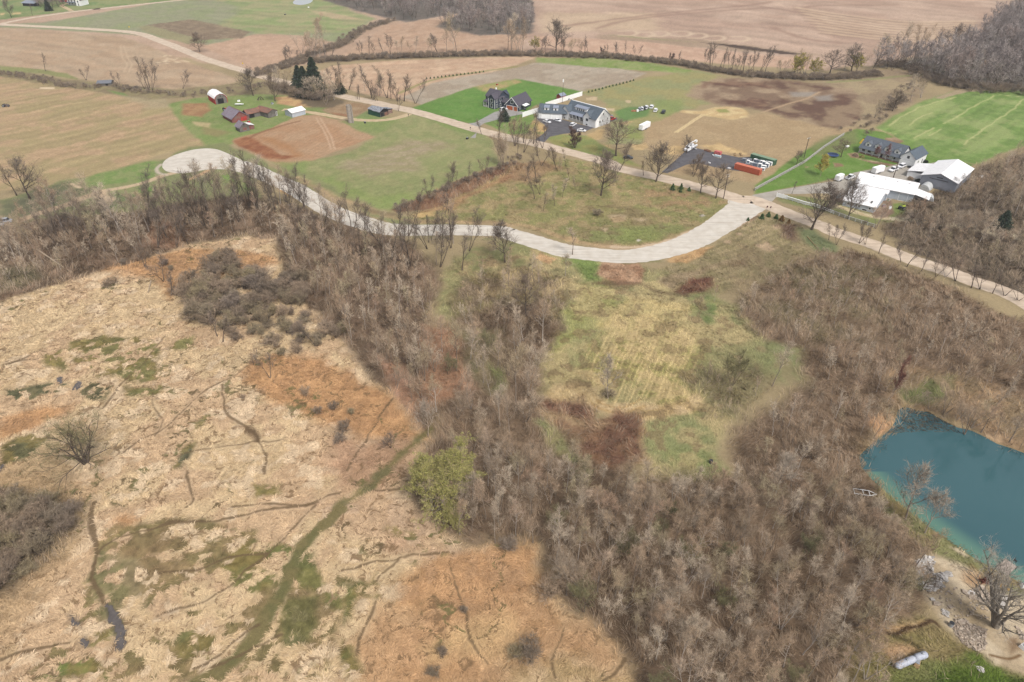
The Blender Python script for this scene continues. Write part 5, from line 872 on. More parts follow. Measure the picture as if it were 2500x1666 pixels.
row(BC('F', [(30,440),(150,460),(240,440),(620,640),(740,740),(760,760),(880,700),(1000,860)]), TALL + SLIM[:2], 14.3, 15.5, 'tall tree at the near ditch of the pale gravel road', 'tall trees in the gravel road ditch', 23, wide=1.2)
row(BC('H', [(1350,600),(1570,650),(1640,660),(1690,680),(1840,690),(1760,690),(1940,700)]), MULTI, 12.5, 9, 'bare tree between the dirt road and the sandy lane', 'trees between road and lane', 24)
row(BC('H', [(870,790),(1050,880),(1250,960),(1300,1000),(1560,1090),(1650,1090),(1740,1130),(1880,1190),(1960,1200),(2070,1240),(2180,1260),(2300,1300),(930,800),(1430,1040)]), SLIM + MULTI[:1], 14, 8, 'thin twisted tree lining the near side of the dirt road', 'thin trees lining the road', 25, wide=1.3)
row(BC('I', [(1865,350),(1500,60),(2180,130),(1540,100)]) + BC('E', [(1470,1130),(1530,1260),(1690,800),(1300,1000)]), SLIM, 15, 7, 'small thin tree standing in the reeds', 'small thin trees in the reeds', 26, wide=1.4)
row(BC('C', [(1600,1380)]) + [V('h3',430,800), V('h3',600,860), V('G',1690,120)], DARKW, 14.5, 7, 'small dark tree below the asphalt pad', 'small trees below the asphalt pad', 27)
# dark evergreens, shrubs, hedging conifers
SPR = [conifer(1, 22, 5.2, 9000, M_fir), conifer(2, 17, 4.6, 7000, M_fir), conifer(3, 8, 3.0, 2500, M_fir)]
for pr, p, s_, lb in ((SPR[0], V('B',560,860), 1.0, 'tallest dark spruce by the dirt road'), (SPR[1], V('B',470,860), 1.0, 'second dark spruce, left of the tallest'), (SPR[1], V('B',420,820), .9, 'leftmost and thinnest of the dark spruces'), (SPR[2], V('B',770,840), 1.1, 'small dark evergreen at the right edge of the spruce grove'), (SPR[2], V('h1',490,660), .9, 'narrow dark evergreen beside the pale driveway'), (SPR[2], V('H',2150,650), .9, 'lone dark evergreen in the bare wood beyond the sandy lane'), (SPR[1], V('h8',940,210), .6, 'dark evergreen mass left of the far farmhouse')):
    x, y = G(p); put_tree('spruce_tree', pr, x, y, s_, None, lb, 'tree', sxy=s_ * 1.35)
ARB = [conifer(4, 2.6, .9, 700, M_arb, .03, .1), conifer(5, 1.5, .7, 500, M_arb, .03, .1), conifer(6, 1.9, .9, 500, M_rust, .03, .1)]
for pr, p, s_, lb in ((ARB[0], V('G',1478,310), 1.15, 'tallest young arborvitae by the road, leftmost of the row'), (ARB[0], V('G',1555,300), 1.0, 'young arborvitae by the road, second from left, rear one'), (ARB[0], V('G',1548,330), .8, 'young arborvitae by the road, second from left, front one'), (ARB[1], V('G',1625,320), 1.2, 'smallest young arborvitae by the road, rightmost of the row'),
    (ARB[1], V('h10',938,615), 1.5, 'bright green young conifer at the road corner, leftmost'), (ARB[1], V('h10',1032,585), 1.35, 'young conifer at the road corner, second from left'), (ARB[1], V('h10',1145,612), 1.3, 'young conifer at the road corner, third from left'), (ARB[2], V('h10',1222,645), 1.25, 'rusty brown young conifer at the road corner'), (ARB[1], V('h10',740,640), .9, 'tiny green conifer on the gravel road edge'), (ARB[2], V('h10',1325,680), .9, 'tiny faded conifer right of the rusty one')):
    x, y = G(p); put_tree('young_conifer', pr, x, y, s_, None, lb, 'young tree')
for i in range(30):
    p = V('B', 1550 + 34 * i, 712 - 4.1 * i) if i < 16 else V('C', 725 + 31 * (i - 16), 832 - 8 * (i - 16)); x, y = G(p); put_tree('young_conifer', ARB[1], x, y, .8, i, 'tiny dark evergreen in the planted line along the edge of the grey field', 'young tree', 'planted line by the grey field')
x, y = G(V('J', 720, 1215)); put_leafy('budding_tree', BUD, x, y, .82, 1.0, 'large yellow-green budding tree at the edge of marsh and wood', sxy=1.22)
x, y = G(V('J', 770, 1380)); put_leafy('budding_tree', BUD, x, y, .42, 2.0, 'small yellow-green budding tree below the large one')
x, y = G(V('H', 525, 178)); put_leafy('budding_tree', YTREE, x, y, 1.15, .3, 'round yellow-green tree on the lawn by the lane fence')
for p, s_, lb in ((V('D', 270, 690), 1.05, 'yellow willow in the right hedgerow, leftmost and largest'), (V('D', 460, 680), .85, 'yellow willow in the right hedgerow, middle one'), (V('D', 850, 650), .9, 'bright yellow-green willow in the right hedgerow, rightmost'), (V('C', 250, 470), .75, 'pale yellow willow in the far hedgerow')):
    x, y = G(p); put_leafy('willow_tree', WILL, x, y, s_, p[0], lb)
def shr(p, h, label, group=None, pr=None, wide=1.3): x, y = G(p); put_tree('shrub', (pr or SHRUB)[int(x * 7 + y) % len(pr or SHRUB)], x, y, h / 4.2, None, label, 'shrub', group, sxy=h / 4.2 * wide)
for p, h in ((at('J',75,600),1.8),(at('I',2110,470),2.2),(at('I',2200,600),2.2),(at('I',2300,570),2.2),(at('I',1870,90),2.6),(at('I',1950,190),2.4),(at('I',2050,180),3.0),(at('I',2190,130),2.4),(at('I',1680,490),1.2),(at('J',20,720),3.0),(at('I',2340,800),2.6),(at('M',700,1060),1.8),(at('M',640,1190),2.0),(at('M',850,760),1.4),(at('E',1490,990),2.6),(at('E',1540,1040),2.0),(at('E',1960,940),3.0),(at('E',960,1190),2.4),(at('E',1020,1160),2.4),(at('E',1110,980),2.2)):
    shr(p, h, 'small purple-grey bush standing in the orange reeds', 'bushes in the reeds')
for lb, p, h, wd in (('dense ball-shaped dark bush at the marsh edge, bottom centre', at('M',1440,640), 5.0, 1.2), ('low sprawling brown bush in the bottom reeds', at('M',1300,1060), 3.4, 1.6), ('small bush left of the sprawling one in the bottom reeds', at('M',1200,1060), 2.6, 1.3), ('bush above the ball-shaped one at the wood edge', at('M',1160,330), 3.0, 1.4),
    ('dark bush half hidden by the round pale tree, thicket corner', at('K',900,900), 4.4, 1.5), ('low dark bush by the mossy puddles', at('J',1840,480), 2.4, 1.6), ('bush with pale foot in the meadow grove', at('G',800,540), 2.2, 2.0), ('dark bush on the verge north of the road', at('C',330,1170), 2.2, 1.0)): shr(p, h, lb, None, None, wd)
# scrub thicket inside the marsh: countable bushes
r = random.Random(5); ISL = W([(405, 690), (430, 640), (520, 600), (600, 640), (640, 680), (620, 740), (520, 760), (440, 740)]); IS2 = W([(480, 760), (560, 740), (660, 700), (720, 730), (790, 740), (800, 790), (740, 790), (640, 810), (600, 800), (520, 800)]); IS3 = W([(640, 620), (700, 640), (700, 720), (650, 700)])
def scatter(poly, n, mind, seed):
    rr = np.random.RandomState(seed); a = np.array(poly); out = []; lo = a.min(0); hi = a.max(0); k = 0
    while len(out) < n and k < n * 60:
        k += 1; p = lo + rr.rand(2) * (hi - lo)
        if psd(np.array([p[0]]), np.array([p[1]]), poly)[0] > 0 and all((p[0] - q[0]) ** 2 + (p[1] - q[1]) ** 2 > mind * mind for q in out[-400:]): out.append(tuple(p))
    return out
for poly, n, h, lb, gr in ((ISL, 78, 4.6, 'dense purple-grey bush of the round thicket in the marsh', 'round thicket in the marsh'), (IS2, 30, 3.2, 'dark bush scattered between the round thicket and the wood', 'bushes by the round thicket'), (IS3, 20, 3.6, 'olive brush between thicket and wood edge', 'brush at the wood edge')):
    for (x, y) in scatter(poly, n, 1.1, n): put_tree('shrub', SHRUB[r.randrange(5)], x, y, h / 4.2 * (.5 + .8 * r.random()), None, lb, 'shrub', gr, sxy=h / 4.2 * (1.0 + .8 * r.random()), tilt=(r.random() * .4 - .2, r.random() * .4 - .2))
for (x, y) in scatter(W([(-60, 1150), (60, 1140), (160, 1160), (170, 1210), (100, 1290), (20, 1350), (-60, 1400)]), 46, 1.4, 3): put_tree('shrub', SHRUB[r.randrange(5)], x, y, (.5 + .6 * r.random()), None, 'grey-olive bush in the scrub at the left edge of the marsh', 'shrub', 'scrub at the left edge', sxy=1.2)

# ---- woods: the nearest trees one by one, the rest as one mass
WOODS = [ ([(1080, 640), (1180, 620), (1280, 650), (1300, 740), (1240, 800), (1130, 760), (1060, 750)], 6.5, 8, 1, 'bare tree in the loose grove at the north-west corner of the meadow', 'grove at the meadow corner'),
 ([(1620, 850), (1700, 830), (1770, 880), (1700, 950), (1630, 940)], 6.0, 5.0, 1, 'low bare tree in the scrub along the east side of the meadow', 'scrub east of the meadow'),
 ([(1600, 690), (1700, 700), (1760, 780), (1680, 790), (1620, 750)], 8.5, 5, 1, 'low bare tree at the north-east corner of the meadow', 'north-east meadow corner'),  # polygon (ground), spacing, height, proto set, label, group
 ([(960, 1190), (1080, 1262), (1240, 1268), (1285, 1360), (1390, 1450), (1470, 1540), (1500, 1650), (2000, 1650), (1985, 1520), (2070, 1410), (2105, 1320), (2075, 1230), (2010, 1190), (1960, 1150), (1800, 1140), (1640, 1140), (1500, 1140), (1380, 1110), (1240, 1070), (1130, 1030), (1060, 1050), (1000, 1100)], 3.6, 9.0, 0, 'bare grey-brown tree in the dense wood at the bottom right', 'dense bottom wood'),
 ([(1700, 1090), (1800, 1120), (1960, 1120), (1990, 1050), (2060, 960), (2050, 890), (2060, 860), (1960, 830), (1870, 850), (1850, 900), (1800, 960), (1720, 1020)], 4.4, 7.5, 1, 'bare brown tree in the thicket between meadow and pond', 'thicket between meadow and pond'),
 ([(640, 520), (760, 540), (930, 610), (990, 650), (985, 760), (1000, 870), (950, 930), (880, 870), (800, 790), (740, 700), (660, 640)], 4.6, 9.5, 0, 'bare tree in the grey wood along the marsh, centre left', 'grey wood along the marsh'),
 ([(1020, 800), (1130, 740), (1240, 760), (1250, 860), (1255, 950), (1180, 1010), (1050, 1000), (980, 960), (960, 900)], 6.5, 10, 1, 'bare tree in the open grove west of the meadow', 'open grove west of the meadow'),
 ([(1680, 740), (1760, 660), (1880, 610), (1960, 630), (2080, 690), (2220, 760), (2420, 830), (2500, 950), (2400, 930), (2200, 880), (2060, 860), (1960, 830), (1850, 830), (1830, 790), (1740, 780)], 5.2, 7.5, 1, 'bare tree in the brown wood right of the meadow', 'brown wood right of the meadow'),
 ([(-60, 560), (130, 520), (300, 530), (430, 510), (540, 495), (640, 500), (620, 530), (540, 540), (430, 555), (330, 595), (200, 625), (100, 655), (-60, 700)], 5.4, 8.5, 0, 'bare tree in the wood belt at the left edge of the marsh', 'wood belt above the marsh'),
 ([(2060, 530), (2150, 530), (2353, 570), (2500, 600), (2600, 720), (2353, 650), (2230, 610), (2120, 575)], 4.8, 8, 1, 'brown', None),
 ([(2160, 480), (2230, 440), (2330, 400), (2450, 350), (2700, 340), (2700, 560), (2450, 545), (2300, 505)], 5.0, 12, 1, 'b', None),
 ([(1985, 162), (2110, 165), (2150, 195), (2220, 208), (2450, 218), (2700, 190), (2700, -20), (2353, 20), (2290, 60), (2240, 110), (2120, 140)], 6.2, 15, 2, 'f', None),
 ([(720, -120), (750, 0), (830, 25), (930, 50), (1060, 25), (1010, 60), (1100, 80), (1215, 76), (1225, 40), (1200, -20), (1260, -60), (1000, -60)], 6.2, 13, 2, 'f', None),
 ([(135, -8), (175, 8), (140, 18), (110, 22), (80, 15), (100, -10)], 6, 11, 2, 'f', None)]
LODT = [grow(800 + i, 14, 1, .35, 10, 4, 3, 4, 3.2, .72, .5, .14, (.95, .06), lod=1) for i in range(5)]
LODF = [grow(820 + i, 14, 2, .15, 8, 3, 3, 3, 4.6, .6, .6, .2, (1.6, .15), lod=2) for i in range(5)]
cand = []
for wi, (poly, sp, h, ps, lb, gr) in enumerate(WOODS):
    wp = W(poly); area = abs(sum(a[0] * b[1] - b[0] * a[1] for a, b in zip(wp, wp[1:] + wp[:1]))) / 2
    pts = scatter(wp, min(int(area / (sp * sp) * .95), 760), sp * .62, 40 + wi)
    for (x, y) in pts:
        dist = math.hypot(math.hypot(x, y), CAMH); u = 1176.5 + FV * x / (y * CP + CAMH * SP)
        cand.append((h / dist if gr and -60 < u < 2420 else 0, x, y, wi, h * (.72 + .5 * random.random())))
cand.sort(key=lambda c: -c[0]); NEAR = [c for c in cand[:292] if c[0] > 0]; REST = [c for c in cand if c not in NEAR]
SETS = [TALL + MULTI + OLIVE + TALL, TALL + MULTI + OLIVE, TALL]
for (_, x, y, wi, h) in NEAR:
    S_ = SETS[WOODS[wi][3]]; pr = S_[random.randrange(len(S_))]; H0 = 14.0 if pr in TALL else (12.5 if pr in MULTI else 9.0); hh = h * (.75 if H0 == 9 else 1); put_tree('woodland_tree', pr, x, y, hh / H0, None, WOODS[wi][4], 'tree', WOODS[wi][5], tilt=((random.random() - .5) * .12, (random.random() - .5) * .12))
def merge(name, items, gens, mt, mc, label, shift=0.0):
    TVs, TQs, CVs, CTs, tc_, cc_ = [], [], [], [], [], []; n0 = 0; m0 = 0; rr = np.random.RandomState(3)
    for (x, y, h) in items:
        g = gens[rr.randint(len(gens))]; a = rr.rand() * 6.283; s_ = h / 14.0; w_ = s_ * (.85 + .4 * rr.rand()); R = np.array([[math.cos(a) * w_, math.sin(a) * w_, 0], [-math.sin(a) * w_, math.cos(a) * w_, 0], [0, 0, s_]]); o = np.array([x, y, 0.])
        v1 = g.TV @ R + o; v2 = g.CV @ R + o; c = rr.rand(); TVs.append(v1); TQs.append(g.TQ + n0); n0 += len(v1); CVs.append(v2); CTs.append(g.CT + m0); m0 += len(v2); tc_.append(np.full(len(v1), c)); cc_.append(np.full(len(v2), c))
    e = empty(name, (0, 0, 0), 0); tag(e, label, 'woods', None, 'stuff')
    for nm, v, t, q, c, m in (('trunk', TVs, None, TQs, tc_, mt), ('crown', CVs, CTs, None, cc_, mc)):
        c = np.concatenate(c); me = np_mesh(nm, np.concatenate(v), np.concatenate(t) if t else None, np.concatenate(q) if q else None, m, np.stack([c] * 3, 1)); o = link_mesh(nm, me, e); tag(o, kind='stuff')
merge('woodland', [(x, y, h) for (_, x, y, wi, h) in REST if WOODS[wi][3] < 2], LODT, M_bark, M_twig, 'brown leafless woodland continuing behind the nearer trees')
merge('far_woodland', [(x, y, h) for (_, x, y, wi, h) in REST if WOODS[wi][3] == 2], LODF, M_dark, M_farwood, 'grey-purple leafless woods beyond the fields at the top')
# hedgerow and thicket undergrowth as one mass of brush
HEDGE = [([(590, 176), (640, 158), (690, 145), (760, 140), (850, 135), (1000, 130), (1110, 127), (1240, 128), (1400, 133), (1560, 148), (1640, 164), (1750, 178), (1900, 183), (2020, 172)], 7, 2.2, 2.4), ([(645, 160), (700, 133), (780, 105), (830, 72), (900, 48)], 8, .8, 2.4), ([(2010, 150), (2100, 160), (2150, 190), (2220, 205), (2353, 215)], 12, .8, 3.2),
 ([(0, 168), (75, 180), (150, 200), (228, 203)], 6, 1.1, 1.8), ([(262, 200), (330, 214), (372, 214)], 5, 1.1, 2.0), ([(372, 216), (440, 222), (520, 212), (600, 200), (650, 205)], 9, .35, 2.0), ([(650, 205), (700, 228), (760, 232)], 7, .6, 4), ([V('F',1250,495),V('F',1700,320),V('F',2000,210),V('F',2250,110),V('G',100,20)], 4.5, 1.2, 1.8), ([(2100, 195), (2060, 240), (2000, 285), (1950, 310)], 9, .22, 2.4), ([(2070, 500), (2160, 530), (2353, 560)], 8, .4, 3), ([(2100, 480), (2200, 485), (2353, 520)], 4, .4, 2.5)]
bx, by, bh = [], [], []
rr = np.random.RandomState(9)
for pl, wd, dens, h in HEDGE:
    P = [np.array(G(p)) for p in pl]
    for a, b in zip(P, P[1:]):
        L_ = np.hypot(*(b - a)); n = int(L_ * dens * wd / 5); t = rr.rand(n); d = (b - a) / L_; nn = np.array([-d[1], d[0]]); q = a + (b - a) * t[:, None] + nn * (rr.randn(n) * wd / 3)[:, None]; bx += list(q[:, 0]); by += list(q[:, 1]); bh += list(h * (.5 + .8 * rr.rand(n)))
SG = [grow(850 + i, 11, 5, .08, 5, 3, 3, 4, 9.0, .8, .4, .16, (3.0, .2), lod=2) for i in range(4)]
merge('hedgerow_brush', list(zip(bx, by, bh)), SG, M_bark, mat_bark('hedge_twigs', [(166, 148, 128), (150, 134, 118), (176, 156, 132), (152, 140, 128)]), 'low leafless brush filling the hedgerows and ditches')
# ---- reeds, grass and litter
def blades(name, weight, n, length, width, rise, mat_, label, bright=(1.0, .35), flow=1.0, seed=0, up=False, vmin=400, tint=None, flat=0.0):
    rr = np.random.RandomState(seed); dist2 = X * X + Y * Y + CAMH ** 2; inside = (np.abs(X) < 1.03 * hw(Y)) & (Y > 50) & (Y < 330)
    cell = np.ones(len(X)); dy = np.gradient(rowsY); cell = (hw(rowsY)[:, None] * dy[:, None] * np.gradient(sc_)[None]).ravel()
    w_ = np.clip(weight, 0, 2) * cell * inside / dist2 ** .6; cs = np.cumsum(w_); idx = np.searchsorted(cs, rr.rand(n) * cs[-1]); idx = np.minimum(idx, len(X) - 1)
    sx = hw(Y[idx]) * .0019; sy = np.repeat(dy, nc)[idx]; px = X[idx] + (rr.rand(n) - .5) * sx * 1.5; py = Y[idx] + (rr.rand(n) - .5) * sy * 1.5; pz = Z[idx]
    ang = (vn(px / 7, py / 7, 4) * 9 + vn(px / 2.2, py / 2.2, 5) * 4) * flow + rr.randn(n) * .45
    sc2 = (dist2[idx] / 15000.) ** .5 * .85; L_ = length * (.5 + rr.rand(n)) * sc2 ** .3; wdt = width * (.6 + .8 * rr.rand(n)) * sc2; D = np.stack([np.cos(ang), np.sin(ang), np.zeros(n)], 1); S_ = np.stack([-np.sin(ang), np.cos(ang), rr.randn(n) * .3], 1)
    rz_ = rise * (.3 + rr.rand(n)); P0 = np.stack([px, py, pz - .02], 1); P1 = P0 + D * (L_ * .45)[:, None] + np.array([[0, 0, 1.]]) * rz_[:, None]; P2 = P0 + D * L_[:, None] + np.array([[0, 0, 1.]]) * (rz_ * (1.5 if up else .35))[:, None]
    v = np.stack([P0 - S_ * wdt[:, None] / 2, P0 + S_ * wdt[:, None] / 2, P1 + S_ * wdt[:, None] / 2, P1 - S_ * wdt[:, None] / 2, P2], 1).reshape(-1, 3)
    k = np.arange(n)[:, None] * 5; q = k + np.array([[0, 1, 2, 3]]); t = k + np.array([[3, 2, 4]])
    c = C0[idx] * (bright[0] + bright[1] * (rr.rand(n) - .5) * 2)[:, None]
    if tint is not None: f = (rr.rand(n) < flat)[:, None]; c = np.where(f, np.array(lin(tint))[None] * (.8 + .4 * rr.rand(n))[:, None], c)
    me = np_mesh(name, v, t, q, mat_, np.clip(np.repeat(c, 5, 0), .003, .85)); tag(link_mesh(name, me), label, 'grass', None, 'stuff')
M_blade = mat_attr('dry_stalks', fine=(), bump=0)
blades('marsh_reeds', REED ** 1.3 * (REED > .12), 210000, .85, .10, .22, M_blade, 'pale flattened marsh grass and orange reeds', (1.24, .12), seed=1, flow=1.3)
blades('meadow_grass', GRASS, 90000, .5, .09, .22, M_blade, 'short tufted grass of the meadow and verges', (1.2, .25), seed=2, up=True)
blades('woodland_brush', BRUSH, 170000, 1.1, .05, .9, M_blade, 'brown brush and leaf litter on the woodland floor', (1.5, .45), seed=3, up=True, tint=(176, 156, 134), flat=.35)
# ------------------------------------------------------------------ buildings and vehicles
M_white = mat_ribs('white_metal_roof', (252, 250, 250), .9, .05, 'X', .45, k=1.25); M_wwall = mat_ribs('pale_blue_grey_siding', (208, 216, 226), .5, .08, 'X', .6); M_swall = mat_ribs('white_siding', (240, 240, 240), .4, .06, 'Z', .6, k=1.35)
M_shing = mat('grey_shingles', (112, 120, 130), .9, .2, 2.0, c2=(96, 104, 114)); M_shing2 = mat('slate_blue_shingles', (104, 116, 128), .9, .2, 2.0, c2=(88, 98, 108)); M_dshing = mat('charcoal_shingles', (98, 94, 104), .9, .2, 2.0, c2=(84, 80, 90))
M_seam = mat_ribs('light_grey_metal_roof', (160, 168, 186), .6, .12, 'X', .5); M_trim = mat('white_trim', (246, 246, 244), .6, .05, k=1.4); M_glass = mat('dark_window_glass', (62, 68, 78), .15, .2, 3.0, spec=.8)
M_navy = mat_ribs('navy_clapboard', (72, 82, 98), .35, .15, 'Z', .7); M_brick = mat('orange_garage_door', (196, 104, 58), .7, .1, 2.0); M_barn = mat_ribs('red_barn_boards', (226, 70, 60), .5, .2, 'X', .8, c2=(170, 60, 54)); M_fred = mat_ribs('faded_red_boards', (168, 84, 76), .5, .25, 'X', .9, c2=(150, 120, 112))
M_wood = mat_ribs('weathered_grey_boards', (150, 144, 138), .5, .3, 'X', .9, c2=(120, 112, 106)); M_purp = mat_ribs('purple_grey_metal_roof', (150, 140, 152), .9, .08, 'X', .6, c2=(138, 126, 136)); M_rust = mat_ribs('rusty_metal_roof', (160, 112, 92), .8, .15, 'X', .8, c2=(128, 100, 90), var=.3)
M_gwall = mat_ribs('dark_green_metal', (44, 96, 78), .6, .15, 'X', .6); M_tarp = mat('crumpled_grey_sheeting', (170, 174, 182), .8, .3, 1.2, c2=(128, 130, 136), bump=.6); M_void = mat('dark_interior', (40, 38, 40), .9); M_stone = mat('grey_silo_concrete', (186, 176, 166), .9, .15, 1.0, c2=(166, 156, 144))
M_plank = mat('bare_lumber', (196, 164, 120), .9, .2, 3.0); M_conc = mat('porch_concrete', (200, 196, 188), .9, .1); M_black = mat('black_rubber', (44, 44, 46), .8, .2); M_car = mat('white_car_paint', (242, 242, 244), .25, .02, spec=.6, k=1.35); M_cred = mat('red_car_paint', (188, 50, 54), .3, .05, spec=.6); M_cgrey = mat('silver_car_paint', (176, 180, 188), .3, .05, spec=.6); M_blk = mat('black_paint', (58, 60, 64), .4, .1, spec=.5)
M_ocont = mat_ribs('orange_container_steel', (216, 112, 82), .35, .14, 'X', .6); M_gcont = mat_ribs('green_container_steel', (58, 118, 84), .35, .2, 'X', .6); M_gtop = mat('pale_green_container_roof', (130, 172, 134), .6); M_steel = mat('galvanised_steel', (190, 194, 200), .4, .1, metal=.3); M_tank = mat('pale_blue_tank_paint', (202, 206, 218), .5, .12, 2.5, c2=(176, 182, 198)); M_pole = mat('dark_wood_pole', (98, 82, 72), .9); M_fence = mat('white_vinyl', (244, 244, 242), .5, .04, k=1.3); M_slat = mat('weathered_fence_rail', (196, 192, 182), .8)

def frame(k, a, b): A = GC(k, *a); B = GC(k, *b); return A, math.atan2(B[1] - A[1], B[0] - A[0]), math.hypot(B[0] - A[0], B[1] - A[1])
def thing(name, loc, rz, label, cat, group=None): return empty(name, (loc[0], loc[1], .01), rz, label, cat, group)
def walls(e, x0, x1, y0, y1, h, rise, axis, m, name='wall', off=None, z0=0):
    """closed body with gable ends under a ridge along axis; off = ridge position 0..1"""
    mb = MB(); o = .5 if off is None else off
    if axis == 'x': yr = y0 + (y1 - y0) * o; mb.prism([(y0, z0), (y1, z0), (y1, h), (yr, h + rise), (y0, h)], x0, x1, 'x')
    else: xr = x0 + (x1 - x0) * o; mb.prism([(x0, z0), (x1, z0), (x1, h), (xr, h + rise), (x0, h)], y0, y1, 'y')
    return mb.build(name, m, e)
def roof(e, x0, x1, y0, y1, h, rise, axis, m, ov=.4, t=.16, name='roof', off=None, ovg=None, sides='ab'):
    o = .5 if off is None else off; g = ov if ovg is None else ovg; mb = MB()
    if axis == 'x': a0, a1, b0, b1 = y0, y1, x0 - g, x1 + g
    else: a0, a1, b0, b1 = x0, x1, y0 - g, y1 + g
    ar = a0 + (a1 - a0) * o; s1 = rise / (ar - a0) if ar > a0 else 0; s2 = rise / (a1 - ar) if a1 > ar else 0; e0 = .03
    pr = 'x' if axis == 'x' else 'y'
    A = [(a0 - ov, h - ov * s1 + e0), (ar, h + rise + e0)] if ar > a0 else [(ar, h + rise + e0)]
    B = [(a1 + ov, h - ov * s2 + e0)] if a1 > ar else []
    L_ = A + B; mb.prism(L_ + [(x, z + t) for x, z in reversed(L_)], b0, b1, pr); return mb.build(name, m, e)
def shed_roof(e, x0, x1, y0, y1, za, zb, axis, m, ov=.3, t=.12, name='roof'):
    """single slope: height za at the low coordinate side, zb at the high one"""
    mb = MB(); a0, a1, b0, b1 = (y0, y1, x0, x1) if axis == 'x' else (x0, x1, y0, y1); s_ = (zb - za) / (a1 - a0)
    L_ = [(a0 - ov, za - ov * s_ + .03), (a1 + ov, zb + ov * s_ + .03)]; mb.prism(L_ + [(x, z + t) for x, z in reversed(L_)], b0 - ov, b1 + ov, 'x' if axis == 'x' else 'y'); return mb.build(name, m, e)
def opening(e, name, face, pos, u, z, w_, h, mf, mg, fr=.12, d=.05, panes=True):
    """frame + pane standing just proud of a wall; face f/b = y plane at pos, l/r = x plane at pos"""
    s = {'f': -1, 'b': 1, 'l': -1, 'r': 1}[face]
    def bx(mb, u0, u1, z0, z1, d0, d1):
        a, b = sorted((pos + s * d0, pos + s * d1)); (mb.box(u0, u1, a, b, z0, z1) if face in 'fb' else mb.box(a, b, u0, u1, z0, z1))
    mb = MB(); bx(mb, u - w_ / 2 - fr, u - w_ / 2, z - fr, z + h + fr, .003, d); bx(mb, u + w_ / 2, u + w_ / 2 + fr, z - fr, z + h + fr, .003, d); bx(mb, u - w_ / 2, u + w_ / 2, z - fr, z, .003, d); bx(mb, u - w_ / 2, u + w_ / 2, z + h, z + h + fr, .003, d)
    f = mb.build(name, mf, e); mb = MB(); bx(mb, u - w_ / 2, u + w_ / 2, z, z + h, .004, d * .6); mb.build('pane' if name == 'window' else 'panel', mg, f); return f
def win(e, face, pos, u, z, w_=1.0, h=1.4, mf=None, mg=None): return opening(e, 'window', face, pos, u, z, w_, h, mf or M_trim, mg or M_glass)
def door(e, face, pos, u, w_=1.0, h=2.1, m=None, name='door', mf=None, z=.12): return opening(e, name, face, pos, u, z, w_, h, mf or M_trim, m or M_void)
def dormer(e, x, y, z, w_=2.0, h=1.5, depth=2.6, rise=.8, mw=None, mr=None, flat=False, nwin=1):
    """front at y, running back into the roof"""
    mb = MB(); mb.prism([(x - w_ / 2, z), (x + w_ / 2, z), (x + w_ / 2, z + h), (x, z + h + (0 if flat else rise)), (x - w_ / 2, z + h)], y, y + depth, 'y'); d = mb.build('dormer', mw or M_swall, e)
    if flat: shed = MB(); shed.prism([(y - .3, z + h), (y + depth + .6, z + h + 1.1), (y + depth + .6, z + h + 1.2), (y - .3, z + h + .12)], x - w_ / 2 - .25, x + w_ / 2 + .25, 'x'); shed.build('dormer_roof', mr or M_seam, d)
    else: 
        r_ = MB(); s_ = rise / (w_ / 2); L_ = [(x - w_ / 2 - .25, z + h - .25 * s_ + .03), (x, z + h + rise + .03), (x + w_ / 2 + .25, z + h - .25 * s_ + .03)]; r_.prism(L_ + [(a, b + .12) for a, b in reversed(L_)], y - .3, y + depth, 'y'); r_.build('dormer_roof', mr or M_shing, d)
    for i in range(nwin): u = x + (i - (nwin - 1) / 2) * 1.4; opening(d, 'window', 'f', y, u, z + .35, .85, h - .55, M_trim, M_glass)
    return d

# ---- long grey-roofed ranch house
A, a, L = frame('h2', (435, 315), (1230, 530)); e = thing('farm_house', A, a, 'long white house with grey shingle roof, four dormers and a porch', 'house')
walls(e, 0, L - 6.8, 1.9, 11, 2.9, 3.9, 'x', M_swall); roof(e, 0, L - 6.6, 0.1, 11.2, 2.75, 4.3, 'x', M_shing, .35, ovg=.3)
e2 = walls(e, L - 6.8, L, 0, 12.4, 4.0, 2.6, 'y', M_swall, 'garage_wing'); roof(e, L - 6.8, L, 0, 12.4, 4.0, 2.6, 'y', M_shing2, .4)
MB().box(.1, L - 6.9, .15, 1.85, .0, .25).build('porch_floor', mat('brown_porch_deck', (178, 140, 112), .9), e)
for i in range(7): MB().box(.25 + i * 3.2, .43 + i * 3.2, .25, .43, .25, 2.65).build('porch_post', M_trim, e)
for i in range(4): dormer(e, 3.2 + i * 4.6, 1.3, 3.6, 2.5, 1.5, 3.6, 1.0)
for x in (1.6, 4.4, 7.6, 13.2, 16.2): win(e, 'f', 1.9, x, .9, 1.5, 1.3)
door(e, 'f', 1.9, 10.4); opening(e, 'garage_door', 'f', 0, L - 4.0, .05, 5.0, 2.1, M_trim, M_trim); win(e, 'f', 0, L - 3.4, 3.4, 1.2, 1.3, mg=mat('shuttered_glass', (90, 92, 98), .5)); door(e, 'r', L, 8.5); win(e, 'r', L, 4, 1.0)
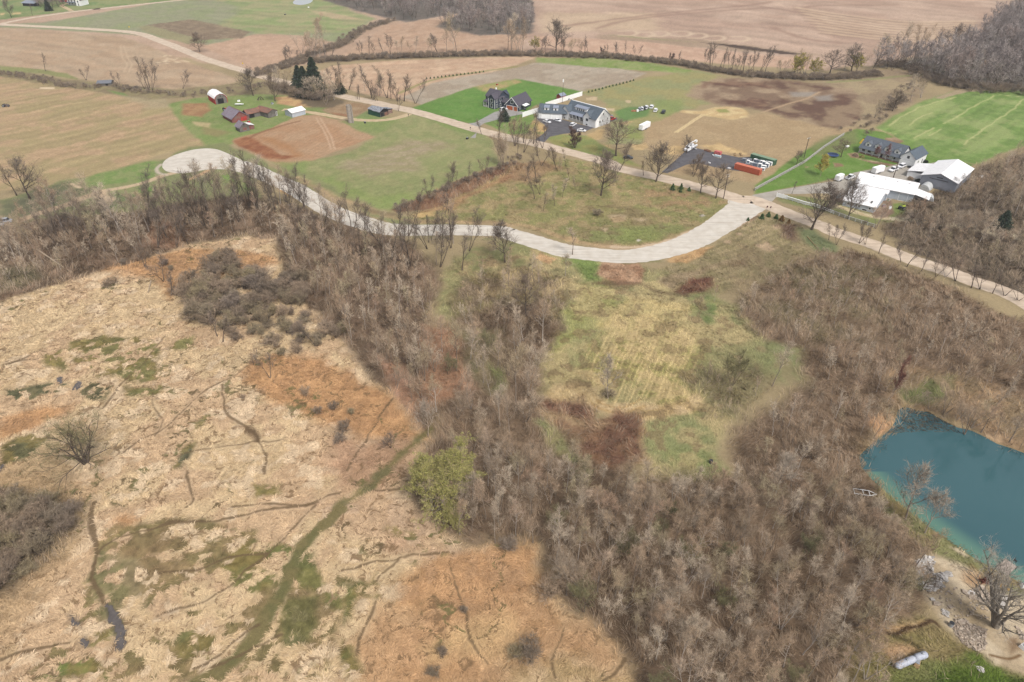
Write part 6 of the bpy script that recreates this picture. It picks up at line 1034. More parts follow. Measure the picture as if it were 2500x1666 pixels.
# ---- small white shed, long shed, big shed
A, a, L = frame('h2', (210, 1070), (665, 1180)); e = thing('metal_shed', A, a, 'small white metal shed nearest the road, with low front wall and roof skylight', 'shed')
walls(e, 0, L, 0, 15.5, 2.3, .01, 'x', M_wwall); mb = MB(); mb.prism([(0, 2.28), (15.5, 2.28), (15.5, 3.4), (9.5, 4.6)], .02, L - .02, 'x'); mb.build('gable', M_wwall, e)
mb = MB(); Lr = [(-.4, 2.25), (9.5, 4.75), (15.9, 3.5)]; mb.prism([(y, z + .06) for y, z in Lr] + [(y, z + .22) for y, z in reversed(Lr)], -.4, L + .4, 'x'); mb.build('roof', M_white, e)
mb = MB(); mb.prism([(1.6, 3.02), (3.2, 3.42), (3.2, 3.5), (1.6, 3.1)], L - 2.6, L - 1.9, 'x'); mb.build('skylight', mat('smoky_skylight', (120, 120, 118), .3), e)
for u in (2.1, 6.3, 10.4): win(e, 'f', 0, u, 1.0, .8, .8)
opening(e, 'hatch', 'f', 0, 8.6, .1, 1.8, .6, M_trim, M_void)
A, a, L0 = frame('h2', (900, 970), (1190, 1030)); 
rx = math.cos(a), math.sin(a); P0 = (A[0] - rx[0] * 14.5, A[1] - rx[1] * 14.5); e = thing('long_shed', P0, a, 'long white-roofed shed with four small roof vents, between house and small shed', 'shed')
L = 22.6; mb = MB(); mb.prism([(0, 0), (9.5, 0), (9.5, 4.1), (8.3, 5.45), (0, 3.5)], .02, L - .02, 'x'); mb.build('wall', M_wwall, e); mb = MB(); Lr = [(-.5, 3.5), (8.3, 5.6), (10.0, 4.0)]; mb.prism([(y, z + .06) for y, z in Lr] + [(y, z + .24) for y, z in reversed(Lr)], -.4, L + .4, 'x'); mb.build('roof', M_white, e)
mb = MB(); mb.prism([(-4.2, 2.9), (-.45, 3.3), (-.45, 3.45), (-4.2, 3.05)], -.3, 13.6, 'x'); mb.build('lean_to_roof', M_white, e); MB().box(0, 13.3, -4.0, -.02, 0, 2.88).build('lean_to_wall', M_wwall, e)
for i in range(4): u = 5.2 + i * 4.6; mb = MB(); mb.box(u, u + .7, 6.3, 6.9, 5.1, 5.45); mb.build('roof_vent', M_blk, e)
e3 = MB(); e3.prism([(0, 0), (5.4, 0), (5.4, 2.2), (0, 3.3)], 1.0, 7.5, 'y'); e3.v = [(x + L + .05, y, z) for x, y, z in e3.v]; e3.build('side_lean_to', M_wood, e); mb = MB(); mb.prism([(L + .1, 3.5), (L + 5.8, 2.3), (L + 5.8, 2.42), (L + .1, 3.62)], .5, 8, 'y'); mb.build('side_lean_to_roof', M_white, e)
door(e, 'f', 0, 19, 3.2, 2.8, M_wwall, 'sliding_door'); opening(e, 'side_opening', 'f', 1.0, L + 2.7, .05, 4.0, 1.9, M_wood, M_void)
A, a, L = frame('h2', (1310, 770), (1850, 905)); e = thing('large_shed', A, a, 'largest white-roofed shed with grey gable wall, at the right', 'shed')
W_ = 14.0; walls(e, 0, W_, 0, 23, 4.4, 2.3, 'y', mat_ribs('blue_grey_siding', (164, 168, 178), .5, .08, 'X', .6), off=.5); roof(e, 0, W_, 0, 23, 4.4, 2.3, 'y', M_white, .5, .2)
MB().box(3.2, 10.6, -.12, -.003, 3.9, 4.15).build('track_rail', M_blk, e); MB().box(5.8, 8.2, -.1, -.003, 4.75, 5.1).build('louvre', M_blk, e)
mb = MB(); mb.prism([(-7.5, 2.6), (-.5, 3.9), (-.5, 4.05), (-7.5, 2.75)], 6.0, 19.0, 'y'); mb.build('lean_to_roof', M_white, e); MB().box(-7.2, -.02, 6.3, 18.7, 0, 2.55).build('lean_to_wall', M_swall, e)
x, y = GC('h2', 1400, 840); e = thing('tarp_shelter', (x, y), a, 'white tarp-covered shelter between the two largest sheds', 'shelter'); mb = MB(); arc = [(2.2 * math.cos(t), 2.6 * math.sin(t)) for t in np.linspace(0, math.pi, 11)]; mb.prism(arc, -2.2, 3.0, 'y'); mb.build('cover', mat('white_tarp', (226, 228, 228), .7, .15, 2, bump=.5), e); mb = MB(); [mb.box(s * 2.3 - .05, s * 2.3 + .05, yy, yy + .1, 0, 1.0) for s in (-1, 1) for yy in (-2.3, 2.9)]; mb.build('frame', M_steel, e)
x, y = GC('h2', 1440, 985); e = thing('tarp_shelter', (x, y), a + .3, 'arched white tarp tent at the far end of the long shed', 'shelter'); mb = MB(); mb.prism([(q[0], q[1] * .8) for q in arc], -1.6, 2.4, 'y'); mb.build('cover', bpy.data.materials['white_tarp'], e); MB().box(-2.2, -2.1, -1.7, 2.5, 0, .5).build('frame', M_steel, e)
# ---- white house with metal dormer roofs
A, a, L = frame('h1', (1575, 650), (1850, 730)); e = thing('white_house', (A[0], A[1]), a, 'large white house with grey gables, front porch and attached garage wing', 'house')
walls(e, -4.3, L + 7.5, 2.6, 12.0, 4.4, 4.4, 'x', M_swall); roof(e, -4.3, L + 3.2, 2.6, 12.0, 4.4, 4.2, 'x', M_shing2, .4)
walls(e, -5.2, -.2, 0, 8, 4.6, 2.5, 'y', M_swall, 'front_gable'); roof(e, -5.2, -.2, 0, 8.5, 4.6, 2.5, 'y', M_shing2, .35, name='front_gable_roof')
walls(e, L - 1, L + 4.2, -.3, 8, 4.6, 2.7, 'y', M_swall, 'front_gable'); roof(e, L - 1, L + 4.2, -.3, 8, 4.6, 2.7, 'y', M_shing2, .35, name='front_gable_roof')
walls(e, L + 2.9, L + 7.5, -.2, 11.8, 4.4, 4.45, 'x', M_swall, 'end_gable', z0=0); roof(e, L + 3.3, L + 7.5, -.2, 11.8, 4.4, 4.4, 'x', M_shing2, .4, name='end_gable_roof')
shed_roof(e, -.1, L - 1.1, .2, 3.4, 3.5, 4.6, 'x', M_seam, .15, name='porch_roof'); MB().box(0, L - 1.1, .1, 2.55, 0, 1.4).build('porch_base', M_conc, e)
for i in range(5): MB().box(.2 + i * 2.5, .4 + i * 2.5, .2, .4, 1.4, 3.6).build('porch_post', M_trim, e)
dormer(e, 5.4, 3.6, 4.7, 8.4, 2.1, 3.4, 0, M_swall, M_seam, True, 4)
for u in (1.6, 6.8, 9.2): win(e, 'f', 2.6, u, 1.6, 1.0, 1.6)
door(e, 'f', 2.6, 4.2, 1.2, 2.2, z=1.42); win(e, 'f', 0, -2.7, 2.4, 1.7, 1.5); win(e, 'f', -.3, L + 1.6, 2.4, 1.7, 1.5); win(e, 'f', 0, -2.7, .3, 1.2, .7); win(e, 'f', -.3, L + 1.6, .3, 1.2, .7)
for u, z in ((3.4, 1.9), (5.8, 1.9), (9.6, 2.2), (5.8, 5.4)): win(e, 'r', L + 7.5, u, z, .9, 1.4)
A, a, L = frame('h1', (1120, 620), (1450, 640)); wing = empty('garage_wing', (0, 0, 0)); wing.parent = e; inv = Matrix.Rotation(-e.rotation_euler.z, 4, 'Z') @ Vector((A[0] - e.location.x, A[1] - e.location.y, 0)); wing.location = inv; wing.rotation_euler = (0, 0, a - e.rotation_euler.z)
walls(wing, -1.4, L + .5, 0, 7.6, 3.5, 3.4, 'x', M_swall); roof(wing, -1.4, L + 3, 0, 7.6, 3.5, 3.4, 'x', M_shing2, .4)
for u in (2.6, 7.6): dormer(wing, u, .9, 4.1, 2.6, 1.6, 2.8, 0, M_swall, M_seam, True, 1)
for u in (2.2, 7.4): opening(wing, 'garage_door', 'f', 0, u, .05, 4.4, 2.3, M_trim, M_trim)
MB().box(.2, 9.8, -.04, -.006, 2.5, 2.64).build('door_light', M_glass, wing)
MB().prism([(-2.8, .8), (-1.42, 0), (-1.42, 7.6), (-2.8, 6.6)], 0, 3.4, 'z').build('end_bay', M_swall, wing)
for ch in list(wing.children): ch.parent = e; ch.location = wing.location; ch.rotation_euler = wing.rotation_euler
bpy.data.objects.remove(wing)
# ---- dark blue house and its garage
A, a, L = frame('h1', (230, 440), (315, 455)); a = math.radians(-40); e = thing('blue_house', A, a, 'dark blue two-storey house with white trim and a corner porch', 'house')
walls(e, 0, 4.6, 0, 13, 5.6, 2.4, 'y', M_navy); roof(e, 0, 4.6, 0, 8, 5.6, 2.4, 'y', M_dshing, .4, name='front_gable_roof'); walls(e, -4.6, 4.5, 2.8, 11.4, 5.5, 3.0, 'x', M_navy, 'main_block'); roof(e, -4.6, 4.5, 2.8, 11.4, 5.6, 3.0, 'x', M_dshing, .4)
MB().box(-4.4, -.1, .2, 2.7, 0, .4).build('porch_floor', M_conc, e); shed_roof(e, -4.6, -.2, .2, 3.0, 2.8, 3.5, 'x', M_dshing, .2, name='porch_roof')
for x, y in ((-4.3, .4), (-2.4, .4), (-.5, .4), (-4.3, 2.4)): MB().box(x, x + .22, y, y + .22, .4, 2.85).build('porch_post', M_trim, e)
for z in (.8, 3.5): 
    win(e, 'f', 0, 2.3, z, 1.5, 1.7)
    for u in (2.0, 5.0, 8.2): win(e, 'r', 4.6, u, z, .9, 1.5)
win(e, 'f', 2.8, -2.6, 3.6, 1.0, 1.4); door(e, 'f', 2.8, -2.2); MB().box(-.9, -.3, 7, 7.6, 8, 9.6).build('chimney', M_trim, e)
for (x0, x1, y0, y1) in ((-.09, .09, -.09, .09), (4.51, 4.69, -.09, .09)): MB().box(x0, x1, y0, y1, 0, 5.5).build('corner_board', M_trim, e)
walls(e, 4.7, 8.6, 6.0, 11.0, 3.0, 1.6, 'x', M_navy, 'link_wing'); roof(e, 4.7, 9.4, 6.0, 11.0, 3.0, 1.6, 'x', M_dshing, .3, name='link_roof')
A, a, L = frame('h1', (520, 465), (715, 500)); a = math.radians(-33); e = thing('blue_garage', A, a, 'dark blue garage with two orange-brown doors and charcoal roof', 'garage')
walls(e, 0, 8.2, 0, 14, 3.2, 3.9, 'y', M_navy); roof(e, 0, 8.2, 0, 14, 3.2, 3.9, 'y', M_dshing, .5); opening(e, 'garage_door', 'f', 0, 2.6, .05, 4.1, 2.3, M_trim, M_brick, .2); opening(e, 'garage_door', 'f', 0, 6.5, .05, 2.3, 2.3, M_trim, M_brick, .2); win(e, 'f', 0, 4.1, 3.8, 1.6, 1.5)
for u in (2.0, 6.6, 8.0, 9.4, 12.0): win(e, 'r', 8.2, u, 1.0, .9, 1.3)
shed_roof(e, 8.25, 10.6, 3.6, 8.0, 2.9, 2.4, 'y', M_trim, .1, name='side_awning')
for s in (-1, 1):
    mb = MB(); mb.prism([(4.1, 7.02), (4.1, 7.34), (4.1 + s * 4.7, 2.66), (4.1 + s * 4.7, 2.36)], -.62, -.52, 'y'); mb.build('barge_board', M_trim, e)
# ---- white privacy fence
def panel_fence(name, k, a_, b_, h, label, m=M_fence, step=2.4, solid=True, rails=3, cat='fence'):
    A = np.array(GC(k, *a_)); B = np.array(GC(k, *b_)); L = np.hypot(*(B - A)); rz = math.atan2(*(B - A)[::-1]); e = thing(name, A, rz, label, cat); n = max(2, int(L / step) + 1)
    if solid: MB().box(0, L, -.04, .04, .1, h).build('panel', m, e); MB().box(0, L, -.07, .07, h, h + .1).build('top_rail', m, e)
    else:
        mb = MB(); [mb.box(0, L, -.03, .03, h * (j + .55) / rails - .09, h * (j + .55) / rails + .09) for j in range(rails)]; mb.build('rails', m, e)
    for i in range(n): x = L * i / (n - 1); MB().box(x - .09, x + .09, -.1, .1, 0, h + .2).build('post', m, e)
    return e
panel_fence('privacy_fence', 'h1', (800, 600), (1080, 515), 2.6, 'tall white solid fence left of the white house garage')
panel_fence('privacy_fence', 'h1', (1190, 430), (1805, 240), 2.6, 'tall white solid fence behind the white house')
LF = [(V('h10',835,215)), V('D',385,1465), V('D',560,1330), V('D',740,1215)]
for i in range(3): 
    A = np.array(G(LF[i])); B = np.array(G(LF[i + 1])); 
    if i == 2: B = A + (B - A) * .98
    L = np.hypot(*(B - A)); e = thing('rail_fence', A, math.atan2(*(B - A)[::-1]), ['whitish board fence beside the lawn, end nearest the road corner', 'whitish board fence beside the lawn, middle run below the tall pole', 'whitish board fence beside the lawn, far run towards the red brush'][i], 'fence', 'board fence beside the lawn')
    mb = MB(); [mb.box(0, L, -.09, .09, z, z + .2) for z in (.3, .72, 1.14)]; mb.box(0, L, -.22, .22, 1.36, 1.42); mb.build('rails', M_slat, e)
    for j in range(int(L / 2.6) + 1): MB().box(j * 2.6, j * 2.6 + .2, -.14, .14, 0, 1.36).build('post', M_slat, e)
FF = [V('h10',1148,300), V('h10',1300,335), V('h10',1560,415), V('h10',1700,445), V('H',640,525), V('H',780,575), V('H',1020,650)]
for i in range(len(FF) - 1):
    A = np.array(G(FF[i])); B = np.array(G(FF[i + 1])); L = np.hypot(*(B - A)); e = thing('roadside_fence', A, math.atan2(*(B - A)[::-1]), ['solid white wing wall at the yard entrance', 'first open run of the white roadside fence after the wing wall', 'run of the white roadside fence left of the big round-crowned tree', 'run of the white roadside fence behind the big round-crowned tree', 'run of the white roadside fence below the small shed', 'last faded run of the white roadside fence entering the brush'][i], 'fence')
    if i == 0: MB().box(0, L, -.06, .06, .1, 1.7).build('panel', M_fence, e)
    else: mb = MB(); [mb.box(0, L, -.08, .08, z, z + .17) for z in (.25, .65, 1.05)]; mb.box(0, L, -.25, .25, 1.25, 1.3); mb.build('rails', M_slat if i > 3 else M_fence, e)
    for j in range(int(L / 2.4) + 1): MB().box(j * 2.4, j * 2.4 + .2, -.12, .12, 0, 1.9 if i == 0 else 1.24).build('post', M_fence, e)
# ---- barns
A, a, L = frame('h4', (365, 360), (600, 325)); a = math.radians(38); e = thing('gambrel_barn', A, a, 'small red barn with rounded white roof and dark open doorway', 'barn')
prof = [(0, 0), (7.2, 0), (7.2, 3.0), (6.6, 4.0), (5.4, 5.0), (3.6, 5.5), (1.8, 5.0), (.6, 4.0), (0, 2.7)]; mb = MB(); mb.prism(prof, 0, 12, 'y'); mb.build('wall', M_barn, e)
mb = MB(); mb.prism([(.3, .02), (6.9, .02), (6.9, 2.6), (6.3, 3.9), (5.2, 4.8), (3.6, 5.2), (2.0, 4.8), (.9, 3.9), (.3, 2.6)], -.06, -.003, 'y'); mb.build('end_wall', M_wood, e)
rp = [(7.3, 3.1), (6.75, 4.1), (5.5, 5.12), (3.6, 5.62), (1.7, 5.12), (.45, 4.1), (-.1, 3.1)]; mb = MB()
for (p, q) in zip(rp, rp[1:]): mb.prism([p, q, (q[0], q[1] + .14), (p[0], p[1] + .14)], -.35, 12.3, 'y')
mb.build('roof', M_white, e); opening(e, 'barn_door', 'f', -.06, 3.3, .05, 3.4, 2.9, M_wood, M_void); opening(e, 'loft_door', 'f', -.06, 3.6, 3.9, .7, .7, M_wood, M_void)
A, a, L = frame('h4', (690, 715), (530, 640)); a = math.radians(42); e = thing('farm_barn', A, a, 'low red barn with purple-grey metal roof, rusty patch and long eaves', 'barn')
walls(e, 0, 9.5, 0, 12.5, 2.2, 3.2, 'y', M_fred, off=.5); roof(e, 0, 9.5, 0, 12.5, 2.2, 3.2, 'y', M_purp, .5)
mb = MB(); mb.prism([(4.9, 5.5), (10, 2.2), (10, 2.26), (4.9, 5.56)], 6.2, 12.9, 'y'); mb.build('rusty_roof_patch', M_rust, e)
for p in mb.v: pass
walls(e, 9.5, 17.5, 2.0, 7.6, 2.4, 1.6, 'x', M_wood, 'rear_wing'); roof(e, 9.7, 17.6, 2.0, 7.6, 2.4, 1.6, 'x', M_rust, .4, name='rear_wing_roof'); opening(e, 'barn_door', 'f', 2.0, 12.0, .05, 3.0, 2.0, M_wood, M_void); opening(e, 'barn_door', 'f', 0, 6.6, .05, 3.0, 2.0, M_barn, M_barn)
A, a, L = frame('h4', (1380, 620), (1550, 570)); e = thing('weathered_barn', A, a, 'grey board shed with rusty roof at the right end of the barn group', 'barn')
walls(e, 0, 6.2, 0, 11, 2.8, 1.3, 'y', M_wood); roof(e, 0, 6.2, 0, 11, 2.8, 1.3, 'y', M_rust, .4); opening(e, 'loading_door', 'f', 0, 5.6, .1, .7, 2.0, M_trim, M_wood)
A, a, L = frame('h4', (840, 895), (1010, 855)); a = math.radians(42); e = thing('small_barn', A, a, 'small grey board barn in front of the purple-roofed one', 'barn')
walls(e, 0, 5.2, 0, 5.4, 2.4, 2.2, 'y', M_wood); roof(e, 0, 5.2, 0, 5.4, 2.4, 2.2, 'y', M_purp, .4); opening(e, 'loft_door', 'f', 0, 2.6, 3.2, .6, .6, M_wood, M_void); opening(e, 'faded_red_panel', 'f', 0, 2.7, .8, 2.0, 1.3, M_wood, M_fred, .03)
MB().box(5.25, 8.2, 1.0, 5.0, 0, 1.9).build('side_wing', M_fred, e); shed_roof(e, 5.25, 8.2, .8, 5.2, 2.9, 2.0, 'y', M_white, .2, name='side_wing_roof')
A, a, L = frame('h4', (1840, 610), (2090, 545)); e = thing('white_shed', A, a, 'plain white shed with slightly pitched white roof on the farm track', 'shed')
walls(e, 0, L, 0, 7.2, 2.5, .9, 'x', M_wwall, off=.5); roof(e, 0, L, 0, 7.2, 2.5, 1.2, 'x', M_white, .4); opening(e, 'side_vent', 'l', 0, 2.4, .8, .6, .5, M_trim, M_blk)
A = GC('h5', 815, 742); e = thing('silo', A, math.radians(-14), 'tall pale roofless silo with a dark slot down its side', 'silo')
mb = MB(); ro, ri = 1.35, 1.15; n = 20
for i in range(n):
    t0, t1 = [2 * math.pi * (i + j) / n + .35 for j in (0, 1)]
    if abs(((t0 + t1) / 2 - 6.1)) < .16: continue
    c0, s0, c1, s1 = math.cos(t0), math.sin(t0), math.cos(t1), math.sin(t1); mb.hull([(ro * c0, ro * s0, 0), (ro * c1, ro * s1, 0), (ri * c1, ri * s1, 0), (ri * c0, ri * s0, 0)], [(ro * c0, ro * s0, 9.3), (ro * c1, ro * s1, 9.3), (ri * c1, ri * s1, 9.3), (ri * c0, ri * s0, 9.3)])
mb.build('wall', M_stone, e); mb = MB(); t = 6.1; mb.box(1.5, 2.0, -.75, -.15, 0, 9.0); mb.build('chute', M_stone, e); MB().tube((0, 0, 0), (0, 0, .1), 1.1, n=16).build('floor', M_void, e); mb = MB(); [mb.tube((1.38 * math.cos(u), 1.38 * math.sin(u), z), (1.38 * math.cos(u + .3), 1.38 * math.sin(u + .3), z), .04, n=4) for z in (1.5, 3, 4.5, 6, 7.5, 9) for u in np.arange(0, 5.7, .3)]; mb.build('hoops', M_steel, e)
A, a, L = frame('h5', (1590, 610), (1260, 540)); a = math.radians(52); e = thing('dilapidated_shed', A, a, 'dilapidated green-sided shed with crumpled grey sheeting and a collapsed front', 'shed')
MB().box(0, 3.6, 0, .15, 0, .001).v; walls(e, 0, 6.2, .2, 9.4, 2.7, 1.2, 'y', M_void, 'frame_body'); MB().box(-.12, -.01, .1, 9.5, 0, 2.7).build('green_side', M_gwall, e)
mb = MB(); rr = random.Random(4); gx = [[(-.5 + 7.2 * i / 8, -.3 + 10 * j / 8, 2.75 + 1.3 * (1 - abs(i - 4) / 4) + .45 * rr.random()) for j in range(9)] for i in range(9)]
for i in range(8):
    for j in range(8): mb.face([gx[i][j], gx[i + 1][j], gx[i + 1][j + 1], gx[i][j + 1]])
mb.build('sheeting', M_tarp, e); opening(e, 'shed_opening', 'f', .2, 1.7, .02, 2.4, 2.2, M_wood, M_void); opening(e, 'tin_patch', 'f', .2, 4.6, .1, 2.2, 1.8, M_wood, M_rust, .05)
MB().box(6.25, 10.2, 1.0, 5.4, 0, 2.0).build('side_bay', mat_ribs('patched_boards', (184, 160, 150), .5, .3, 'X', .9, c2=(150, 110, 96)), e); shed_roof(e, 6.25, 10.2, .8, 5.6, 2.9, 2.2, 'y', M_tarp, .2, name='side_bay_roof')
A, a, L = frame('A', (880, 775), (1000, 770)); e = thing('field_shelter', A, a, 'low grey-roofed shelter sunk in the ditch at the field edge', 'shelter')
walls(e, 0, L, 0, 6, 1.6, .8, 'x', mat('concrete_grey', (140, 134, 126)), off=.5); roof(e, 0, L, 0, 6, 1.6, 1.0, 'x', mat('dull_grey_roof', (132, 136, 144), .7), .5); opening(e, 'shelter_door', 'f', 0, L - 2.5, .1, 1.4, 1.2, M_wood, M_void)
x, y = GC('h1', 1450, 290); e = thing('red_playhouse', (x, y), math.radians(45), 'red and white pavilion with grey roof behind the tall white fence', 'pavilion'); walls(e, -2, 2, -1.8, 1.8, 2.2, .9, 'x', M_cred); roof(e, -2, 2, -1.8, 1.8, 2.3, 1.0, 'x', M_seam, .4)
for i in range(6):
    MB().box(-2.05 + i * .8, -1.75 + i * .8, -2.0, -1.85, 0, 2.25).build('red_post', M_barn, e)
MB().box(-2.1, 2.1, -2.2, -2.05, 0, .9).build('railing', M_cred, e)
# far farm at the top left
A, a, L = frame('h8', (1310, 100), (1620, 105)); e = thing('far_farmhouse', A, math.radians(-10), 'white farmhouse with dark roof and dormers at the very top left', 'house'); walls(e, 0, 16, 0, 9, 5.0, 3.4, 'x', M_swall); roof(e, 0, 16, 0, 9, 5, 3.6, 'x', M_dshing, .4)
for u in (4, 8): dormer(e, u, 1.2, 6.2, 1.8, 1.1, 2.0, .7, M_swall, M_dshing)
walls(e, 11.5, 16.5, -3, 5, 5.0, 2.6, 'y', M_swall, 'front_gable'); roof(e, 11.5, 16.5, -3, 5, 5.0, 2.6, 'y', M_dshing, .3, name='front_gable_roof')
for u in (2, 5, 8.4): win(e, 'f', 0, u, 3.0, 1.2, 1.5); win(e, 'f', 0, u, .6, 1.2, 1.5)
win(e, 'f', -3, 14, 3.0, 1.4, 1.6); shed_roof(e, 0, 11.3, -2.4, -.1, 2.4, 2.9, 'x', M_shing, .1, name='porch_roof'); door(e, 'f', -3, 14)
x, y = GC('h8', 1150, 40); e = thing('far_red_barn', (x, y), math.radians(-15), 'dark red barn left of the far farmhouse', 'barn'); walls(e, 0, 9, 0, 7, 4, 2.2, 'x', M_barn); roof(e, 0, 9, 0, 7, 4, 2.3, 'x', M_dshing, .4); door(e, 'f', 0, 4.5, 2.5, 2.6)
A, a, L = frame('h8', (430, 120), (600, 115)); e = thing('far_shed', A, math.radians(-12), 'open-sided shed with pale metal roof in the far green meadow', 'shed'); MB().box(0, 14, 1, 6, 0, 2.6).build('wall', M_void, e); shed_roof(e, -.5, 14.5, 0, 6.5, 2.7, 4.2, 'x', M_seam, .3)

# ---- vehicles: local x forward
def wheel(e, x, y, r=.35, wd=.24, name='wheel'):
    w_ = MB().tube((x, y - wd / 2, r), (x, y + wd / 2, r), r, n=14).build(name, M_black, e); MB().tube((x, y - wd / 2 - .01, r), (x, y + wd / 2 + .01, r), r * .55, n=10).build('rim', M_steel, w_)
def car(name, p, rz, label, m, kind='suv', cat='car', group=None):
    e = thing(name, p, rz, label, cat, group); mb = MB()
    if kind == 'pickup': low = [(-2.8, .45), (2.75, .45), (2.8, .95), (1.5, 1.12), (-2.8, 1.12)]; cab = [(-.9, 1.12), (1.45, 1.12), (.75, 1.85), (-.75, 1.88)]; ax = (-1.75, 1.75)
    elif kind == 'sedan': low = [(-2.25, .35), (2.25, .35), (2.3, .72), (1.2, .9), (-2.25, .95)]; cab = [(-1.9, .93), (1.2, .88), (.4, 1.42), (-1.1, 1.45)]; ax = (-1.35, 1.4)
    else: low = [(-2.35, .4), (2.35, .4), (2.4, .9), (1.25, 1.05), (-2.35, 1.05)]; cab = [(-2.3, 1.03), (1.3, 1.03), (.6, 1.7), (-2.1, 1.72)]; ax = (-1.4, 1.45)
    b = mb.prism(low, -.93, .93, 'y').build('body', m, e); g = MB(); g.prism([(x * .985, z) for x, z in cab], -.80, .80, 'y'); g.build('glasshouse', M_glass, e); r_ = MB(); zt = max(z for x, z in cab); r_.box(cab[3][0] - .05, cab[2][0] + .05, -.78, .78, zt - .02, zt + .05)
    for x0 in (cab[3][0] + .1, (cab[3][0] + cab[2][0]) / 2, cab[2][0] - .2): r_.box(x0 - .05, x0 + .05, -.83, .83, cab[0][1], zt)
    r_.build('cab_roof', m, e)
    if kind == 'pickup': MB().box(-2.7, -1.0, -.75, .75, 1.1, 1.135).build('bed', M_blk, e)
    for x in ax: [wheel(e, x, s * .86, .4 if kind == 'pickup' else .34) for s in (-1, 1)]
    for s in (-1, 1): MB().box(low[2][0] - .12, low[2][0] + .02, s * .7 - .18, s * .7 + .18, .62, .8).build('headlight', M_steel, e)
    return e
def trailer(name, p, rz, label, L=7, H=2.3, W_=2.2, nose=True, lz=.5, cat='trailer', m=None):
    e = thing(name, p, rz, label, cat); mb = MB(); o = [(-L / 2, -W_ / 2), (L / 2 - (.5 if nose else 0), -W_ / 2), (L / 2, -W_ * .25 if nose else -W_ / 2), (L / 2, W_ * .25 if nose else W_ / 2), (L / 2 - (.5 if nose else 0), W_ / 2), (-L / 2, W_ / 2)]
    mb.prism(o, lz, lz + H, 'z'); mb.build('box', m or M_car, e); MB().prism([(x * .99, y * .98) for x, y in o], lz + H, lz + H + .06, 'z').build('roof', M_trim, e); MB().box(-L / 2 - .04, -L / 2 - .005, -W_ * .42, W_ * .42, lz + .1, lz + H - .1).build('rear_door', M_trim, e)
    for x in (-.5, .35): [wheel(e, x - .3, s * (W_ / 2 - .02), .36) for s in (-1, 1)]
    mb = MB(); mb.box(L / 2, L / 2 + 1.2, -.06, .06, lz - .05, lz + .06); mb.tube((L / 2 + 1.0, 0, 0), (L / 2 + 1.0, 0, lz + .5), .05, n=6); mb.build('hitch', M_blk, e); return e
C_ = lambda k, x, y: GC(k, x, y)
trailer('box_trailer', C_('h7', 965, 590), math.radians(51), 'long white cargo trailer alone on the pasture', 8.2, 2.5, 2.3, False)
trailer('box_trailer', C_('h2', 720, 600), math.radians(30), 'longer white cargo trailer in the grey gravel yard', 6.6, 2.3, 2.2)
trailer('box_trailer', C_('h2', 165, 710), math.radians(38), 'shorter white cargo trailer hitched behind the pickup', 4.4, 2.1, 2.1)
car('pickup_truck', C_('h2', 325, 685), math.radians(38), 'white pickup hitched to the shorter trailer', M_car, 'pickup', 'pickup truck')
car('pickup_truck', C_('h2', 945, 575), math.radians(215), 'white pickup parked right of the longer trailer', M_car, 'pickup', 'pickup truck')
car('parked_car', C_('h2', 1060, 525), math.radians(215), 'white car parked beside the garage of the ranch house', M_car, 'suv')
car('parked_car', C_('h1', 480, 485), math.radians(40), 'white car in front of the blue garage', M_car, 'suv')
car('parked_car', C_('h1', 1215, 690), math.radians(-45), 'white and black car left of the white garage doors', M_car, 'sedan')
car('parked_car', C_('h1', 1390, 670), math.radians(-48), 'white car right in front of the white garage doors', M_car, 'sedan')
car('parked_car', C_('h1', 1655, 745), math.radians(60), 'white car in front of the white house porch', M_car, 'suv')
car('parked_car', C_('h1', 1800, 840), math.radians(-20), 'white car parked lowest on the asphalt drive', M_car, 'sedan')
car('parked_car', C_('h1', 2300, 650), math.radians(40), 'red pickup right of the white house', M_cred, 'pickup', 'pickup truck')
car('parked_car', C_('h1', 2060, 640 + 40), math.radians(40), 'white covered vehicle by the white house end wall', M_car, 'suv')
car('parked_car', C_('E', 60, 600), math.radians(12), 'silver-white car at the left edge of the photo behind the trees', M_cgrey, 'suv')
car('parked_car', C_('E', -30, 640), math.radians(12), 'silver pickup cut by the left edge of the photo', M_cgrey, 'pickup')
for q, s_, m, lb in (((880, 235), 1, M_cgrey, 'grey car, leftmost of the junked row on the pasture'), ((925, 225), 1, M_car, 'white car, second in the junked row'), ((965, 212), 1, M_blk, 'black car, third in the junked row'), ((1005, 200), 1, M_car, 'white car at the right end of the junked row'), ((1105, 190), 1, M_car, 'white van above the junked row'), ((1180, 255), 1, M_car, 'white van right of the junked row'), ((1330, 285), 1, M_blk, 'small dark vehicle furthest right on the pasture')):
    car('parked_car', C_('h7', *q), math.radians(70), lb, m, 'suv')
x, y = C_('h7', 770, 255); e = thing('junk_heap', (x, y), 0, 'orange and white heap at the left end of the junked row', 'junk'); mb = MB(); [mb.box(-1.5 + i * .7, -1.0 + i * .7, -.5, .6, 0, .6 + .2 * (i % 2)) for i in range(4)]; mb.build('crates', mat('faded_orange_plastic', (214, 142, 112)), e); MB().box(1.4, 2.4, -.6, .6, 0, 1.1).build('white_box', M_trim, e)
x, y = C_('C', 1080, 1425); car('parked_car', (x, y), math.radians(-15), 'black car parked on the grass by the road', M_blk, 'sedan')
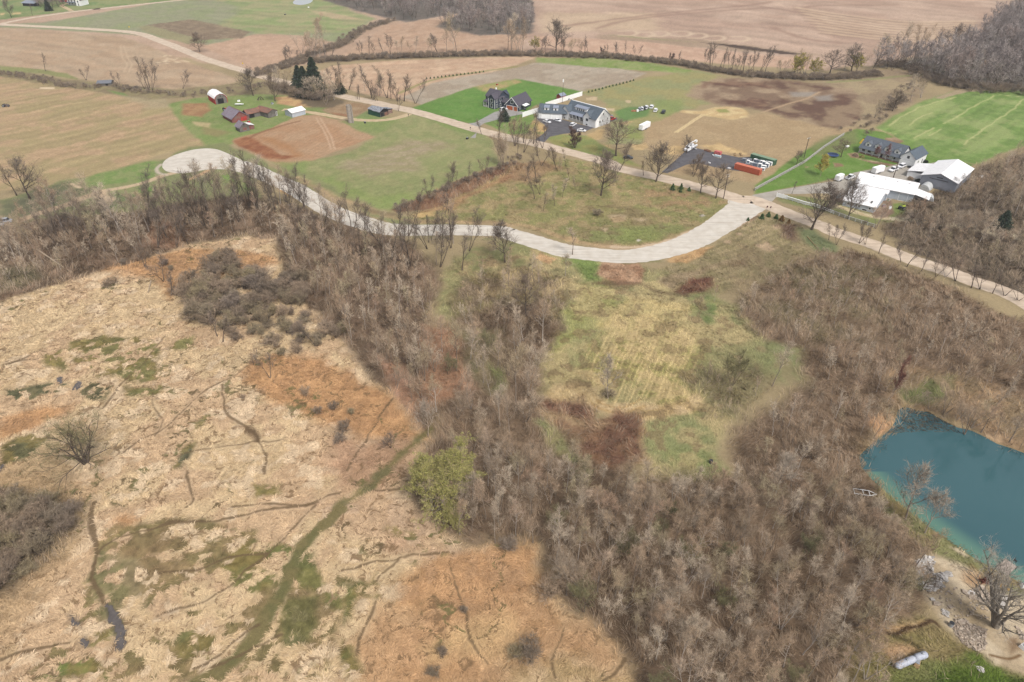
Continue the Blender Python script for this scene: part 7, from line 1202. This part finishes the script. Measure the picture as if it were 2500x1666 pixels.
# bucket truck
e = thing('crane_truck', C_('h3', 390, 300), math.radians(230), 'white boom truck standing at the entrance of the asphalt pad', 'truck')
MB().prism([(2.2, .7), (5.2, .7), (5.2, 1.5), (4.1, 1.7), (3.7, 2.6), (2.2, 2.6)], -1.15, 1.15, 'y').build('cab', M_car, e); MB().prism([(3.74, 1.75), (4.06, 1.75), (3.8, 2.5), (3.74, 2.5)], -1.0, 1.0, 'y').build('windscreen', M_glass, e); MB().box(-4.6, 2.0, -1.15, 1.15, .8, 1.3).build('deck', M_steel, e)
for x in (-4.2, -2.4, -.6): [MB().box(x, x + 1.3, s * .95 - .18, s * .95 + .18, 1.3, 1.9).build('tool_box', M_car, e) for s in (-1, 1)]
mb = MB(); mb.tube((-1.0, 0, 1.2), (-1.0, 0, 2.4), .45, n=10); mb.hull([(-1.4, -.25, 2.3), (-1.4, .25, 2.3), (-1.4, .25, 2.9), (-1.4, -.25, 2.9)], [(4.4, -.2, 3.0), (4.4, .2, 3.0), (4.4, .2, 3.4), (4.4, -.2, 3.4)]); mb.hull([(4.2, -.15, 3.4), (4.2, .15, 3.4), (4.2, .15, 3.7), (4.2, -.15, 3.7)], [(-4.0, -.15, 3.5), (-4.0, .15, 3.5), (-4.0, .15, 3.8), (-4.0, -.15, 3.8)]); mb.build('boom', M_car, e); MB().box(-5.0, -3.9, -.5, .5, 2.6, 3.6).build('bucket', M_trim, e)
for s in (-1, 1): MB().box(-2.0, -1.7, s * 1.1, s * 2.3, .3, .5).build('outrigger', M_car, e)
for x in (3.4, -1.4, -2.6): [wheel(e, x, s * 1.0, .5, .3) for s in (-1, 1)]
def container(p, rz, m, mt, label, L=12.2):
    e = thing('shipping_container', p, rz, label, 'container'); mb = MB(); mb.box(0, L, 0, 2.44, .1, 2.55); n = int(L / .55)
    for i in range(n): x = .3 + i * .55; mb.box(x, x + .26, -.05, -.002, .25, 2.4); mb.box(x, x + .26, 2.442, 2.49, .25, 2.4)
    mb.build('body', m, e); MB().box(-.02, L + .02, -.03, 2.47, 2.55, 2.66).build('roof', mt, e)
    for x in (.0, L - .16): [MB().box(x, x + .16, y, y + .16, 0, 2.54).build('corner_post', mt, e) for y in (-.07, 2.36)]
    MB().box(L + .003, L + .06, .1, 2.34, .2, 2.45).build('door', m, e)
A, a, L = frame('h3', (1275, 700), (1740, 825)); container(A, a, M_ocont, mat('orange_container_roof', (234, 136, 104), .6), 'orange shipping container at the near corner of the asphalt pad')
A, a, L = frame('h3', (1600, 500), (2050, 605)); container(A, math.radians(-46), M_gcont, M_gtop, 'green shipping container at the far corner of the asphalt pad')
K_ = random.Random(3)
for i, (x, y) in enumerate([(1480, 520), (1560, 560), (1710, 545), (1760, 570), (1850, 560), (1900, 590), (1960, 580), (2010, 600), (1640, 570), (1700, 620), (1800, 640), (1880, 660), (1540, 600), (1950, 640), (1860, 700), (1590, 520)]):
    p = C_('h3', x, y + 25); e = thing('stacked_unit', p, K_.random() * .5 - .75, 'white framed unit standing between the two containers', 'crate', 'white framed units between the containers'); h = 1.0 + K_.random() * 1.0; w_ = .7 + K_.random() * .5; MB().box(-w_, w_, -.5, .5, .12, h).build('case', M_trim if i % 3 else M_steel, e); MB().box(-w_ * .75, w_ * .75, -.53, -.503, .3, h - .2).build('grille', mat('blue_grey_glass', (128, 142, 160), .3) if i == 0 else bpy.data.materials['blue_grey_glass'], e); MB().box(-w_, w_, -.45, .45, 0, .118).build('pallet', M_plank, e)
e = thing('pallet_stack', C_('h3', 945, 395), -.7, 'pink-red tarpaulin stack at the back edge of the asphalt pad', 'stack'); MB().box(-1.6, 1.6, -.9, .9, .2, 1.5).build('bale', mat('pink_red_wrap', (226, 120, 118), .6), e); MB().box(-1.7, 1.7, -1, 1, 0, .198).build('pallet', M_plank, e)
e = thing('pallet_stack', C_('h3', 940, 455), -.7, 'pale blue-white crate in front of the pink-red stack', 'stack'); MB().box(-1.6, 1.6, -.7, .7, .15, .9).build('bale', mat('pale_blue_wrap', (214, 230, 236), .6), e); MB().box(-1.7, 1.7, -.8, .8, 0, .148).build('pallet', M_plank, e)
for q, lb in (((850, 420), 'small white drum left of the pale crate'), ((540, 535), 'white block lying on the asphalt, left one'), ((770, 575), 'thin white post lying on the asphalt, middle'), ((1180, 685), 'small white post near the orange container')):
    e = thing('white_block', C_('h3', *q), K_.random() * 3, lb, 'block'); MB().box(-.7, .7, -.2, .2, 0, .35).build('block', M_trim, e)
for i in range(7):
    e = thing('lumber_pile', C_('h3', 700 + i * 22 if i < 5 else 1300 + (i - 5) * 120, 315 + i * 8 if i < 5 else 405), .3 + i * .2, 'short stack of brown lumber on the far edge of the asphalt pad' if i < 5 else ['yellow lumber pile left of the green container, left half', 'yellow lumber pile left of the green container, right half'][i - 5], 'lumber', 'lumber on the pad edge' if i < 5 else None); mb = MB(); [mb.box(-.9 - (i > 4), .9 + (i > 4), -.4 + .22 * j, -.22 + .22 * j, .15 * k, .15 * k + .13) for j in range(4) for k in range(3)]; mb.build('boards', M_plank if i > 4 else mat('brown_lumber', (150, 104, 80)), e)
# ---- poles, signs, small yard things
def pole(k, x, y, h, label, arms=2, m=M_pole):
    e = thing('utility_pole', C_(k, x, y), .6, label, 'utility pole'); MB().tube((0, 0, 0), (0, 0, h), .19, .13, 8).build('pole', m, e)
    for j in range(arms): MB().box(-1.2, 1.2, -.07, .07, h - .5 - j * .9, h - .36 - j * .9).build('crossarm', M_slat, e); [MB().tube((s, 0, h - .36 - j * .9), (s, 0, h - .1 - j * .9), .06, n=6).build('insulator', M_trim, e) for s in (-1.1, -.4, .4, 1.1)]
pole('D', 378, 1418, 9.8, 'tall dark utility pole beside the board fence', 1); pole('G', 1935, 388, 10.8, 'utility pole with two pale crossarms next to the forked tree', 2); pole('h2', 940, 690, 8, 'thin dark pole behind the long shed', 0)
e = thing('flag_mast', C_('h1', 1475, 355), 0, 'thin mast with a white top behind the white house', 'mast'); MB().tube((0, 0, 0), (0, 0, 13), .12, .08, 6).build('pole', M_pole, e); MB().box(-.3, .3, -.12, .12, 11.6, 13.2).build('white_head', M_trim, e)
def sign(k, x, y, m, label, h=2.2, shape='diamond'):
    e = thing('road_sign', C_(k, x, y), .4, label, 'road sign'); MB().tube((0, 0, 0), (0, 0, h), .05, n=6).build('post', M_steel, e); s_ = .55
    o = [(-s_, h), (0, h - s_), (s_, h), (0, h + s_)] if shape == 'diamond' else [(s_ * .8 * math.cos(t), h + s_ * .8 * math.sin(t)) for t in np.arange(8) * math.pi / 4 + .39]
    MB().prism(o, -.12, -.07, 'y').build('sign_plate', m, e)
M_ysign = mat('yellow_sign', (246, 214, 50), .5, .02); sign('A', 1165, 268, M_ysign, 'yellow diamond warning sign at the far road bend'); sign('A', 2185, 600, M_ysign, 'yellow diamond sign by the field, upper road'); sign('B', 98, 665, M_ysign, 'small yellow sign right of the bend by the brush', 1.8)
sign('h10', 1000, 520, mat('dark_sign_back', (110, 80, 76)), 'stop sign seen from behind at the road corner', 2.4, 'oct'); sign('h10', 1055, 500, bpy.data.materials['dark_sign_back'], 'street-name post beside the stop sign', 1.6, 'oct')
for k, x, y, lb in (('h5', 2325, 590, 'mailbox where the farm track meets the road'), ('B', 1943, 1165, 'mailbox on the verge opposite the pale driveway')): e = thing('mailbox', C_(k, x, y), 0, lb, 'mailbox'); MB().box(-.08, .08, -.08, .08, 0, 1.0).build('post', M_pole, e); MB().box(-.3, .3, -.16, .16, 1.0, 1.35).build('box', M_blk, e)
e = thing('trampoline', C_('D', 637, 1405), 0, 'round blue trampoline on the lawn', 'trampoline'); MB().tube((0, 0, .85), (0, 0, .9), 2.2, n=28).build('mat', mat('blue_black_mat', (62, 84, 130), .7), e); mb = MB()
for i in range(28): t0, t1 = 2 * math.pi * i / 28, 2 * math.pi * (i + 1) / 28; mb.hull([(2.2 * math.cos(t0), 2.2 * math.sin(t0), .86), (2.6 * math.cos(t0), 2.6 * math.sin(t0), .86), (2.6 * math.cos(t0), 2.6 * math.sin(t0), .96), (2.2 * math.cos(t0), 2.2 * math.sin(t0), .96)], [(2.2 * math.cos(t1), 2.2 * math.sin(t1), .86), (2.6 * math.cos(t1), 2.6 * math.sin(t1), .86), (2.6 * math.cos(t1), 2.6 * math.sin(t1), .96), (2.2 * math.cos(t1), 2.2 * math.sin(t1), .96)])
mb.build('pad_ring', mat('blue_pad', (84, 116, 176), .6), e)
for i in range(6): t = i * math.pi / 3; MB().tube((2.4 * math.cos(t), 2.4 * math.sin(t), 0), (2.4 * math.cos(t), 2.4 * math.sin(t), .86), .05, n=6).build('leg', M_steel, e)
e = thing('yellow_slide', C_('D', 895, 1285), .5, 'yellow play structure at the left end of the long house', 'play equipment'); MB().prism([(-1.2, 0), (-.9, 0), (1.2, 1.8), (1.0, 1.9)], -.5, .5, 'y').build('slide', mat('yellow_plastic', (226, 184, 40), .5), e); MB().box(1.0, 1.2, -.6, .6, 0, 2.2).build('ladder', M_blk, e)
e = thing('propane_tank', C_('D', 762, 1328), .3, 'small white tank near the tree behind the trampoline', 'tank'); MB().tube((-.9, 0, .7), (.9, 0, .7), .5, n=12).build('shell', M_trim, e, True); MB().box(-.6, .6, -.3, .3, 0, .3).build('cradle', M_conc, e)
for k, x, y, lb, m in (('h2', 400, 360, 'dark round bush at the left end of the porch', M_brush), ('h2', 495, 385, 'yellow-green low bush before the porch', M_ylw), ('h2', 1405, 455, 'dark green bush at the right corner of the long house', M_fir), ('h2', 1300, 730, 'dark green bush in front of the largest shed', M_fir), ('h2', 1190, 700, 'brown bush left of the largest shed', M_brush)):
    e = thing('garden_bush', C_(k, x, y), 0, lb, 'bush'); rr = np.random.RandomState(int(x)); n = 900; D = rr.randn(n, 3); D /= np.linalg.norm(D, axis=1, keepdims=True); P = D * (1.1 * (.6 + .5 * rr.rand(n)))[:, None]; P[:, 2] = np.abs(P[:, 2]) * .9 + .1; Q = rr.randn(n, 3) * .2; R_ = rr.randn(n, 3) * .2
    link_mesh('foliage', np_mesh('foliage', np.stack([P, P + Q, P + R_], 1).reshape(-1, 3), tris=np.arange(n * 3).reshape(-1, 3), mat=m), e); MB().tube((0, 0, 0), (0, 0, .6), .08, n=5).build('stem', M_pole, e)
# farm clutter
def tractor(p, rz, m, label):
    e = thing('tractor', p, rz, label, 'tractor'); MB().prism([(-.4, .7), (1.9, .7), (1.9, 1.3), (-.4, 1.4)], -.35, .35, 'y').build('hood', m, e); MB().box(-1.3, -.4, -.6, .6, .7, 1.3).build('seat_deck', M_blk, e); [wheel(e, -.9, s * .85, .75, .4) for s in (-1, 1)]; [wheel(e, 1.5, s * .6, .4, .25) for s in (-1, 1)]; MB().tube((.8, 0, 1.3), (.8, 0, 2.0), .05, n=6).build('exhaust', M_blk, e)
tractor(C_('h4', 560, 470), .5, M_cred, 'red tractor on the grass left of the purple-roofed barn'); tractor(C_('A', 55, 960), .1, mat('faded_grey_paint', (120, 108, 110)), 'old tractor in the brown field at the left edge'); tractor(C_('h2', 1070, 1125), .7, mat('lime_green_paint', (176, 206, 40)), 'lime green and black mower on the grass behind the sheds')
e = thing('stacked_poles', C_('h4', 1225, 270), .4, 'dark leaning timber stack on the farmyard grass', 'timber'); mb = MB(); [mb.tube((math.cos(t) * 2, math.sin(t) * 1.2, 0), (math.cos(t) * .6, math.sin(t) * .3, 1.9), .12, n=5) for t in np.arange(0, 6.28, .8)]; mb.build('timbers', M_pole, e)
for k, x, y, lb, c in (('h4', 825, 375, 'white boat hull behind the purple-roofed barn', M_trim), ('h4', 810, 300, 'small white cart on the farmyard grass', M_trim), ('h4', 1450, 350, 'white scrap heap near the white shed', M_steel), ('h4', 1000, 700, 'small red crate by the barn door', M_barn), ('h2', 2205, 665, 'round white disc leaning by the largest shed', M_trim), ('h2', 895, 1115, 'white machine in the clutter behind the small shed', M_trim), ('h2', 865, 1010, 'pale green drum behind the small shed', mat('pale_green_drum', (160, 184, 160))), ('h2', 810, 1090, 'pinkish crate in the clutter behind the small shed', mat('pink_crate', (206, 176, 178))), ('h2', 160, 960, 'blue-grey boat on a trailer beside the small shed', mat('boat_blue', (146, 168, 176))), ('h2', 170, 1010, 'dark scrap beside the small shed', M_blk), ('h2', 1170, 525, 'black bin beside the ranch garage door', M_blk), ('h1', 840, 480, 'dark grill beside the blue garage', M_blk), ('h1', 2190, 560, 'white barrel behind the white house', M_trim), ('h1', 2260, 570, 'black bin behind the white house', M_blk), ('h1', 2310, 590, 'pale cart behind the white house', M_steel), ('h1', 1585, 310, 'pale blue tub beyond the white fence', M_steel), ('h1', 370, 55, 'orange marker in the lawn above the blue house', M_brick), ('B', 1915, 1250, 'black skid by the little drive below the road', M_blk), ('B', 280, 135, 'dark scrap in the far green field', M_blk), ('B', 490, 70, 'white scrap by the far pond', M_trim), ('h5', 1190, 760, 'dark scrap heap right of the silo', M_blk), ('h6', 655, 925, 'grey metal drum among the rubble', M_steel), ('K', 195, 935, 'black barrel on the grass by the wood edge', M_blk), ('h6', 1488, 480, 'white box at the right photo edge by the big tree', M_trim), ('h6', 1490, 1185, 'white board at the right photo edge', M_trim), ('h6', 265, 1370, 'small wooden board by the two tanks', M_plank)):
    boat = 'boat' in lb; nm = 'boat' if boat else ('drum' if 'drum' in lb or 'barrel' in lb else 'yard_item'); e = thing(nm, C_(k, x, y), x % 3, lb, nm.replace('_', ' '))
    if boat: MB().hull([(-2.5, -.8, .9), (1.4, -.8, .9), (2.8, 0, .95), (1.4, .8, .9), (-2.5, .8, .9)], [(-2.3, -.4, .3), (1.2, -.3, .3), (2.0, 0, .4), (1.2, .3, .3), (-2.3, .4, .3)]).build('hull', c, e); MB().box(-.6, .4, -.1, .1, 0, .29).build('cradle', M_blk, e)
    elif nm == 'drum': MB().tube((0, 0, 0), (0, 0, .9), .42, n=12).build('shell', c, e); MB().tube((0, 0, .9), (0, 0, .94), .44, n=12).build('lid', M_blk, e)
    else: MB().hull([(-.7, -.5, 0), (.7, -.5, 0), (.7, .5, 0), (-.7, .5, 0)], [(-.55, -.4, .8), (.6, -.45, .7), (.6, .4, .85), (-.6, .4, .75)]).build('body', c, e); MB().box(-.4, .4, -.3, .3, .86, 1.0).build('top', M_steel, e)
# ---- bottom right corner: tanks, dock, rubble, digger, big tree
def tank(a_, b_, label):
    A = np.array(GC('h6', *a_)); B = np.array(GC('h6', *b_)); m_ = (A + B) / 2; L = np.hypot(*(B - A)); e = thing('propane_tank', m_, math.atan2(*(B - A)[::-1]), label, 'tank', ); r = .62; mb = MB(); rings = [(-L / 2, .02), (-L / 2 + .08, .3), (-L / 2 + .3, .55), (-L / 2 + .55, r), (L / 2 - .55, r), (L / 2 - .3, .55), (L / 2 - .08, .3), (L / 2, .02)]
    n = 20; mb.v = [(x, rr_ * math.cos(2 * math.pi * i / n), .85 + rr_ * math.sin(2 * math.pi * i / n)) for x, rr_ in rings for i in range(n)]; mb.f = [(j * n + i, j * n + (i + 1) % n, (j + 1) * n + (i + 1) % n, (j + 1) * n + i) for j in range(len(rings) - 1) for i in range(n)]; mb.build('shell', M_tank, e, True)
    mb = MB(); mb.tube((.15, 0, 1.44), (.15, 0, 1.66), .2, n=12); mb.build('dome_lid', M_steel, e, True); [MB().box(s - .1, s + .1, -.45, .45, 0, .4).build('cradle', M_conc, e) for s in (-L / 4, L / 4)]
tank((12, 1420), (235, 1325), 'larger white propane tank, left of the end-to-end pair'); tank((225, 1325), (372, 1275), 'smaller white propane tank, right of the end-to-end pair')
A, a, L = frame('h6', (1240, 310), (1370, 190)); e = thing('dock', A, a, 'small plank dock at the near pond bank', 'dock'); mb = MB(); [mb.box(i * .3, i * .3 + .27, -1.1, 1.1, .12, .2) for i in range(int(3.6 / .3))]; mb.build('planks', mat('pinkish_deck_boards', (206, 188, 176), .8), e); [MB().tube((x, s, -1.6), (x, s, .5), .08, n=6).build('post', M_pole, e) for x in (.5, 3.3) for s in (-1.15, 1.15)]
e = thing('chair', C_('h6', 1382, 205), .5, 'dark chair at the end of the plank dock', 'chair'); e.location.z = .2; MB().box(-.25, .25, -.25, .25, .4, .46).build('seat', M_black, e); MB().box(-.25, .25, .2, .26, .46, .95).build('backrest', M_black, e); [MB().box(x - .03, x + .03, y - .03, y + .03, 0, .398).build('leg', M_black, e) for x in (-.2, .2) for y in (-.2, .2)]
M_slab = mat('broken_pale_concrete', (226, 220, 214), .9, .12, 2.0, c2=(196, 188, 180)); M_slab2 = mat('dusty_concrete', (204, 188, 170), .9, .15, 2.0, c2=(178, 160, 142)); rr = random.Random(8)
def chunk(mb, x, y, s, z=0, t=None, fl=.35):
    n = rr.choice((4, 5, 5, 6)); a0 = rr.random() * 6; o = [(s * (.65 + .6 * rr.random()) * math.cos(a0 + i * 6.283 / n), s * (.5 + .5 * rr.random()) * math.sin(a0 + i * 6.283 / n)) for i in range(n)]; t = t or s * (.25 + .25 * rr.random()); tx, ty = (rr.random() - .5) * fl, (rr.random() - .5) * fl
    mb.hull([(x + p, y + q, z - .05 + p * tx + q * ty) for p, q in o], [(x + p, y + q, z + t + p * tx + q * ty) for p, q in o])
for q, s_, lb in (((290, 440), .75, 'square pale slab at the left foot of the concrete pile'), ((345, 405), .6, 'white slab in the middle of the concrete pile'), ((430, 470), .85, 'long grey slab at the lower edge of the concrete pile'), ((485, 460), .75, 'grey slab right of the long one in the concrete pile'), ((410, 310), .55, 'upright white slab in the upper concrete pile'), ((835, 555), .95, 'large buff slab at the left end of the second rubble heap'), ((887, 560), .8, 'bright white slab beside the large buff slab'), ((1245, 690), 1.0, 'big pale slab under the large bare tree'), ((495, 680), .85, 'tan slab below the concrete pile'), ((650, 715), .65, 'small square tan slab on the sand'), ((445, 628), .5, 'small white slab under the concrete pile'), ((780, 890), .7, 'tan slab at the top of the lower rubble bank')):
    x, y = C_('h6', *q); mb = MB(); chunk(mb, 0, 0, s_, 0, .16, .2); o = mb.build('concrete_slab', M_slab if 'white' in lb or 'pale' in lb else M_slab2, None); o.location = (x, y, .12); tag(o, lb, 'slab', None, 'thing')
def rubble(pts, n, s0, m, lb, z=.15):
    P = W([V('h6', *p) for p in pts]); mb = MB(); q = scatter(P, n, s0 * .75, n); [chunk(mb, x, y, s0 * (.5 + .9 * rr.random() ** 2), z * rr.random(), None, 1.2) for x, y in q]; tag(mb.build('rubble', m), lb, 'rubble', None, 'stuff')
rubble([(240,230),(290,170),(360,130),(440,140),(480,200),(450,280),(420,330),(560,330),(660,320),(665,360),(560,430),(560,490),(430,540),(360,520),(270,460),(255,300)], 150, .55, M_slab, 'pile of broken pale concrete at the wood edge')
rubble([(900,520),(1000,480),(1060,540),(1150,540),(1170,640),(1120,700),(1060,660),(930,630),(820,590)], 150, .36, M_slab2, 'heap of broken grey concrete left of the big tree'); rubble([(1190,560),(1300,600),(1290,700),(1200,720)], 60, .4, M_slab, 'concrete rubble behind the big tree trunk')
rubble([(700,850),(830,850),(900,920),(1060,960),(1050,1180),(970,1225),(820,1150),(720,1040),(680,950)], 420, .28, M_slab2, 'lower bank of buff stone rubble on the sand'); rubble([(550,730),(620,760),(650,840),(570,800)], 30, .3, M_slab, 'few broken stones below the concrete pile'); rubble([(1400,930),(1493,1000),(1493,1100),(1440,1060)], 40, .3, M_slab2, 'stone rubble at the right photo edge'); rubble([(930,1380),(1010,1400),(1050,1460),(980,1440)], 22, .28, M_slab, 'white stones on the bright grass')
rubble([(300,480),(560,500),(760,480),(900,620),(1090,700),(1080,860),(700,830),(560,700),(400,620)], 130, .2, M_slab2, 'loose stones strewn over the sand')
e = thing('yellow_excavator', C_('h6', 1210, 490), -.6, 'small yellow digger behind the big bare tree', 'digger'); e.scale = (.6, .6, .6); M_yel = mat('machine_yellow', (246, 190, 56), .5, .1)
[MB().box(-1.0, 1.0, s * .7 - .2, s * .7 + .2, 0, .45).build('track', M_blk, e) for s in (-1, 1)]; MB().box(-.9, .7, -.6, .6, .5, 1.1).build('body', M_yel, e); MB().box(-.3, .5, -.45, .25, 1.1, 1.9).build('cab', M_yel, e); mb = MB(); mb.tube((.6, .35, 1.0), (1.6, .35, 2.0), .14, n=6); mb.tube((1.6, .35, 2.0), (2.3, .35, .7), .11, n=6); mb.build('arm', M_yel, e); MB().box(2.0, 2.6, .05, .65, .25, .7).build('bucket', M_yel, e)
e = thing('rusty_scrap', C_('h6', 1030, 425), 0, 'tangle of rusty red scrap on the sand', 'scrap'); mb = MB(); [mb.tube(((rr.random() - .5) * 2, (rr.random() - .5) * 1.4, .1), ((rr.random() - .5) * 2, (rr.random() - .5) * 1.4, .9), .06, n=4) for i in range(26)]; mb.build('rods', mat('dark_rust', (120, 66, 52)), e); MB().box(-.4, .5, -.4, .4, 0, .35).build('block', mat('rust_block', (136, 80, 62)), e)
e = thing('rusty_scrap', C_('h6', 1095, 372), 0, 'small rusty heap above the larger tangle', 'scrap'); mb = MB(); [mb.tube(((rr.random() - .5) * 1.4, (rr.random() - .5), .05), ((rr.random() - .5) * 1.4, (rr.random() - .5), .6), .06, n=4) for i in range(14)]; mb.build('rods', bpy.data.materials['dark_rust'], e); MB().box(-.3, .3, -.2, .3, 0, .25).build('block', bpy.data.materials['rust_block'], e)
BIG = tree_proto('bigtree', grow(903, 17, 5, .14, 11, 6, 5, 3, 5.2, .85, .4, .60, (.8, .03)), mat_bark('pale_smooth_bark', [(168, 158, 150), (150, 140, 130), (160, 150, 138)]), mat_bark('pale_twigs', [(196, 186, 172), (180, 168, 150)]))
x, y = C_('h6', 1170, 930); put_tree('large_bare_tree', BIG, x, y, 1.0, 5.2, 'large multi-trunked grey tree at the bottom right corner', 'tree', tilt=(0, -.10))
# drifted twigs on the water
DB = W([V('K',1515,545),V('K',1620,555),V('K',1760,580),V('K',1860,640),V('K',1920,720),V('K',1800,715),V('K',1650,710),V('K',1500,720),V('K',1400,730),V('K',1500,680),V('K',1530,610)]); mb = MB(); rq = random.Random(2)
for (x, y) in scatter(DB, 700, .12, 5): t = rq.random() * 3.1; l_ = .3 + rq.random(); mb.hull([(x, y, -.375), (x + .06, y + .06, -.375), (x + .03, y + .03, -.30)], [(x + l_ * math.cos(t), y + l_ * math.sin(t), -.375), (x + l_ * math.cos(t) + .05, y + l_ * math.sin(t) + .06, -.375), (x + l_ * math.cos(t), y + l_ * math.sin(t) + .03, -.32)])
tag(mb.build('floating_debris', mat('waterlogged_twigs', (110, 94, 72), .8, .3, 1.0, c2=(70, 62, 52))), 'dark mat of drifted twigs in the far corner of the pond', 'debris', None, 'stuff')
# fallen logs
def log(k, a_, b_, r, label, m, z=.3):
    A = np.array(GC(k, *a_)); B = np.array(GC(k, *b_)); L = np.hypot(*(B - A)); e = thing('fallen_log', A, math.atan2(*(B - A)[::-1]), label, 'log'); MB().tube((0, 0, z), (L, 0, z * .6), r, r * .45, 8).build('trunk', m, e); MB().tube((L * .6, 0, z * .8), (L * .85, L * .15, z + .5), r * .4, r * .15, 5).build('limb', m, e)
M_log = mat('pale_dead_wood', (206, 186, 160), .9); log('F', (240, 1335), (365, 1420), .16, 'pale dead trunk lying at the edge of the round thicket', M_log); log('E', (345, 870), (580, 1020), .3, 'pale broken trunk lying in the wood belt', M_log, 1.2); log('h10', (1590, 880), (1755, 1060), .14, 'straight pale pole lying on the green verge', M_plank); log('K', (1010, 848), (1095, 850), .12, 'pale log in the thicket by the pond', M_log); log('h6', (880, 790), (1010, 830), .16, 'pale driftwood log on the sand', M_log); log('E', (1360, 1140), (1330, 1240), .2, 'short grey snag in the pale marsh grass', M_log, .6)
e = thing('boat_trailer', C_('K', 1240, 1145), -.2, 'empty white boat trailer frame on the near pond bank', 'trailer'); mb = MB(); mb.box(-2.0, 1.4, -.8, -.7, .4, .5); mb.box(-2.0, 1.4, .7, .8, .4, .5); mb.box(-1.9, -1.8, -.7, .7, .4, .5); mb.box(0, .1, -.7, .7, .4, .5); mb.box(1.3, 1.4, -.7, .7, .4, .5); mb.tube((1.4, -.75, .45), (2.9, 0, .45), .06, n=6); mb.tube((1.4, .75, .45), (2.9, 0, .45), .06, n=6); mb.build('frame', M_trim, e); [wheel(e, -.6, s * .95, .3) for s in (-1, 1)]
# ------------------------------------------------------------------ thin spring haze
hb = MB().box(-5000, 5000, -900, 8000, -6, 118); hm = bpy.data.materials.new('haze_air'); hm.use_nodes = True; hn = hm.node_tree; hn.nodes.clear(); ho = hn.nodes.new('ShaderNodeOutputMaterial'); hv = hn.nodes.new('ShaderNodeVolumePrincipled')
hv.inputs['Color'].default_value = (.92, .94, 1, 1); hv.inputs['Density'].default_value = .0001; hn.links.new(hv.outputs[0], ho.inputs['Volume']); tag(hb.build('haze', hm), kind='stuff')
